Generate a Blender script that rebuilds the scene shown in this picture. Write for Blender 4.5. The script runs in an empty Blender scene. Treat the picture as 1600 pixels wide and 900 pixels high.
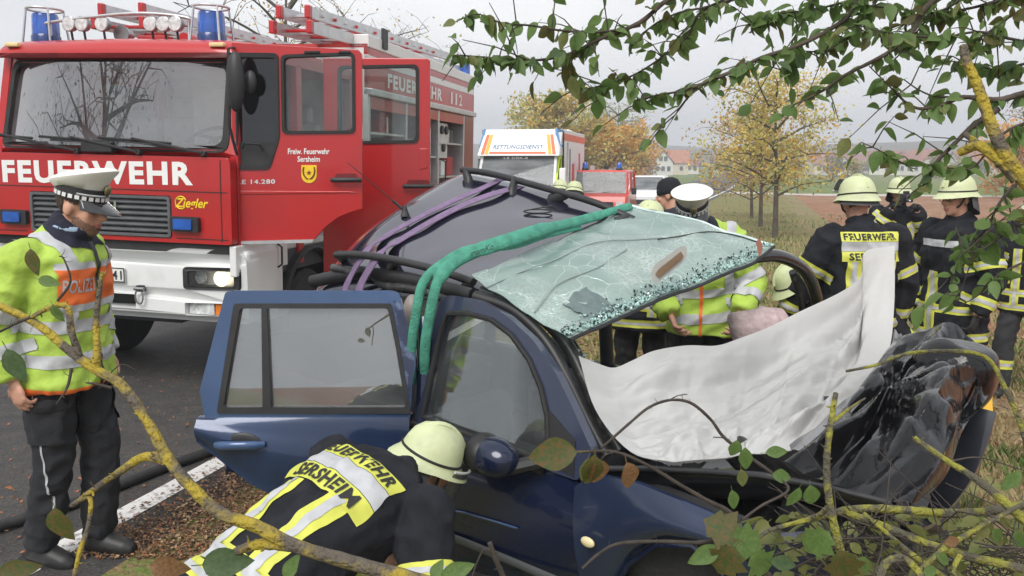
import bpy, bmesh, math, random
import numpy as np
from mathutils import Vector, Matrix, Euler, noise
from mathutils.geometry import tessellate_polygon
from mathutils.bvhtree import BVHTree

S = bpy.context.scene
COL = S.collection
R = random.Random(7)
PI = math.pi
V = Vector

# ------------------------------------------------------------------ camera
FPX = 1300.0                      # focal length in pixels of a 1600 px wide frame
CAM_H = 1.9
PITCH = math.atan(195 / FPX)
cam_d = bpy.data.cameras.new('camera')
cam = bpy.data.objects.new('camera', cam_d)
COL.objects.link(cam)
cam.location = (0, 0, CAM_H)
cam.rotation_euler = (PI / 2 - PITCH, 0, 0)
cam_d.sensor_width = 36
cam_d.lens = 36 * FPX / 1600
cam_d.clip_start = 0.05
cam_d.clip_end = 3000
S.camera = cam

# ------------------------------------------------------------------ sky, sun, exposure
SUN_EL, SUN_AZ = math.radians(48), math.radians(200)
W = bpy.data.worlds.new('World')
S.world = W
W.use_nodes = True
nt = W.node_tree
nt.nodes.clear()
def wn(t, **k):
    n = nt.nodes.new(t)
    for a, b in k.items():
        setattr(n, a, b)
    return n
wo = wn('ShaderNodeOutputWorld')
bg = wn('ShaderNodeBackground')
sky = wn('ShaderNodeTexSky', sky_type='NISHITA', sun_disc=False)
sky.sun_elevation, sky.sun_rotation = SUN_EL, SUN_AZ
sky.air_density, sky.dust_density = 1.0, 3.0
hs = wn('ShaderNodeHueSaturation')
hs.inputs['Saturation'].default_value = 0.25
nt.links.new(sky.outputs[0], hs.inputs['Color'])
tc = wn('ShaderNodeTexCoord')
mp = wn('ShaderNodeMapping')
mp.inputs['Scale'].default_value = (1, 1, 2.6)
nt.links.new(tc.outputs['Generated'], mp.inputs[0])
nz = wn('ShaderNodeTexNoise')
nz.inputs['Scale'].default_value = 1.7
nz.inputs['Detail'].default_value = 5
nt.links.new(mp.outputs[0], nz.inputs['Vector'])
cr = wn('ShaderNodeValToRGB')                      # overcast cloud sheet, thicker and thinner patches
cr.color_ramp.elements[0].position = 0.34
cr.color_ramp.elements[0].color = (5.6, 5.85, 6.4, 1)
cr.color_ramp.elements[1].position = 0.66
cr.color_ramp.elements[1].color = (8.6, 8.6, 8.65, 1)
nt.links.new(nz.outputs[0], cr.inputs[0])
mx = wn('ShaderNodeMixRGB')
mx.inputs[0].default_value = 0.88
nt.links.new(hs.outputs[0], mx.inputs[1])
nt.links.new(cr.outputs[0], mx.inputs[2])
nt.links.new(mx.outputs[0], bg.inputs[0])
bg.inputs[1].default_value = 0.072
nt.links.new(bg.outputs[0], wo.inputs[0])
sun_d = bpy.data.lights.new('sun', 'SUN')
sun = bpy.data.objects.new('sun', sun_d)
COL.objects.link(sun)
sun_d.energy = 1.5
sun_d.angle = math.radians(35)
sun_d.color = (1, .97, .92)
sun.rotation_euler = (PI / 2 - SUN_EL, 0, PI - SUN_AZ)
S.view_settings.view_transform = 'Standard'
S.view_settings.look = 'None'
S.view_settings.exposure = 0.98
S.view_settings.gamma = 1
S.render.engine = 'CYCLES'
S.cycles.use_denoising = True
S.cycles.max_bounces = 8
S.cycles.transparent_max_bounces = 24

# ------------------------------------------------------------------ pixels of the photograph -> points in the place
_c, _s = math.cos(PITCH), math.sin(PITCH)
CAM = V((0, 0, CAM_H))
def ray(px, py):
    a = (px - 800) / FPX
    b = (450 - py) / FPX
    return V((a, _c + b * _s, -_s + b * _c))
def at(px, py, Y):
    d = ray(px, py)
    return CAM + d * (Y / d.y)
def on_plane(px, py, p, n, M=None):
    """point where the view ray through a pixel meets a plane; with M, plane and answer are in M's local space"""
    o, d = CAM.copy(), ray(px, py)
    if M is not None:
        Mi = M.inverted()
        o = Mi @ o
        d = Mi.to_3x3() @ d
    t = (V(p) - o).dot(V(n)) / d.dot(V(n))
    return o + d * t

# ------------------------------------------------------------------ materials
MATS = {}
def pm(name, col, rough=.5, metal=0, var=.12, scale=8, bump=0, bscale=60, coat=0, spec=.5, col2=None, emit=None, estr=0, sheen=0, trans=0, alpha=1, detail=6, thr=None, tbleed=0):
    """procedural principled material: base colour broken up by noise, optional bump"""
    if name in MATS:
        return MATS[name]
    m = bpy.data.materials.new(name)
    m.use_nodes = True
    n = m.node_tree
    b = n.nodes['Principled BSDF']
    b.inputs['Roughness'].default_value = rough
    b.inputs['Metallic'].default_value = metal
    b.inputs['Coat Weight'].default_value = coat
    b.inputs['Coat Roughness'].default_value = .06
    b.inputs['Specular IOR Level'].default_value = spec
    if sheen:
        b.inputs['Sheen Weight'].default_value = sheen
    tcn = n.nodes.new('ShaderNodeTexCoord')
    t = n.nodes.new('ShaderNodeTexNoise')
    t.inputs['Scale'].default_value = scale
    t.inputs['Detail'].default_value = detail
    n.links.new(tcn.outputs['Object'], t.inputs['Vector'])
    r = n.nodes.new('ShaderNodeValToRGB')
    lo, hi = thr or (.3, .7)
    r.color_ramp.elements[0].position = lo
    r.color_ramp.elements[1].position = hi
    if col2 is None:
        r.color_ramp.elements[0].color = tuple(max(0, c * (1 - var)) for c in col) + (1,)
        r.color_ramp.elements[1].color = tuple(min(1, c * (1 + var)) for c in col) + (1,)
    else:
        r.color_ramp.elements[0].color = tuple(col) + (1,)
        r.color_ramp.elements[1].color = tuple(col2) + (1,)
    n.links.new(t.outputs[0], r.inputs[0])
    n.links.new(r.outputs[0], b.inputs['Base Color'])
    if bump:
        t2 = n.nodes.new('ShaderNodeTexNoise')
        t2.inputs['Scale'].default_value = bscale
        t2.inputs['Detail'].default_value = 5
        n.links.new(tcn.outputs['Object'], t2.inputs['Vector'])
        bp = n.nodes.new('ShaderNodeBump')
        bp.inputs['Strength'].default_value = bump
        bp.inputs['Distance'].default_value = .02
        n.links.new(t2.outputs[0], bp.inputs['Height'])
        n.links.new(bp.outputs[0], b.inputs['Normal'])
    if emit:
        b.inputs['Emission Color'].default_value = tuple(emit) + (1,)
        b.inputs['Emission Strength'].default_value = estr
    if trans:
        b.inputs['Transmission Weight'].default_value = trans
    if tbleed:      # thin leaf or cloth: some light comes through
        tr = n.nodes.new('ShaderNodeBsdfTranslucent')
        n.links.new(r.outputs[0], tr.inputs[0])
        ms = n.nodes.new('ShaderNodeMixShader')
        ms.inputs[0].default_value = tbleed
        n.links.new(b.outputs[0], ms.inputs[1])
        n.links.new(tr.outputs[0], ms.inputs[2])
        n.links.new(ms.outputs[0], n.nodes['Material Output'].inputs[0])
    MATS[name] = m
    return m

def glass(name, tint=(.8, .85, .85), dust_glare=.06, dust_glare_col=(.5, .52, .54), ior=1.5, rough=.0, boost=1.0):
    """thin pane: lets tinted light through, mirrors by angle, a pale diffuse veil for dust and painted glare"""
    m = bpy.data.materials.new(name)
    m.use_nodes = True
    n = m.node_tree
    n.nodes.clear()
    out = n.nodes.new('ShaderNodeOutputMaterial')
    tr = n.nodes.new('ShaderNodeBsdfTransparent'); tr.inputs[0].default_value = tuple(tint) + (1,)
    gl = n.nodes.new('ShaderNodeBsdfGlossy'); gl.inputs['Roughness'].default_value = rough
    fr = n.nodes.new('ShaderNodeFresnel'); fr.inputs[0].default_value = ior
    ml = n.nodes.new('ShaderNodeMath'); ml.operation = 'MULTIPLY'; ml.inputs[1].default_value = boost; ml.use_clamp = True
    n.links.new(fr.outputs[0], ml.inputs[0])
    a = n.nodes.new('ShaderNodeMixShader')
    n.links.new(ml.outputs[0], a.inputs[0]); n.links.new(tr.outputs[0], a.inputs[1]); n.links.new(gl.outputs[0], a.inputs[2])
    df = n.nodes.new('ShaderNodeBsdfDiffuse'); df.inputs[0].default_value = tuple(dust_glare_col) + (1,)  # pale diffuse veil: dust, and on some panes painted sky glare
    t = n.nodes.new('ShaderNodeTexNoise'); t.inputs['Scale'].default_value = 3
    mm = n.nodes.new('ShaderNodeMath'); mm.operation = 'MULTIPLY'; mm.inputs[1].default_value = dust_glare * 2
    n.links.new(t.outputs[0], mm.inputs[0])
    b = n.nodes.new('ShaderNodeMixShader')
    n.links.new(mm.outputs[0], b.inputs[0]); n.links.new(a.outputs[0], b.inputs[1]); n.links.new(df.outputs[0], b.inputs[2])
    n.links.new(b.outputs[0], out.inputs[0])
    return m

# ------------------------------------------------------------------ lettering, made once before the scene grows
def make_text(s, bold=.0, shear=0., space=1.0):
    cu = bpy.data.curves.new('text', 'FONT')
    cu.body = s
    cu.size = 1
    cu.offset = bold
    cu.shear = shear
    cu.space_character = space
    cu.align_x = 'LEFT'
    cu.resolution_u = 3
    o = bpy.data.objects.new('text', cu)
    COL.objects.link(o)
    bpy.context.view_layer.update()
    me = o.evaluated_get(bpy.context.evaluated_depsgraph_get()).to_mesh()
    vs = np.array([v.co[:2] for v in me.vertices])
    fs = [tuple(p.vertices) for p in me.polygons]
    lo, hi = vs.min(0), vs.max(0)
    vs = (vs - lo) / (hi - lo)            # 0..1 box
    o.evaluated_get(bpy.context.evaluated_depsgraph_get()).to_mesh_clear()
    bpy.data.objects.remove(o)
    bpy.data.curves.remove(cu)
    return vs, fs
TXT = {}
for s, b, sh, sp in [('FEUERWEHR', .04, 0, 1.15), ('SERSHEIM', .03, 0, 1.1), ('Freiw. Feuerwehr', .018, 0, 1.0), ('Sersheim', .018, 0, 1.0),
                     ('LE 14.280', .02, 0, 1.1), ('Ziegler', .02, .3, 1.0), ('LB', .01, 0, 1.1), ('1441', .008, 0, 1.1), ('MAN', .02, 0, 1.2),
                     ('1', .02, 0, 1.1), ('2', .02, 0, 1.1), ('RETTUNGSDIENST', .02, .25, 1.05), ('POLIZEI', .02, 0, 1.1), ('mamKo', 0.0, .2, 1.0), ('LB DRK-8', .01, 0, 1.1)]:
    TXT[s] = make_text(s, b, sh, sp)

# ------------------------------------------------------------------ mesh helper
class MB:
    def __init__(self):
        self.v, self.f = [], []
    def add(self, vs, fs):
        n = len(self.v)
        self.v.extend(tuple(p) for p in vs)
        self.f.extend(tuple(i + n for i in f) for f in fs)
        return self
    def face(self, pts):
        return self.add(pts, [tuple(range(len(pts)))])
    def box(self, c, s, M=None):
        x, y, z = s[0] / 2, s[1] / 2, s[2] / 2
        vs = [V((i * x, j * y, k * z)) for i in (-1, 1) for j in (-1, 1) for k in (-1, 1)]
        if M is not None:
            vs = [M.to_3x3() @ p for p in vs]
        vs = [p + V(c) for p in vs]
        return self.add(vs, [(0, 1, 3, 2), (4, 6, 7, 5), (0, 4, 5, 1), (2, 3, 7, 6), (0, 2, 6, 4), (1, 5, 7, 3)])
    def box2(self, a, b):
        a, b = V(a), V(b)
        return self.box((a + b) / 2, (abs(b.x - a.x), abs(b.y - a.y), abs(b.z - a.z)))
    def hexa(self, q, off):
        """quad q (4 points) thickened by vector off"""
        q = [V(p) for p in q]
        off = V(off)
        return self.add(q + [p + off for p in q], [(3, 2, 1, 0), (4, 5, 6, 7), (0, 1, 5, 4), (1, 2, 6, 5), (2, 3, 7, 6), (3, 0, 4, 7)])
    def loft(self, rings, caps=True, closed=True):
        n = len(rings[0])
        vs = [p for r in rings for p in r]
        fs = []
        for i in range(len(rings) - 1):
            for j in range(n if closed else n - 1):
                k = (j + 1) % n
                fs.append((i * n + j, i * n + k, (i + 1) * n + k, (i + 1) * n + j))
        if caps and closed:
            fs.append(tuple(reversed(range(n))))
            fs.append(tuple((len(rings) - 1) * n + j for j in range(n)))
        return self.add(vs, fs)
    def tube(self, path, rad, seg=8, caps=True, flat=None, up=None):
        """round tube along a path; rad number or list; flat: (ra, rb) factor for strap-like sections"""
        P = [V(p) for p in path]
        if not isinstance(rad, (list, tuple)):
            rad = [rad] * len(P)
        rings = []
        prev = None
        for i, p in enumerate(P):
            t = (P[min(i + 1, len(P) - 1)] - P[max(i - 1, 0)])
            if t.length < 1e-9:
                t = V((0, 0, 1))
            t.normalize()
            if prev is None:
                u = V(up) if up else (V((0, 0, 1)) if abs(t.z) < .9 else V((1, 0, 0)))
            else:
                u = prev
            u = (u - t * u.dot(t))
            if u.length < 1e-6:
                u = V((1, 0, 0)) - t * t.x
            u.normalize()
            prev = u
            w = t.cross(u)
            fa, fb = flat or (1, 1)
            rings.append([p + (u * (math.cos(a) * fa) + w * (math.sin(a) * fb)) * rad[i] for a in (2 * PI * k / seg for k in range(seg))])
        return self.loft(rings, caps)
    def rod(self, a, b, r, seg=8, r2=None):
        return self.tube([a, b], [r, r if r2 is None else r2], seg)
    def ell(self, c, r, seg=16, rings=10, M=None):
        c = V(c)
        r = (r, r, r) if not isinstance(r, (tuple, list)) else r
        vs, fs = [], []
        def tr(p):
            return c + (M.to_3x3() @ p if M is not None else p)
        vs.append(tr(V((0, 0, -r[2]))))
        for i in range(1, rings):
            th = PI * i / rings
            for j in range(seg):
                ph = 2 * PI * j / seg
                vs.append(tr(V((r[0] * math.sin(th) * math.cos(ph), r[1] * math.sin(th) * math.sin(ph), -r[2] * math.cos(th)))))
        vs.append(tr(V((0, 0, r[2]))))
        for j in range(seg):
            k = (j + 1) % seg
            fs.append((0, 1 + k, 1 + j))
            for i in range(rings - 2):
                a = 1 + i * seg
                fs.append((a + j, a + k, a + seg + k, a + seg + j))
            a = 1 + (rings - 2) * seg
            fs.append((a + j, a + k, len(vs) - 1))
        return self.add(vs, fs)
    def lathe(self, prof, c=(0, 0, 0), M=None, seg=20, sx=1, sy=1):
        """prof: list of (radius, height) about local z"""
        rings = []
        for r, h in prof:
            ring = [V((r * sx * math.cos(2 * PI * k / seg), r * sy * math.sin(2 * PI * k / seg), h)) for k in range(seg)]
            if M is not None:
                ring = [M.to_3x3() @ p for p in ring]
            rings.append([p + V(c) for p in ring])
        return self.loft(rings)
    def grid(self, fn, nu, nv, th=None):
        """sheet fn(u,v) for u,v in 0..1; th: thickness vector function or vector"""
        P = [[V(fn(i / nu, j / nv)) for j in range(nv + 1)] for i in range(nu + 1)]
        w = nv + 1
        fs = [(i * w + j, (i + 1) * w + j, (i + 1) * w + j + 1, i * w + j + 1) for i in range(nu) for j in range(nv)]
        top = [p for r in P for p in r]
        if th is None:
            return self.add(top, fs)
        bot = [p + V(th) for p in top]
        n = len(top)
        fs2 = fs + [tuple(reversed([k + n for k in f])) for f in fs]
        edge = [(i * w) for i in range(nu + 1)] + [nu * w + j for j in range(1, nv + 1)] + [i * w + nv for i in range(nu - 1, -1, -1)] + [j for j in range(nv - 1, 0, -1)]
        for a, b in zip(edge, edge[1:] + edge[:1]):
            fs2.append((b, a, a + n, b + n))
        return self.add(top + bot, fs2)
    def slab(self, loops, to3, th):
        """flat plate with holes: loops[0] outline, others holes, in (u,v); to3(u,v,w); w from 0 to th"""
        loops = [[(float(p[0]), float(p[1])) for p in l] for l in loops]
        tri = tessellate_polygon([[V((p[0], p[1], 0)) for p in l] for l in loops])
        pts = [p for l in loops for p in l]
        n = len(pts)
        vs = [to3(p[0], p[1], 0) for p in pts] + [to3(p[0], p[1], th) for p in pts]
        fs = [tuple(t) for t in tri] + [tuple(reversed([i + n for i in t])) for t in tri]
        k = 0
        for l in loops:
            m = len(l)
            for i in range(m):
                a, b = k + i, k + (i + 1) % m
                fs.append((a, b, b + n, a + n))
            k += m
        return self.add(vs, fs)
    def text(self, s, to3):
        vs, fs = TXT[s]
        return self.add([to3(p[0], p[1]) for p in vs], fs)
    def build(self, name, mat, parent=None, smooth=None, bevel=0, tri=False, recalc=True, inv=None):
        me = bpy.data.meshes.new(name)
        me.from_pydata([tuple(p) for p in self.v], [], self.f)
        if recalc:
            b = bmesh.new()
            b.from_mesh(me)
            bmesh.ops.recalc_face_normals(b, faces=b.faces)
            b.to_mesh(me)
            b.free()
        if smooth is not None:
            me.shade_smooth()
            if smooth < 179:
                me.set_sharp_from_angle(angle=math.radians(smooth))
        me.materials.append(mat)
        o = bpy.data.objects.new(name, me)
        COL.objects.link(o)
        if parent is not None:
            o.parent = parent
            if inv is not None:
                o.matrix_parent_inverse = inv
        if bevel:
            md = o.modifiers.new('bevel', 'BEVEL')
            md.width = bevel
            md.segments = 2
            md.limit_method = 'ANGLE'
            md.angle_limit = math.radians(40)
        return o

def rpoly(pts, r, n=5):
    """round the corners of a 2D polygon; r number or list per corner"""
    out = []
    m = len(pts)
    for i in range(m):
        p0, p, p1 = V(pts[i - 1]).to_2d(), V(pts[i]).to_2d(), V(pts[(i + 1) % m]).to_2d()
        ri = r[i] if isinstance(r, (list, tuple)) else r
        a, b = p0 - p, p1 - p
        d = min(ri, a.length * .45, b.length * .45)
        if d < 1e-5:
            out.append(tuple(p)); continue
        A, B = p + a.normalized() * d, p + b.normalized() * d
        for k in range(n + 1):
            t = k / n
            q = A * (1 - t) ** 2 + p * 2 * t * (1 - t) + B * t ** 2
            out.append((q.x, q.y))
    return out
def rect(x0, z0, x1, z1):
    return [(x0, z0), (x1, z0), (x1, z1), (x0, z1)]
def smooth_path(pts, n=6):
    """Catmull-Rom through 3D points"""
    P = [V(p) for p in pts]
    P = [P[0] * 2 - P[1]] + P + [P[-1] * 2 - P[-2]]
    out = []
    for i in range(1, len(P) - 2):
        for k in range(n):
            t = k / n
            a, b, c, d = P[i - 1], P[i], P[i + 1], P[i + 2]
            out.append(.5 * ((2 * b) + (c - a) * t + (2 * a - 5 * b + 4 * c - d) * t * t + (3 * b - a - 3 * c + d) * t ** 3))
    out.append(P[-2])
    return out
def lerp(a, b, t):
    return a + (b - a) * t

def tag(o, label=None, cat=None, group=None, kind=None):
    if label: o['label'] = label
    if cat: o['category'] = cat
    if group: o['group'] = group
    if kind: o['kind'] = kind
    return o
ROOTM = {}
def thing(name, label, cat, M=None, group=None):
    o = bpy.data.objects.new(name, None)
    o.empty_display_size = .1
    COL.objects.link(o)
    M = M if M is not None else Matrix.Identity(4)
    o.matrix_world = M
    o.matrix_basis = M
    tag(o, label, cat, group)
    ROOTM[o.name] = M
    return o
def inv(root):
    return ROOTM[root.name].inverted()

# ================================================================== THE SETTING
def ss(a, b, x):
    t = min(1, max(0, (x - a) / (b - a)))
    return t * t * (3 - 2 * t)
E0, DS, DE = V((-3.4, 0, 0)), V((.287, .958, 0)), V((.958, -.287, 0))
def se(x, y):
    p = V((x, y, 0)) - E0
    return p.dot(DS), p.dot(DE)
def gz(x, y):
    s, e = se(x, y)
    z = -0.8 * ss(12, 110, s)
    z += (-.07 * ss(.45, 1.5, e) - .10 * ss(3.5, 7.5, e)) * (1 - .4 * ss(30, 90, s))
    z += -.2 * ss(7.3, 9.5, -e)
    if e > .5 or e < -7.3:
        k = min(1, abs(e - .5) * .8) if e > 0 else min(1, (-e - 7.3))
        z += k * (.03 * noise.noise(V((x * .9, y * .9, 0))) + .05 * noise.noise(V((x * .21, y * .21, 3))))
    z += 3 * ss(240, 420, s) + 13 * ss(320, 620, s) * (1 + .6 * noise.noise(V((x * .006, y * .006, 7))))
    return z
def wpt(s, e, dz=0):
    p = E0 + DS * s + DE * e
    return V((p.x, p.y, gz(p.x, p.y) + dz))
def gpix(px, py, dz=0.0):
    """where the view ray through a pixel meets the ground"""
    Y = 1.0
    for k in range(4000):
        p = at(px, py, Y)
        if p.z < gz(p.x, p.y) + dz:
            return p
        Y *= 1.004
    return p
def steps(a, b, first, grow):
    out = [a]; d = first
    while out[-1] < b:
        out.append(min(b, out[-1] + d)); d *= grow
    return out
def strip(name, mat, ss_, es_, dz=0, label=None):
    mb = MB()
    mb.v = [wpt(s, e, dz) for s in ss_ for e in es_]
    n = len(es_)
    mb.f = [(i * n + j, i * n + j + 1, (i + 1) * n + j + 1, (i + 1) * n + j) for i in range(len(ss_) - 1) for j in range(n - 1)]
    o = mb.build(name, mat, smooth=180)
    o['kind'] = 'structure'
    return o

def ground_mat(name, cols, scales, bump=.4, bscale=40, rough=.95):
    """three-scale mix of earth and plant colours"""
    m = bpy.data.materials.new(name)
    m.use_nodes = True
    n = m.node_tree
    b = n.nodes['Principled BSDF']
    b.inputs['Roughness'].default_value = rough
    b.inputs['Specular IOR Level'].default_value = .2
    g = n.nodes.new('ShaderNodeNewGeometry')
    last = None
    for i, (c, sc) in enumerate(zip(cols, scales)):
        t = n.nodes.new('ShaderNodeTexNoise')
        t.inputs['Scale'].default_value = sc
        t.inputs['Detail'].default_value = 8
        t.inputs['Roughness'].default_value = .65
        n.links.new(g.outputs['Position'], t.inputs['Vector'])
        r = n.nodes.new('ShaderNodeValToRGB')
        r.color_ramp.elements[0].position = .38
        r.color_ramp.elements[1].position = .62
        if last is None:
            r.color_ramp.elements[0].color = tuple(c[0]) + (1,)
            r.color_ramp.elements[1].color = tuple(c[1]) + (1,)
            n.links.new(t.outputs[0], r.inputs[0])
            last = r.outputs[0]
        else:
            n.links.new(t.outputs[0], r.inputs[0])
            r.color_ramp.elements[0].color = (0, 0, 0, 1)
            x = n.nodes.new('ShaderNodeMixRGB')
            n.links.new(r.outputs[0], x.inputs[0])
            n.links.new(last, x.inputs[1])
            x.inputs[2].default_value = tuple(c) + (1,)
            last = x.outputs[0]
    n.links.new(last, b.inputs['Base Color'])
    t = n.nodes.new('ShaderNodeTexNoise')
    t.inputs['Scale'].default_value = bscale
    t.inputs['Detail'].default_value = 8
    n.links.new(g.outputs['Position'], t.inputs['Vector'])
    bp = n.nodes.new('ShaderNodeBump')
    bp.inputs['Strength'].default_value = bump
    bp.inputs['Distance'].default_value = .05
    n.links.new(t.outputs[0], bp.inputs['Height'])
    n.links.new(bp.outputs[0], b.inputs['Normal'])
    return m
M_asphalt = ground_mat('asphalt', [((.062, .06, .06), (.098, .094, .092)), (.14, .125, .11), (.045, .045, .046)], [.7, 7, 55], .55, 160, .62)
M_verge = ground_mat('verge_soil', [((.13, .15, .045), (.22, .22, .08)), (.11, .21, .035), (.27, .18, .1)], [1.2, .55, 14], .8, 30)
M_dry = ground_mat('dry_grass', [((.26, .2, .105), (.34, .27, .15)), (.17, .22, .06), (.2, .14, .08)], [.5, .22, 6], .7, 12)
M_field = ground_mat('field_soil', [((.27, .11, .06), (.36, .165, .095)), (.38, .25, .15), (.19, .085, .05)], [.25, .06, 3], .9, 6)
M_meadow = ground_mat('meadow_grass', [((.12, .2, .035), (.17, .27, .05)), (.26, .23, .08), (.08, .13, .03)], [.05, .02, .8], .3, 3)
M_hill = ground_mat('hill_wood', [((.10, .10, .085), (.15, .135, .10)), (.17, .12, .07), (.07, .08, .06)], [.02, .008, .08], .3, .5)
M_white = pm('road_paint', (.78, .77, .74), .7, col2=(.36, .35, .33), scale=22, thr=(.52, .66), bump=.3, bscale=120)

s_near = steps(-60, 640, .5, 1.035)
i72 = [s for s in s_near if s < 72] + [72]
i130 = [72] + [s for s in s_near if 72 < s < 78] + [78]
far = [78] + [s for s in s_near if 78 < s < 300] + [300]
hill = [300] + [s for s in s_near if s > 300]
strip('road', M_asphalt, [s for s in s_near if s < 300] + [300], [-7.0, -5, -3, -1.5, 0, .38])
strip('verge', M_verge, i72, [.38] + [.38 + .22 * i for i in range(1, 20)])
strip('dry_grass_strip', M_dry, i72, [4.56, 4.9, 5.2, 5.6])
strip('field', M_field, i72, steps(5.6, 420, .4, 1.12))
strip('field_track', pm('track_gravel', (.5, .46, .42), .95, scale=2), i130, steps(.38, 420, .5, 1.15))
strip('meadow', M_meadow, far, steps(.38, 620, .8, 1.15))
strip('far_bank', M_meadow, [s for s in s_near if s < 300] + [300], [-x for x in reversed(steps(7.0, 420, .5, 1.15))])
strip('hill', M_hill, hill, [-x for x in reversed(steps(0, 420, 15, 1.1))] + steps(0, 620, 15, 1.1)[1:])
# painted edge line and a centre dash, sheets above the asphalt
strip('edge_line', M_white, steps(-6, 120, .5, 1.05), [-.09, .065], .004)
for s0, s1 in ((10.0, 13.4), (19, 23), (29, 33), (39, 43)):
    strip('centre_line_dash', M_white, steps(s0, s1, .6, 1), [-3.42, -3.30], .004)

# ================================================================== FIRE ENGINE
red = pm('red_paint', (.45, .012, .014), .34, col2=(.33, .016, .017), scale=1.6, thr=(.50, .85), coat=.5, bump=.03, bscale=3)
red_in = pm('red_inside', (.42, .03, .03), .5)
white_p = pm('white_paint', (.76, .77, .76), .4, col2=(.50, .50, .48), scale=2.6, thr=(.60, .88), coat=.2)
black_pl = pm('black_plastic', (.022, .022, .024), .5, var=.3)
black_rb = pm('black_rubber', (.018, .018, .018), .75, var=.3)
dark_in = pm('dark_interior', (.05, .052, .056), .8)
grey_in = pm('grey_upholstery', (.36, .36, .36), .85, var=.15)
lgrey_in = pm('light_grey_trim', (.55, .55, .54), .7, var=.1)
grille_m = pm('grille_grey', (.10, .105, .11), .55, var=.2)
alu = pm('aluminium', (.6, .61, .62), .38, .7, var=.12, scale=12)
steel = pm('steel', (.32, .32, .33), .4, .9, var=.2)
chrome = pm('chrome', (.75, .75, .76), .12, 1.0)
blue_l = pm('blue_lens', (.015, .09, .42), .12, coat=1, var=.35, scale=9)
blue_d = pm('blue_lens_base', (.01, .035, .16), .25, coat=.5)
orange_l = pm('orange_lens', (.85, .22, .01), .2, coat=1)
lens_m = pm('clear_lens', (.62, .64, .64), .1, var=.3, scale=30, coat=1)
lit_m = pm('lit_bulb', (1, .96, .85), .3, emit=(1, .88, .62), estr=1.3)
yellow_p = pm('yellow_paint', (.85, .55, .02), .5)
wh_txt = pm('white_print', (.82, .82, .8), .6, var=.03)
bk_txt = pm('black_print', (.02, .02, .02), .7)
tyre_m = pm('tyre_rubber', (.02, .02, .021), .85, bump=.4, bscale=40)
g_wind = glass('windscreen_glass', (.84, .87, .87), .08, (.60, .62, .66), boost=6)  # besides dust, the pale veil colour paints in some sky glare
g_side = glass('side_glass', (.78, .84, .83), .05, boost=1.3)
g_far = glass('far_glass', (.5, .54, .55), .30, (.44, .46, .47), boost=.8)  # strong grey veil lightens these panes
g_clear = glass('clear_side_glass', (.90, .93, .92), .03, boost=.7)
g_dark = glass('tinted_glass', (.25, .28, .3), .04, (.1, .1, .12), boost=1.8)

TM = Matrix.Translation((-3.364, 6.846, 0)) @ Matrix.Rotation(math.radians(-12.1), 4, 'Z') @ Matrix.Rotation(math.radians(1.4), 4, 'Y')
truck = thing('fire_engine', 'big red and white fire engine with open crew doors and lit headlamp on the road', 'fire engine', TM)
HW = 1.13
def TP(px, py, yl=0.):                  # pixel -> truck space on the front plane y = yl
    return on_plane(px, py, (0, yl, 0), (0, -1, 0), TM)
def TX(px, py, xl):                     # pixel -> truck space on a side plane x = xl
    return on_plane(px, py, (xl, 0, 0), (1, 0, 0), TM)
def fr(y0):                             # front plate mapper, w goes backward
    return lambda u, v, w: V((u, y0 + w, v))
def rake(u, v, w):
    return V((u * (1 - .035 * (v - 1.98)), .02 + (v - 1.98) * .22 + w + .10 * (abs(u) / HW) ** 3, v))
def T(mb, name, mat, parent=truck, **k):
    return mb.build(name, mat, parent, **k)

# cab: nose panel, windscreen frame, roof, far side, floor, back wall
mb = MB()
mb.slab([rpoly(rect(-HW, 1.28, HW, 1.97), [.03, .03, .06, .06]), rpoly(rect(-.72, 1.315, .6, 1.655), .03)], fr(0), .09)
nose = T(mb, 'nose_panel', red, bevel=.018)
mb = MB().slab([rect(-HW, 1.975, HW, 2.80), rpoly(rect(-1.035, 2.03, 1.035, 2.72), .09)], rake, .07)
T(mb, 'windscreen_frame', red, bevel=.012)
mb = MB().slab([rpoly(rect(-1.06, 2.005, 1.06, 2.745), .1), rpoly(rect(-1.01, 2.06, 1.01, 2.70), .09)], lambda u, v, w: rake(u, v, w) + V((0, -.012, 0)), .03)
T(mb, 'windscreen_seal', black_rb)
mb = MB().grid(lambda u, v: rake(-1.03 + 2.06 * u, 2.04 + .68 * v, .028 - .05 * math.sin(PI * u)), 12, 4)
T(mb, 'windscreen', g_wind, smooth=30)
rings = []
for y, zt, hw in ((.15, 2.80, 1.10), (.19, 2.86, 1.11), (.30, 2.905, 1.12), (.8, 2.935, HW), (2.4, 2.94, HW), (2.5, 2.92, HW - .02)):
    rings.append([V((x * hw, y, z)) for x, z in ((-1, 2.79), (-1, zt - .05), (-.95, zt - .012), (-.8, zt), (0, zt + .018), (.8, zt), (.95, zt - .012), (1, zt - .05), (1, 2.79))])
T(MB().loft(rings), 'cab_roof', red, smooth=50)
mb = MB().slab([[(.1, 1.0), (2.5, 1.0), (2.5, 2.8), (.28, 2.8), (.1, 1.97)], rpoly([(.32, 1.98), (1.12, 1.98), (1.12, 2.66), (.46, 2.66)], .05), rpoly(rect(1.42, 1.98, 2.3, 2.66), .05)], lambda u, v, w: V((-HW + w, u, v)), .07)
T(mb, 'cab_side_panel', red)
mb = MB().box2((-HW + .03, .3, 1.98), (-HW + .036, 2.35, 2.68))
T(mb, 'side_window', g_side)
mb = MB().box2((-1.1, .1, 1.15), (1.1, 2.5, 1.2)).box2((-1.1, 2.44, 1.2), (1.1, 2.5, 2.8))
T(mb, 'cab_floor', lgrey_in)
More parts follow.
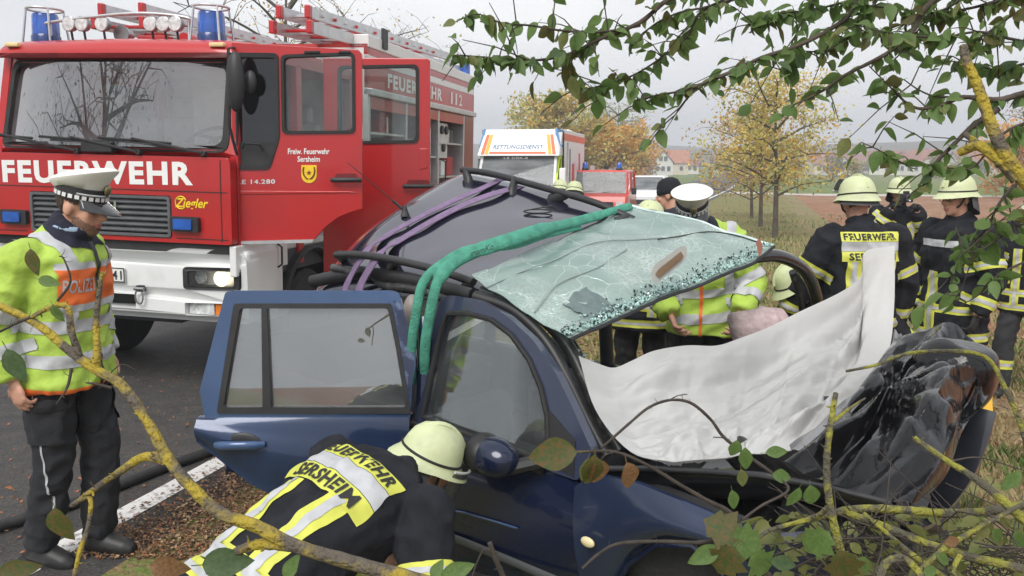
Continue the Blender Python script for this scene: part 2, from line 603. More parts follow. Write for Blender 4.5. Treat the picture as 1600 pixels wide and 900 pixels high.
for y0, y1 in ((1.16, 1.27), (2.38, 2.5)):
    T(MB().box2((1.05, y0, 1.0), (HW, y1, 2.82)), 'door_pillar', red, bevel=.01)
T(MB().box2((1.06, .12, 1.0), (HW, .2, 2.0)), 'door_pillar', red, bevel=.01)
# dashboard, steering wheel, seats
mb = MB().loft([[V((x, .16, 1.9)), V((x, .16, 2.06)), V((x, .42, 2.08)), V((x, .6, 1.95)), V((x, .6, 1.5)), V((x, .2, 1.5))] for x in (-1.08, 1.04)])
T(mb, 'dashboard', pm('dash_grey', (.16, .165, .175), .8), bevel=.02)
wc, wn_ = V((.62, .62, 2.13)), V((0, -.45, .9)).normalized()
wu = V((1, 0, 0)); wv = wn_.cross(wu)
mb = MB().tube([wc + (wu * math.cos(a) + wv * math.sin(a)) * .225 for a in (2 * PI * k / 28 for k in range(29))], .016, 8)
for a in (.3, PI - .3, 1.5 * PI):
    mb.rod(wc, wc + (wu * math.cos(a) + wv * math.sin(a)) * .22, .014)
mb.rod(wc, wc - wn_ * .4, .03)
T(mb, 'steering_wheel', dark_in, smooth=60)
for x, y in ((.6, 1.1), (-.15, 1.2), (-.7, 1.2), (.55, 2.15), (-.05, 2.2), (-.65, 2.2)):
    mb = MB().box((x, y, 1.62), (.5, .5, .16)).box((x, y + .22, 2.0), (.48, .12, .66)).box((x, y + .24, 2.42), (.3, .09, .18))
    T(mb, 'seat', lgrey_in if x > .3 else grey_in, bevel=.04)
T(MB().box2((.0, 1.28, 1.3), (.9, 1.34, 2.6)), 'partition', lgrey_in, bevel=.01)

# grille slats, badge
gr = T(MB().slab([rpoly(rect(-.715, 1.32, .595, 1.65), .03), rpoly(rect(-.69, 1.343, .57, 1.627), .02)], fr(-.012), .05), 'grille', grille_m, bevel=.004)
T(MB().box2((-.7, .075, 1.33), (.58, .085, 1.64)), 'grille_back', black_rb, gr)
for k in range(6):
    z = 1.372 + k * .0455
    T(MB().hexa([(-.69, .0, z - .016), (.57, .0, z - .016), (.57, .04, z + .014), (-.69, .04, z + .014)], (0, -.006, .010)), 'slat', grille_m, gr)
T(MB().text('MAN', lambda u, v: V((-.23 + u * .34, -.02, 1.525 + v * .075))), 'badge', chrome, gr)
# lettering FEUERWEHR and maker's script
a, b = TP(5, 285), TP(302, 290)
zt = TP(5, 250).z
T(MB().text('FEUERWEHR', lambda u, v: V((a.x + u * (b.x - a.x), -.003, lerp(a.z, b.z, u) + v * (zt - a.z)))), 'lettering', wh_txt, nose)
a, b, c = TP(274, 328), TP(326, 326), TP(274, 309)
mb = MB().text('Ziegler', lambda u, v: V((a.x + u * (b.x - a.x), -.003, a.z + v * (c.z - a.z))))
mb.tube([V((a.x + .055 + .05 * math.cos(t), -.004, a.z + .06 + .05 * math.sin(t))) for t in np.linspace(.6, 5.5, 16)], .005, 4)
T(mb, 'lettering', pm('yellow_print', (.85, .62, .02), .6), nose)
for z_, x0_, x1_ in ((1.262 + .43, -1.10, 1.10), (1.315, -1.10, -.76), (1.315, .64, 1.10)):
    T(MB().box2((x0_, -.0035, z_), (x1_, .01, z_ + .007)), 'panel_gap', black_rb, nose)
for x_ in (-1.045, 1.045):
    T(MB().box2((x_ - .004, -.0035, 1.30), (x_ + .004, .01, 1.95)), 'panel_gap', black_rb, nose)
# wipers, wiper cover
for px, py, qx, qy in ((118, 235, -8, 208), (214, 237, 110, 214), (316, 239, 205, 216)):
    p, q = TP(px, py, -.03), TP(qx, qy, -.03)
    w = T(MB().rod(p, q, .011, 6).rod(V(p), V(p) + V((0, .05, -.01)), .022, 8), 'wiper_arm', black_pl)
    bl = MB().rod(q + V((-.32, .03, .0)), q + V((.34, .02, -.035)), .012, 5)
    T(bl, 'wiper_blade', black_rb, w)
p, q = TP(130, 237), TP(177, 222)
T(MB().box2((p.x, -.03, p.z), (q.x, .03, q.z)), 'washer_cover', black_pl, bevel=.008)
# marker lamps on the roof lip
for px in (20, 340):
    p = TP(px, 70, .17)
    T(MB().box(p, (.13, .05, .035)), 'marker_lamp', pm('amber_lens', (.8, .6, .3), .2), bevel=.01)
# blue flashers beside the grille
for x in (-.86, .735):
    f = T(MB().slab([rpoly(rect(x - .125, 1.375, x + .125, 1.495), .02)], fr(-.045), .05), 'flasher_housing', black_pl, bevel=.006)
    T(MB().slab([rpoly(rect(x - .085, 1.395, x + .075, 1.478), .012)], fr(-.062), .03), 'flasher_lens', blue_l, f, bevel=.006)
# bumper, wrapping round the corner
T(MB().box2((-1.08, .03, 1.2), (1.08, .2, 1.29)), 'bumper_gap', black_rb)
out = rpoly([(-1.2, .62), (1.2, .62), (1.2, 1.16), (1.12, 1.235), (.62, 1.235), (.54, 1.20), (-.54, 1.20), (-.62, 1.235), (-1.12, 1.235), (-1.2, 1.16)], .04)
hl0, hl1 = (.68, .895), (1.165, 1.10)
holes = [rpoly(rect(-.28, .72, .26, .84), .02)]
for s in (1, -1):
    holes.append(rpoly([(s * .70, .905), (s * 1.16, .905), (s * 1.16, 1.09), (s * .70, 1.09)], .03))
    holes.append(rpoly([(s * .70, .69), (s * 1.13, .69), (s * 1.13, .795), (s * .70, .795)], .015))
bump_o = T(MB().slab([out] + holes, lambda u, v, w: V((u, -.03 + w + .12 * (abs(u) / 1.2) ** 4 + (.05 * ((.7 - v) / .08) if v < .7 else 0), v)), .22), 'bumper', white_p, bevel=.014)
T(MB().box2((-1.1, .16, .64), (1.1, .2, 1.2)), 'bumper_core', black_rb)
T(MB().box2((1.10, .12, .62), (1.195, .64, 1.22)), 'bumper_end', white_p, bevel=.03)
for s in (1, -1):
    x0, x1 = sorted((s * .70, s * 1.15))
    h = T(MB().slab([rpoly(rect(x0, .91, x1, 1.085), .03), rpoly(rect(x0 + .04, .935, x1 - .04, 1.06), .03)], lambda u, v, w: V((u, -.045 + w + .12 * (abs(u) / 1.2) ** 4, v)), .16), 'headlamp', black_pl, bevel=.006)
    cy = .10 if s > 0 else .1
    T(MB().box2((x0 + .03, .105, .93), (x1 - .03, .112, 1.07)), 'reflector', pm('reflector_silver', (.78, .77, .74), .3, .3), h)
    xl = s * .99
    T(MB().lathe([(.008, 0), (.062, .004), (.066, .02), (.06, .03)], (xl, .075, .998), Matrix.Rotation(PI / 2, 3, 'X'), 18), 'main_bulb', lit_m, h, smooth=40)
    T(MB().lathe([(.008, 0), (.05, .004), (.052, .02)], (s * .80, .085, .998), Matrix.Rotation(PI / 2, 3, 'X'), 16), 'side_bulb', lens_m, h, smooth=40)
    T(MB().grid(lambda u, v: V((x0 + .035 + u * (x1 - x0 - .07), -.028 + .12 * (abs(x0 + u * (x1 - x0)) / 1.2) ** 4, .93 + v * .135)), 8, 1, (0, .004, 0)), 'lens', glass('lens_glass_%d' % s, (.95, .96, .96), .03), h)
    x0, x1 = sorted((s * .705, s * .93))
    T(MB().box2((x0, .035, .695), (x1, .09, .79)), 'fog_lamp', lens_m, bevel=.006)
    x0, x1 = sorted((s * .935, s * 1.125))
    T(MB().hexa([(x0, .05 + .04 * (s > 0) * 0, .695), (x1, .075, .695), (x1, .075, .79), (x0, .05, .79)], (0, .06, 0)), 'indicator', orange_l, bevel=.006)
# number plate with 1441, shackle, towing mouth
pl = T(MB().slab([rpoly(rect(-.34, .935, .175, 1.055), .01)], fr(-.042), .014), 'number_plate', pm('plate_white', (.75, .75, .72), .5))
T(MB().slab([rpoly(rect(-.34, .935, .175, 1.055), .01), rpoly(rect(-.332, .943, .167, 1.047), .008)], fr(-.045), .004), 'plate_rim', bk_txt, pl)
T(MB().text('1441', lambda u, v: V((-.035 + u * .185, -.046, .957 + v * .075))).text('LB', lambda u, v: V((-.30 + u * .1, -.046, .957 + v * .075))), 'plate_number', bk_txt, pl)
c = TP(217, 455, -.06)
sh = MB().tube([c + V((.035 * math.cos(t), 0, -.045 + .06 * math.sin(t))) for t in np.linspace(2.2, 7.2, 16)], .008, 6)
sh.rod(c + V((-.04, 0, .02)), c + V((.045, 0, .02)), .016)
T(sh, 'shackle', steel, smooth=60)
T(MB().box(c + V((0, .03, .02)), (.05, .06, .05)), 'shackle_block', black_pl)
T(MB().box2((-1.195, .12, .62), (-1.10, .64, 1.22)), 'bumper_end', white_p, bevel=.03)
T(MB().box2((1.15, .28, 1.07), (1.158, .62, 1.10)), 'step_slot', black_pl)
T(MB().box2((1.10, .3, .60), (1.20, .80, .64)), 'step_tread', alu)
T(MB().tube([V((1.155, .70, 1.02)), V((1.19, .71, 1.05)), V((1.19, .71, 1.2)), V((1.155, .70, 1.23))], .009, 6), 'grab_bar', black_pl, smooth=60)
# lower body: step side, wheel arches, chassis, wheels
T(MB().box2((1.09, .62, .62), (1.14, .82, 1.26)).box2((1.09, .02, 1.02), (1.15, .9, 1.27)), 'entry_step', white_p, bevel=.01)
T(MB().box2((-.45, .3, .55), (.45, 7.1, .95)).box2((-1.05, 2.3, .6), (1.05, 3.2, 1.1)), 'chassis', dark_in)
T(MB().box2((-1.1, .25, .95), (1.1, 2.45, 1.16)), 'cab_underside', dark_in)
def wheel(x, y, s, r=.47):
    w = T(MB().lathe([(.26, -.13), (r - .04, -.14), (r, -.10), (r, .10), (r - .04, .14), (.26, .13)], (x, y, r - .02), Matrix.Rotation(PI / 2, 3, 'Y'), 32), 'wheel', tyre_m, smooth=40)
    T(MB().lathe([(.05, .06), (.12, .07), (.2, .03), (.27, .12), (.27, -.1)], (x, y, r - .02), Matrix.Rotation(s * PI / 2, 3, 'Y'), 28), 'rim', steel, w, smooth=40)
for x, s in ((.98, 1), (-.98, -1)):
    wheel(x, 1.38, s); wheel(x, 5.35, s)
arch = [V((1.14, 1.38 + .62 * math.cos(t), .47 + .66 * math.sin(t))) for t in np.linspace(.05, PI - .2, 16)]
T(MB().tube(arch, .05, 6, flat=(1, .5)), 'wheel_arch', black_rb)
T(MB().tube([V((-p.x, p.y, p.z)) for p in arch], .05, 6), 'wheel_arch', black_rb)

# ---- open doors
Ti = TM.inverted()
h1 = TM @ V((HW, .14, 0))
def door_map(P, ang):
    d = V((math.cos(ang), math.sin(ang), 0)); n = V((math.sin(ang), -math.cos(ang), 0))
    return lambda u, v, w: Ti @ (on_plane(u, v, P, n) - n * w)
D1 = door_map(h1, math.radians(1.5))
win = rpoly([(441, 88), (552, 84), (553, 206), (443, 207)], 9)
low = rpoly([(370, 86), (434, 87), (436, 214), (421, 262), (371, 262)], 8)
oline = [(362, 66), (560, 78), (565, 84), (566, 326), (548, 331), (527, 340), (508, 355), (491, 374), (362, 377)]
door = T(MB().slab([oline, win, low], D1, .055), 'front_door', red, bevel=.008)
T(MB().slab([[(362, 377), (491, 374), (488, 379), (362, 382)]], lambda u, v, w: D1(u, v, w - .012), .05), 'door_sill', alu, door)
def ringpoly(pts, d):
    c = V((sum(p[0] for p in pts) / len(pts), sum(p[1] for p in pts) / len(pts)))
    return [((p[0] - c.x) * (1 + d / 50) + c.x, (p[1] - c.y) * (1 + d / 55) + c.y) for p in pts]
for pts in (win, low):
    T(MB().slab([ringpoly(pts, 2.2), ringpoly(pts, -2.0)], lambda u, v, w: D1(u, v, w - .012), .07), 'window_seal', black_rb, door)
T(MB().slab([win], lambda u, v, w: D1(u, v, w + .03), .004), 'window', g_side, door)
T(MB().slab([low], lambda u, v, w: D1(u, v, w + .03), .004), 'quarter_window', g_dark, door)
T(MB().slab([rpoly([(371, 222), (432, 222), (421, 261), (372, 261)], 5)], lambda u, v, w: D1(u, v, w + .012), .03), 'window_blank', black_pl, door)
def strip_txt(s, x0, y0, x1, y1, mp_, mat, parent, h):
    return T(MB().text(s, lambda u, v: mp_(lerp(x0, x1, u), lerp(y0, y1, u) - v * h, -.004)), 'lettering', mat, parent)
strip_txt('Freiw. Feuerwehr', 450, 241, 515, 241, D1, wh_txt, door, 9)
strip_txt('Sersheim', 465, 253, 500, 253, D1, wh_txt, door, 9)
strip_txt('LE 14.280', 371, 288, 430, 287, D1, pm('silver_print', (.62, .62, .62), .5), door, 7)
shield = [(471, 258), (495, 258), (495, 274)] + [(483 + 12 * math.cos(t), 274 + 12 * math.sin(t)) for t in np.linspace(.2, PI - .2, 9)] + [(471, 274)]
em = T(MB().slab([shield], lambda u, v, w: D1(u, v, w - .006), .006), 'emblem', yellow_p, door)
mb = MB()
for s in (-1, 1):
    mb.tube([D1(483 + s * x, y, -.009) for x, y in ((8, 261), (9.2, 266), (8, 273), (4.5, 278), (1.2, 279.5))], .006, 5)
mb.slab([[(483 + r_ * math.cos(t), 270 + r_ * math.sin(t)) for t, r_ in ((k * PI / 5 - PI / 2, 4.5 if k % 2 == 0 else 2) for k in range(10))]], lambda u, v, w: D1(u, v, w - .009), .004)
T(mb, 'emblem_mark', pm('emblem_brown', (.17, .05, .02), .6), em)
def handle(mp_, x0, x1, y, parent, nm='door_handle'):
    mb = MB().tube([mp_(x0, y, -.03), mp_(x0 + 6, y, -.045), mp_(x1 - 6, y, -.045), mp_(x1, y, -.03)], .02, 8, flat=(1, .9))
    h = T(mb, nm, black_pl, parent, smooth=50)
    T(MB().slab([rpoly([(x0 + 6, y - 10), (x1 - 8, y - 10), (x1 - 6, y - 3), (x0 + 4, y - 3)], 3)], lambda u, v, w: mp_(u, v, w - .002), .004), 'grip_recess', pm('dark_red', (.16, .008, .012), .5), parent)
    return h
handle(D1, 519, 565, 281, door)
T(MB().slab([[(362, 298), (545, 299), (560, 301), (362, 304)]], lambda u, v, w: D1(u, v, w - .008), .01), 'pressed_crease', red, door, bevel=.003)
# wing mirrors on arms, on the door's front edge
mc = D1(378, 131, -.17)
mb = MB().ell(mc, (.075, .06, .23), 16, 12)
mir = T(mb, 'wing_mirror', black_pl, door, smooth=60)
T(MB().tube([D1(366, 75, -.01), D1(364, 78, -.12), D1(366, 200, -.12), D1(372, 246, -.01)], .012, 6).rod(mc, D1(365, 131, -.12), .012), 'mirror_arm', black_pl, door, smooth=60)
T(MB().ell(D1(397, 130, -.10), (.05, .04, .09), 12, 8), 'wide_angle_mirror', black_pl, door, smooth=60)
T(MB().tube([D1(380, 232, -.03), D1(385, 224, -.05), D1(408, 226, -.05), D1(413, 236, -.03)], .01, 6), 'grab_handle', black_rb, door)
for x0_, x1_ in ((530, 548), (476, 500)):
    T(MB().tube([D1(x0_, 82, -.012), D1(x1_, 82, -.012)], .011, 6), 'rain_rail', black_rb, door)
h2 = TM @ V((HW, 1.2, 0))
D2 = door_map(h2, math.radians(1.5))
win2 = rpoly([(530, 105), (652, 103), (652, 221), (530, 223)], 9)
door2 = T(MB().slab([[(505, 90), (668, 91), (672, 95), (672, 300), (655, 345), (610, 352), (600, 440), (505, 440)], win2], D2, .055), 'crew_door', red, bevel=.008)
T(MB().slab([ringpoly(win2, 2.2), ringpoly(win2, -2)], lambda u, v, w: D2(u, v, w - .012), .07), 'window_seal', black_rb, door2)
T(MB().slab([win2], lambda u, v, w: D2(u, v, w + .03), .004), 'window', g_side, door2)
handle(D2, 631, 678, 291, door2)
T(MB().slab([[(655, 232), (668, 232), (668, 262), (655, 266)]], lambda u, v, w: D2(u, v, w - .006), .01), 'door_recess', red, door2, bevel=.004)
# red wing panel below the crew door and its pale lip
T(MB().box2((1.02, 1.95, .75), (1.14, 3.0, 1.3)), 'rear_wing', red, bevel=.02)
T(MB().tube([V((1.15, 1.95, .9)), V((1.16, 1.93, 1.15)), V((1.16, 1.86, 1.32))], .02, 6), 'wing_lip', white_p)

# ---- superstructure with lockers
BX = 1.2
T(MB().box2((-BX, 2.7, 1.0), (-BX + .05, 7.2, 3.16)).box2((-BX + .05, 7.15, 1.0), (BX, 7.2, 3.16)).box2((-BX + .05, 2.7, 1.0), (BX - .6, 2.75, 3.16)).box2((-BX, 2.7, 3.16), (BX, 7.2, 3.2)).box2((.3, 2.76, 1.02), (.34, 7.14, 3.15)), 'body_shell', red_in)
T(MB().box2((BX - .6, 2.7, 1.0), (BX, 2.75, 3.16)), 'body_front_wall', white_p)
T(MB().box2((BX - .04, 2.7, 2.74), (BX, 7.2, 3.0)), 'side_band', red)
T(MB().box2((BX - .045, 2.7, 3.003), (BX + .002, 7.2, 3.085)), 'side_stripe', white_p)
T(MB().box2((BX - .045, 2.7, 3.088), (BX, 7.2, 3.16)), 'side_band', red)
T(MB().box2((BX - .2, 2.7, 3.165), (BX + .01, 7.2, 3.30)), 'roof_rail', white_p, bevel=.01)
T(MB().box2((BX - .05, 2.7, 2.66), (BX + .05, 7.2, 2.735)), 'gutter', alu, bevel=.01)
T(MB().text('FEUERWEHR', lambda u, v: V((BX + .004, 3.3 + u * 2.15, 2.785 + v * .165))), 'lettering', wh_txt)
for c_, y0_, w_ in (('1', 5.88, .09), ('1', 6.12, .09), ('2', 6.32, .17)):
    T(MB().text(c_, lambda u, v: V((BX + .004, y0_ + u * w_, 2.785 + v * .165))), 'lettering', wh_txt)
for y in (2.72, 3.95, 5.3, 6.62):
    T(MB().box2((BX - .5, y, 1.0), (BX, y + .06, 2.66)), 'locker_post', alu, bevel=.006)
T(MB().box2((BX - .6, 6.68, 1.0), (BX + .003, 7.2, 2.66)), 'tail_panel', pm('dark_red_paint', (.22, .012, .016), .35, coat=.4))
for y0, y1, zs in ((2.8, 3.95, (1.35, 1.85, 2.25)), (4.0, 5.3, (1.5, 2.0)), (5.36, 6.62, (1.3, 1.72, 2.2))):
    for z in zs:
        T(MB().box2((.36, y0, z), (BX - .03, y1, z + .025)), 'shelf', alu)
    for k in range(6):
        yy = R.uniform(y0 + .1, y1 - .3); z = R.choice(zs) + .027
        sz = (R.uniform(.3, .5), R.uniform(.15, .3), R.uniform(.14, .3))
        T(MB().box2((BX - .1 - sz[0], yy, z), (BX - .1, yy + sz[1], z + sz[2])), 'equipment_case', R.choice([lgrey_in, white_p, red_in, black_pl, alu]), bevel=.015)
    T(MB().box2((BX - .03, y0, 2.52), (BX - .005, y1, 2.65)), 'shutter_box', red)
T(MB().box2((BX - .25, 5.5, 2.0), (BX - .06, 5.95, 2.5)), 'pump_panel', pm('panel_white', (.6, .6, .58), .5), bevel=.01)
for z, y in ((2.4, 5.62), (2.4, 5.84), (2.15, 5.7)):
    T(MB().lathe([(.002, 0), (.06, .002), (.06, .03), (.05, .035)], (BX - .06, y, z), Matrix.Rotation(PI / 2, 3, 'Y'), 14), 'gauge', black_pl)
T(MB().tube([V((BX + .02, 5.4, 1.55)), V((BX + .08, 5.4, 1.58)), V((BX + .08, 5.4, 1.95)), V((BX + .02, 5.4, 1.98))], .012, 6), 'grab_rail', black_pl, smooth=60)
T(MB().box2((BX + .0, 3.1, 3.2), (BX + .03, 3.24, 3.42)), 'lamp_bracket', black_pl)
for px in (712,):
    T(MB().lathe([(.09, 0), (.09, .12), (.08, .22), (.04, .25)], (BX - .12, 7.05, 3.31), None, 16), 'rear_beacon', blue_l, smooth=40)

# ---- beacons with wire guards, lamp bar
def beacon(cx, cy, cz):
    b0 = T(MB().lathe([(.12, 0), (.12, .07), (.112, .085)], (cx, cy, cz), None, 22), 'beacon', blue_d, smooth=40)
    T(MB().lathe([(.112, .086), (.108, .24), (.10, .262), (.04, .275)], (cx, cy, cz), None, 22), 'beacon_lens', blue_l, b0, smooth=40)
    g = MB().tube([V((cx + .145 * math.cos(t), cy + .145 * math.sin(t), cz + .30)) for t in np.linspace(0, 2 * PI, 25)], .011, 6)
    for t in (-2.2, -.7, .8, 2.4):
        g.rod((cx + .145 * math.cos(t), cy + .145 * math.sin(t), cz + .30), (cx + .19 * math.cos(t), cy + .19 * math.sin(t), cz - .03), .010, 6)
    T(g, 'beacon_guard', alu, b0, smooth=60)
for px in (72, 331):
    p = TP(px, 55, .55)
    beacon(p.x, .55, 2.905)
p, q = TP(74, 36, .5), TP(300, 36, .5)
zb = p.z
T(MB().tube(smooth_path([V((p.x, .5, zb - .04)), V((p.x + .05, .47, zb)), V((0, .44, zb + .06)), V((q.x - .05, .47, zb + .03)), V((q.x, .5, zb - .02))]), .014, 8).rod((p.x + .03, .5, 2.9), (p.x + .03, .5, zb), .012).rod((q.x - .03, .5, 2.9), (q.x - .03, .5, zb), .012), 'lamp_bar', alu, smooth=60)
for px in (107, 127, 158, 234, 254, 273):
    p = TP(px, 37, .45)
    l = T(MB().lathe([(.02, .08), (.06, .05), (.066, 0), (.06, -.004)], (p.x, .45, p.z), Matrix.Rotation(-PI / 2, 3, 'X'), 16), 'spot_lamp', steel, smooth=40)
    T(MB().lathe([(.001, -.010), (.058, -.006), (.058, 0)], (p.x, .45, p.z), Matrix.Rotation(-PI / 2, 3, 'X'), 16), 'lamp_glass', lens_m, l, smooth=40)
    T(MB().rod((p.x, .47, p.z), (p.x, .5, 2.9), .010), 'lamp_post', black_pl, l)
T(MB().box((-.0, .75, 2.98), (.28, .12, .05)), 'roof_siren', red_in, bevel=.01)
T(MB().lathe([(.02, 0), (.05, .05), (.075, .16)], (TP(205, 45, .7).x, .72, 3.0), Matrix.Rotation(PI / 2, 3, 'X'), 14), 'horn', steel, smooth=50)

# ---- ladders lying on the roof (things of their own)
def ladder(label, cx, wid, y0, y1, z0, z1, nr, capcol):
    t = thing('ladder', label, 'ladder', TM @ Matrix.Translation((cx, y0, z0)), 'ladders on the fire engine roof')
    L = y1 - y0
    for lay, dz in enumerate((0, .15)):
        for s in (-1, 1):
            x = s * (wid / 2 - lay * .045)
            r_ = MB().hexa([(x - .02, lay * .06, dz), (x + .02, lay * .06, dz), (x + .02, lay * .06, dz + .11), (x - .02, lay * .06, dz + .11)], (0, L - lay * .3, z1 - z0)).build('rail', alu, t)
            MB().box((x, lay * .06 - .02, dz + .055), (.055, .08, .125)).build('end_cap', capcol, r_, bevel=.012)
        for k in range(nr):
            y = .22 + k * .28 + lay * .1
            z = dz + .05 + (z1 - z0) * y / L
            MB().rod((-wid / 2, y, z), (wid / 2, y, z), .017, 6).build('rung', red if (k + lay) % 2 == 0 else alu, t)
    return t
p, q = TP(428, 50, 1.7), TP(486, 50, 1.7)
ladder('aluminium ladder with red rungs above the open crew door of the fire engine', (p.x + q.x) / 2, q.x - p.x, 1.7, 6.9, TP(455, 52, 1.7).z, 3.32, 14, red)
p, q = TP(151, 50, 2.0), TP(226, 50, 2.0)
ladder('aluminium ladder with red end caps between the two blue beacons', (p.x + q.x) / 2, q.x - p.x, 2.0, 6.9, TP(188, 45, 2.0).z, 3.32, 14, red)
mb = MB()
t = thing('suction_hose', 'pale grey hose pipe with red ends lying on the cab roof beside the ladder', 'hose', TM @ Matrix.Translation((.25, 1.0, 3.0)))
MB().tube([(-.1, 0, 0), (.1, .9, .03), (.35, 2.2, .12)], .055, 12).build('pipe', pm('pale_pipe', (.55, .5, .5), .6), t, smooth=60)
MB().tube([(-.1, -.06, 0), (-.09, .06, 0)], .066, 12).build('coupling', red, t, smooth=40)

# ================================================================== VEHICLES BEHIND
def vmat(px, py, Y, head, zoff=0):
    p = at(px, py, Y)
    return Matrix.Translation((p.x, Y, gz(p.x, Y) + zoff)) @ Matrix.Rotation(math.radians(-head), 4, 'Z')
def road_wheels(t, hw, ys, r):
    for y in ys:
        for s in (-1, 1):
            w = MB().lathe([(r * .6, -.09), (r - .03, -.1), (r, -.07), (r, .07), (r - .03, .1), (r * .6, .09)], (s * (hw - .1), y, r), Matrix.Rotation(PI / 2, 3, 'Y'), 20).build('wheel', tyre_m, t, smooth=40)
            MB().lathe([(.03, .03), (r * .55, .05), (r * .6, .09), (r * .6, -.08)], (s * (hw - .1), y, r), Matrix.Rotation(s * PI / 2, 3, 'Y'), 18).build('rim', steel, w, smooth=40)

# ---- ambulance: coach-built box over a van front
AM = vmat(792, 300, 20, 12)
amb = thing('ambulance', 'white ambulance with orange stripes and lettered roof front, parked behind the fire engine', 'ambulance', AM)
am_w = pm('ambulance_white', (.80, .80, .80), .35, var=.04, coat=.3)
am_y = pm('hi_vis_yellow', (.55, .75, .03), .5)
am_o = pm('ambulance_orange', (.75, .13, .04), .45)
am_or = pm('stripe_amber', (.85, .42, .03), .5)
hw = 1.06
body = MB()
body.slab([rect(1.9, .55, 6.3, 2.72), rect(2.6, 1.55, 2.95, 2.45)], lambda u, v, w: V((hw - w, u, v)), .05)
body.box2((-hw, 1.9, .55), (-hw + .05, 6.3, 2.72)).box2((-hw + .05, 6.25, .55), (hw - .05, 6.3, 2.72)).box2((-hw, 1.9, 2.722), (hw, 6.3, 2.78))
body.build('box_body', am_w, amb, bevel=.01)
MB().box2((hw - .03, 2.6, 1.55), (hw - .025, 2.95, 2.45)).build('side_window', g_dark, amb)
MB().box2((hw + .002, 1.9, 2.5), (hw + .012, 6.3, 2.68)).build('side_stripe', am_o, amb)
MB().box2((hw + .002, 1.9, .8), (hw + .012, 6.3, 1.2)).build('side_stripe', am_y, amb)
MB().box2((hw + .002, 3.6, 1.4), (hw + .012, 4.0, 1.9)).box2((hw + .002, 5.0, 1.3), (hw + .012, 5.25, 2.2)).build('side_graphic', pm('red_print', (.6, .06, .05), .5), amb)
MB().box2((hw - .05, 1.86, .6), (hw + .03, 1.9, 2.72)).build('box_edge', black_rb, amb)
MB().box2((hw + .005, 3.1, 1.1), (hw + .02, 3.14, 2.3)).build('door_gap', black_rb, amb)
# cab with raked screen
side = [(.0, .55), (0, .95), (.25, 1.2), (.95, 1.36), (1.9, 1.36), (1.9, .55)]
MB().loft([[V((x * (hw - .06), y, z)) for y, z in side] for x in (-1, 1)]).build('cab_nose', am_w, amb, bevel=.04)
scr = [(-.96, .98, 1.37), (.96, .98, 1.37), (.92, 1.45, 2.10), (-.92, 1.45, 2.10)]
MB().hexa(scr, (0, .01, .006)).build('windscreen', g_far, amb)
MB().box2((-.95, 1.86, 1.36), (.95, 1.9, 2.1)).build('cab_rear_wall', grey_in, amb)
for x in (-.5, .5):
    MB().box((x, 1.6, 1.5), (.5, .14, .7)).box((x, 1.6, 1.95), (.28, .1, .18)).build('seat', dark_in, amb, bevel=.03)
for s in (-1, 1):
    MB().hexa([(s * .955, .96, 1.36), (s * 1.0, .98, 1.36), (s * .99, 1.46, 2.12), (s * .915, 1.44, 2.12)], (0, .06, 0)).build('screen_pillar', am_w, amb)
    d = MB().slab([[(.98, 1.0), (1.86, 1.0), (1.86, 2.1), (1.5, 2.1), (1.02, 1.4)], [(1.16, 1.42), (1.8, 1.42), (1.8, 2.03), (1.55, 2.03)]], lambda u, v, w: V((s * (1.0 + w), u, v)), .04).build('cab_door', am_y if s > 0 else am_w, amb)
    MB().box2((s * 1.015, 1.2, 1.4), (s * 1.02, 1.8, 2.03)).build('door_window', g_dark, d)
    MB().box((s * 1.17, 1.12, 1.62), (.16, .1, .36)).build('wing_mirror', black_pl if s < 0 else am_w, d, bevel=.03)
# sloping roof front with the word
lut = [(-hw + .0, 1.28, 2.10), (hw - .0, 1.28, 2.10), (.90, 1.62, 2.77), (-.90, 1.62, 2.77)]
lm = MB()
lm.loft([[V(lut[0]), V(lut[1]), V(lut[2]), V(lut[3])], [V((-hw, 1.9, 2.10)), V((hw, 1.9, 2.10)), V((hw, 1.9, 2.77)), V((-hw, 1.9, 2.77))]])
lf = lm.build('roof_front', am_w, amb, bevel=.02)
def LF(u, v, w=0):      # on the sloping face, u -1..1, v 0..1
    n = V((0, -.67, .34)).normalized()
    return V((u * lerp(hw, .9, v), lerp(1.28, 1.62, v), lerp(2.10, 2.77, v))) + n * (.006 + w)
MB().text('RETTUNGSDIENST', lambda u, v: LF(lerp(-.66, .64, u), .26 + v * .15)).build('lettering', pm('blue_print', (.03, .12, .25), .5), lf)
MB().hexa([LF(-.72, .07), LF(.68, .07), LF(.68, .15), LF(-.72, .15)], (0, -.004, .002)).build('stripe', am_o, lf)
for s in (-1, 1):
    for k, (a, mtl) in enumerate(((.74, am_or), (.84, am_o))):
        MB().hexa([LF(s * a, .05), LF(s * (a + .085), .05), LF(s * (a + .085), .80), LF(s * a, .80)], (0, -.004, .002)).build('diagonal_stripe', mtl, lf)
    MB().loft([[V((s * (hw + .01), 1.5, 2.32)), V((s * (hw + .01), 1.88, 2.32)), V((s * (hw + .01), 1.88, 2.76)), V((s * .95, 1.64, 2.79))], [V((s * .93, 1.43, 2.38)), V((s * 1.0, 1.88, 2.34)), V((s * 1.0, 1.88, 2.76)), V((s * .9, 1.62, 2.785))]]).build('corner_beacon', pm('pale_blue_lens', (.10, .26, .50), .2, coat=1), amb)
MB().text('LB DRK-8', lambda u, v: V((-.38 + u * .62, 1.20 - .0 + (-.015), 2.02 + v * .055)) + V((0, .2, 0))).build('screen_lettering', wh_txt, amb)
MB().box2((-.9, -.06, .35), (.9, .1, .75)).build('front_bumper', grille_m, amb, bevel=.03)
MB().box2((-.5, -.03, .78), (.5, .03, 1.0)).build('grille', black_pl, amb)
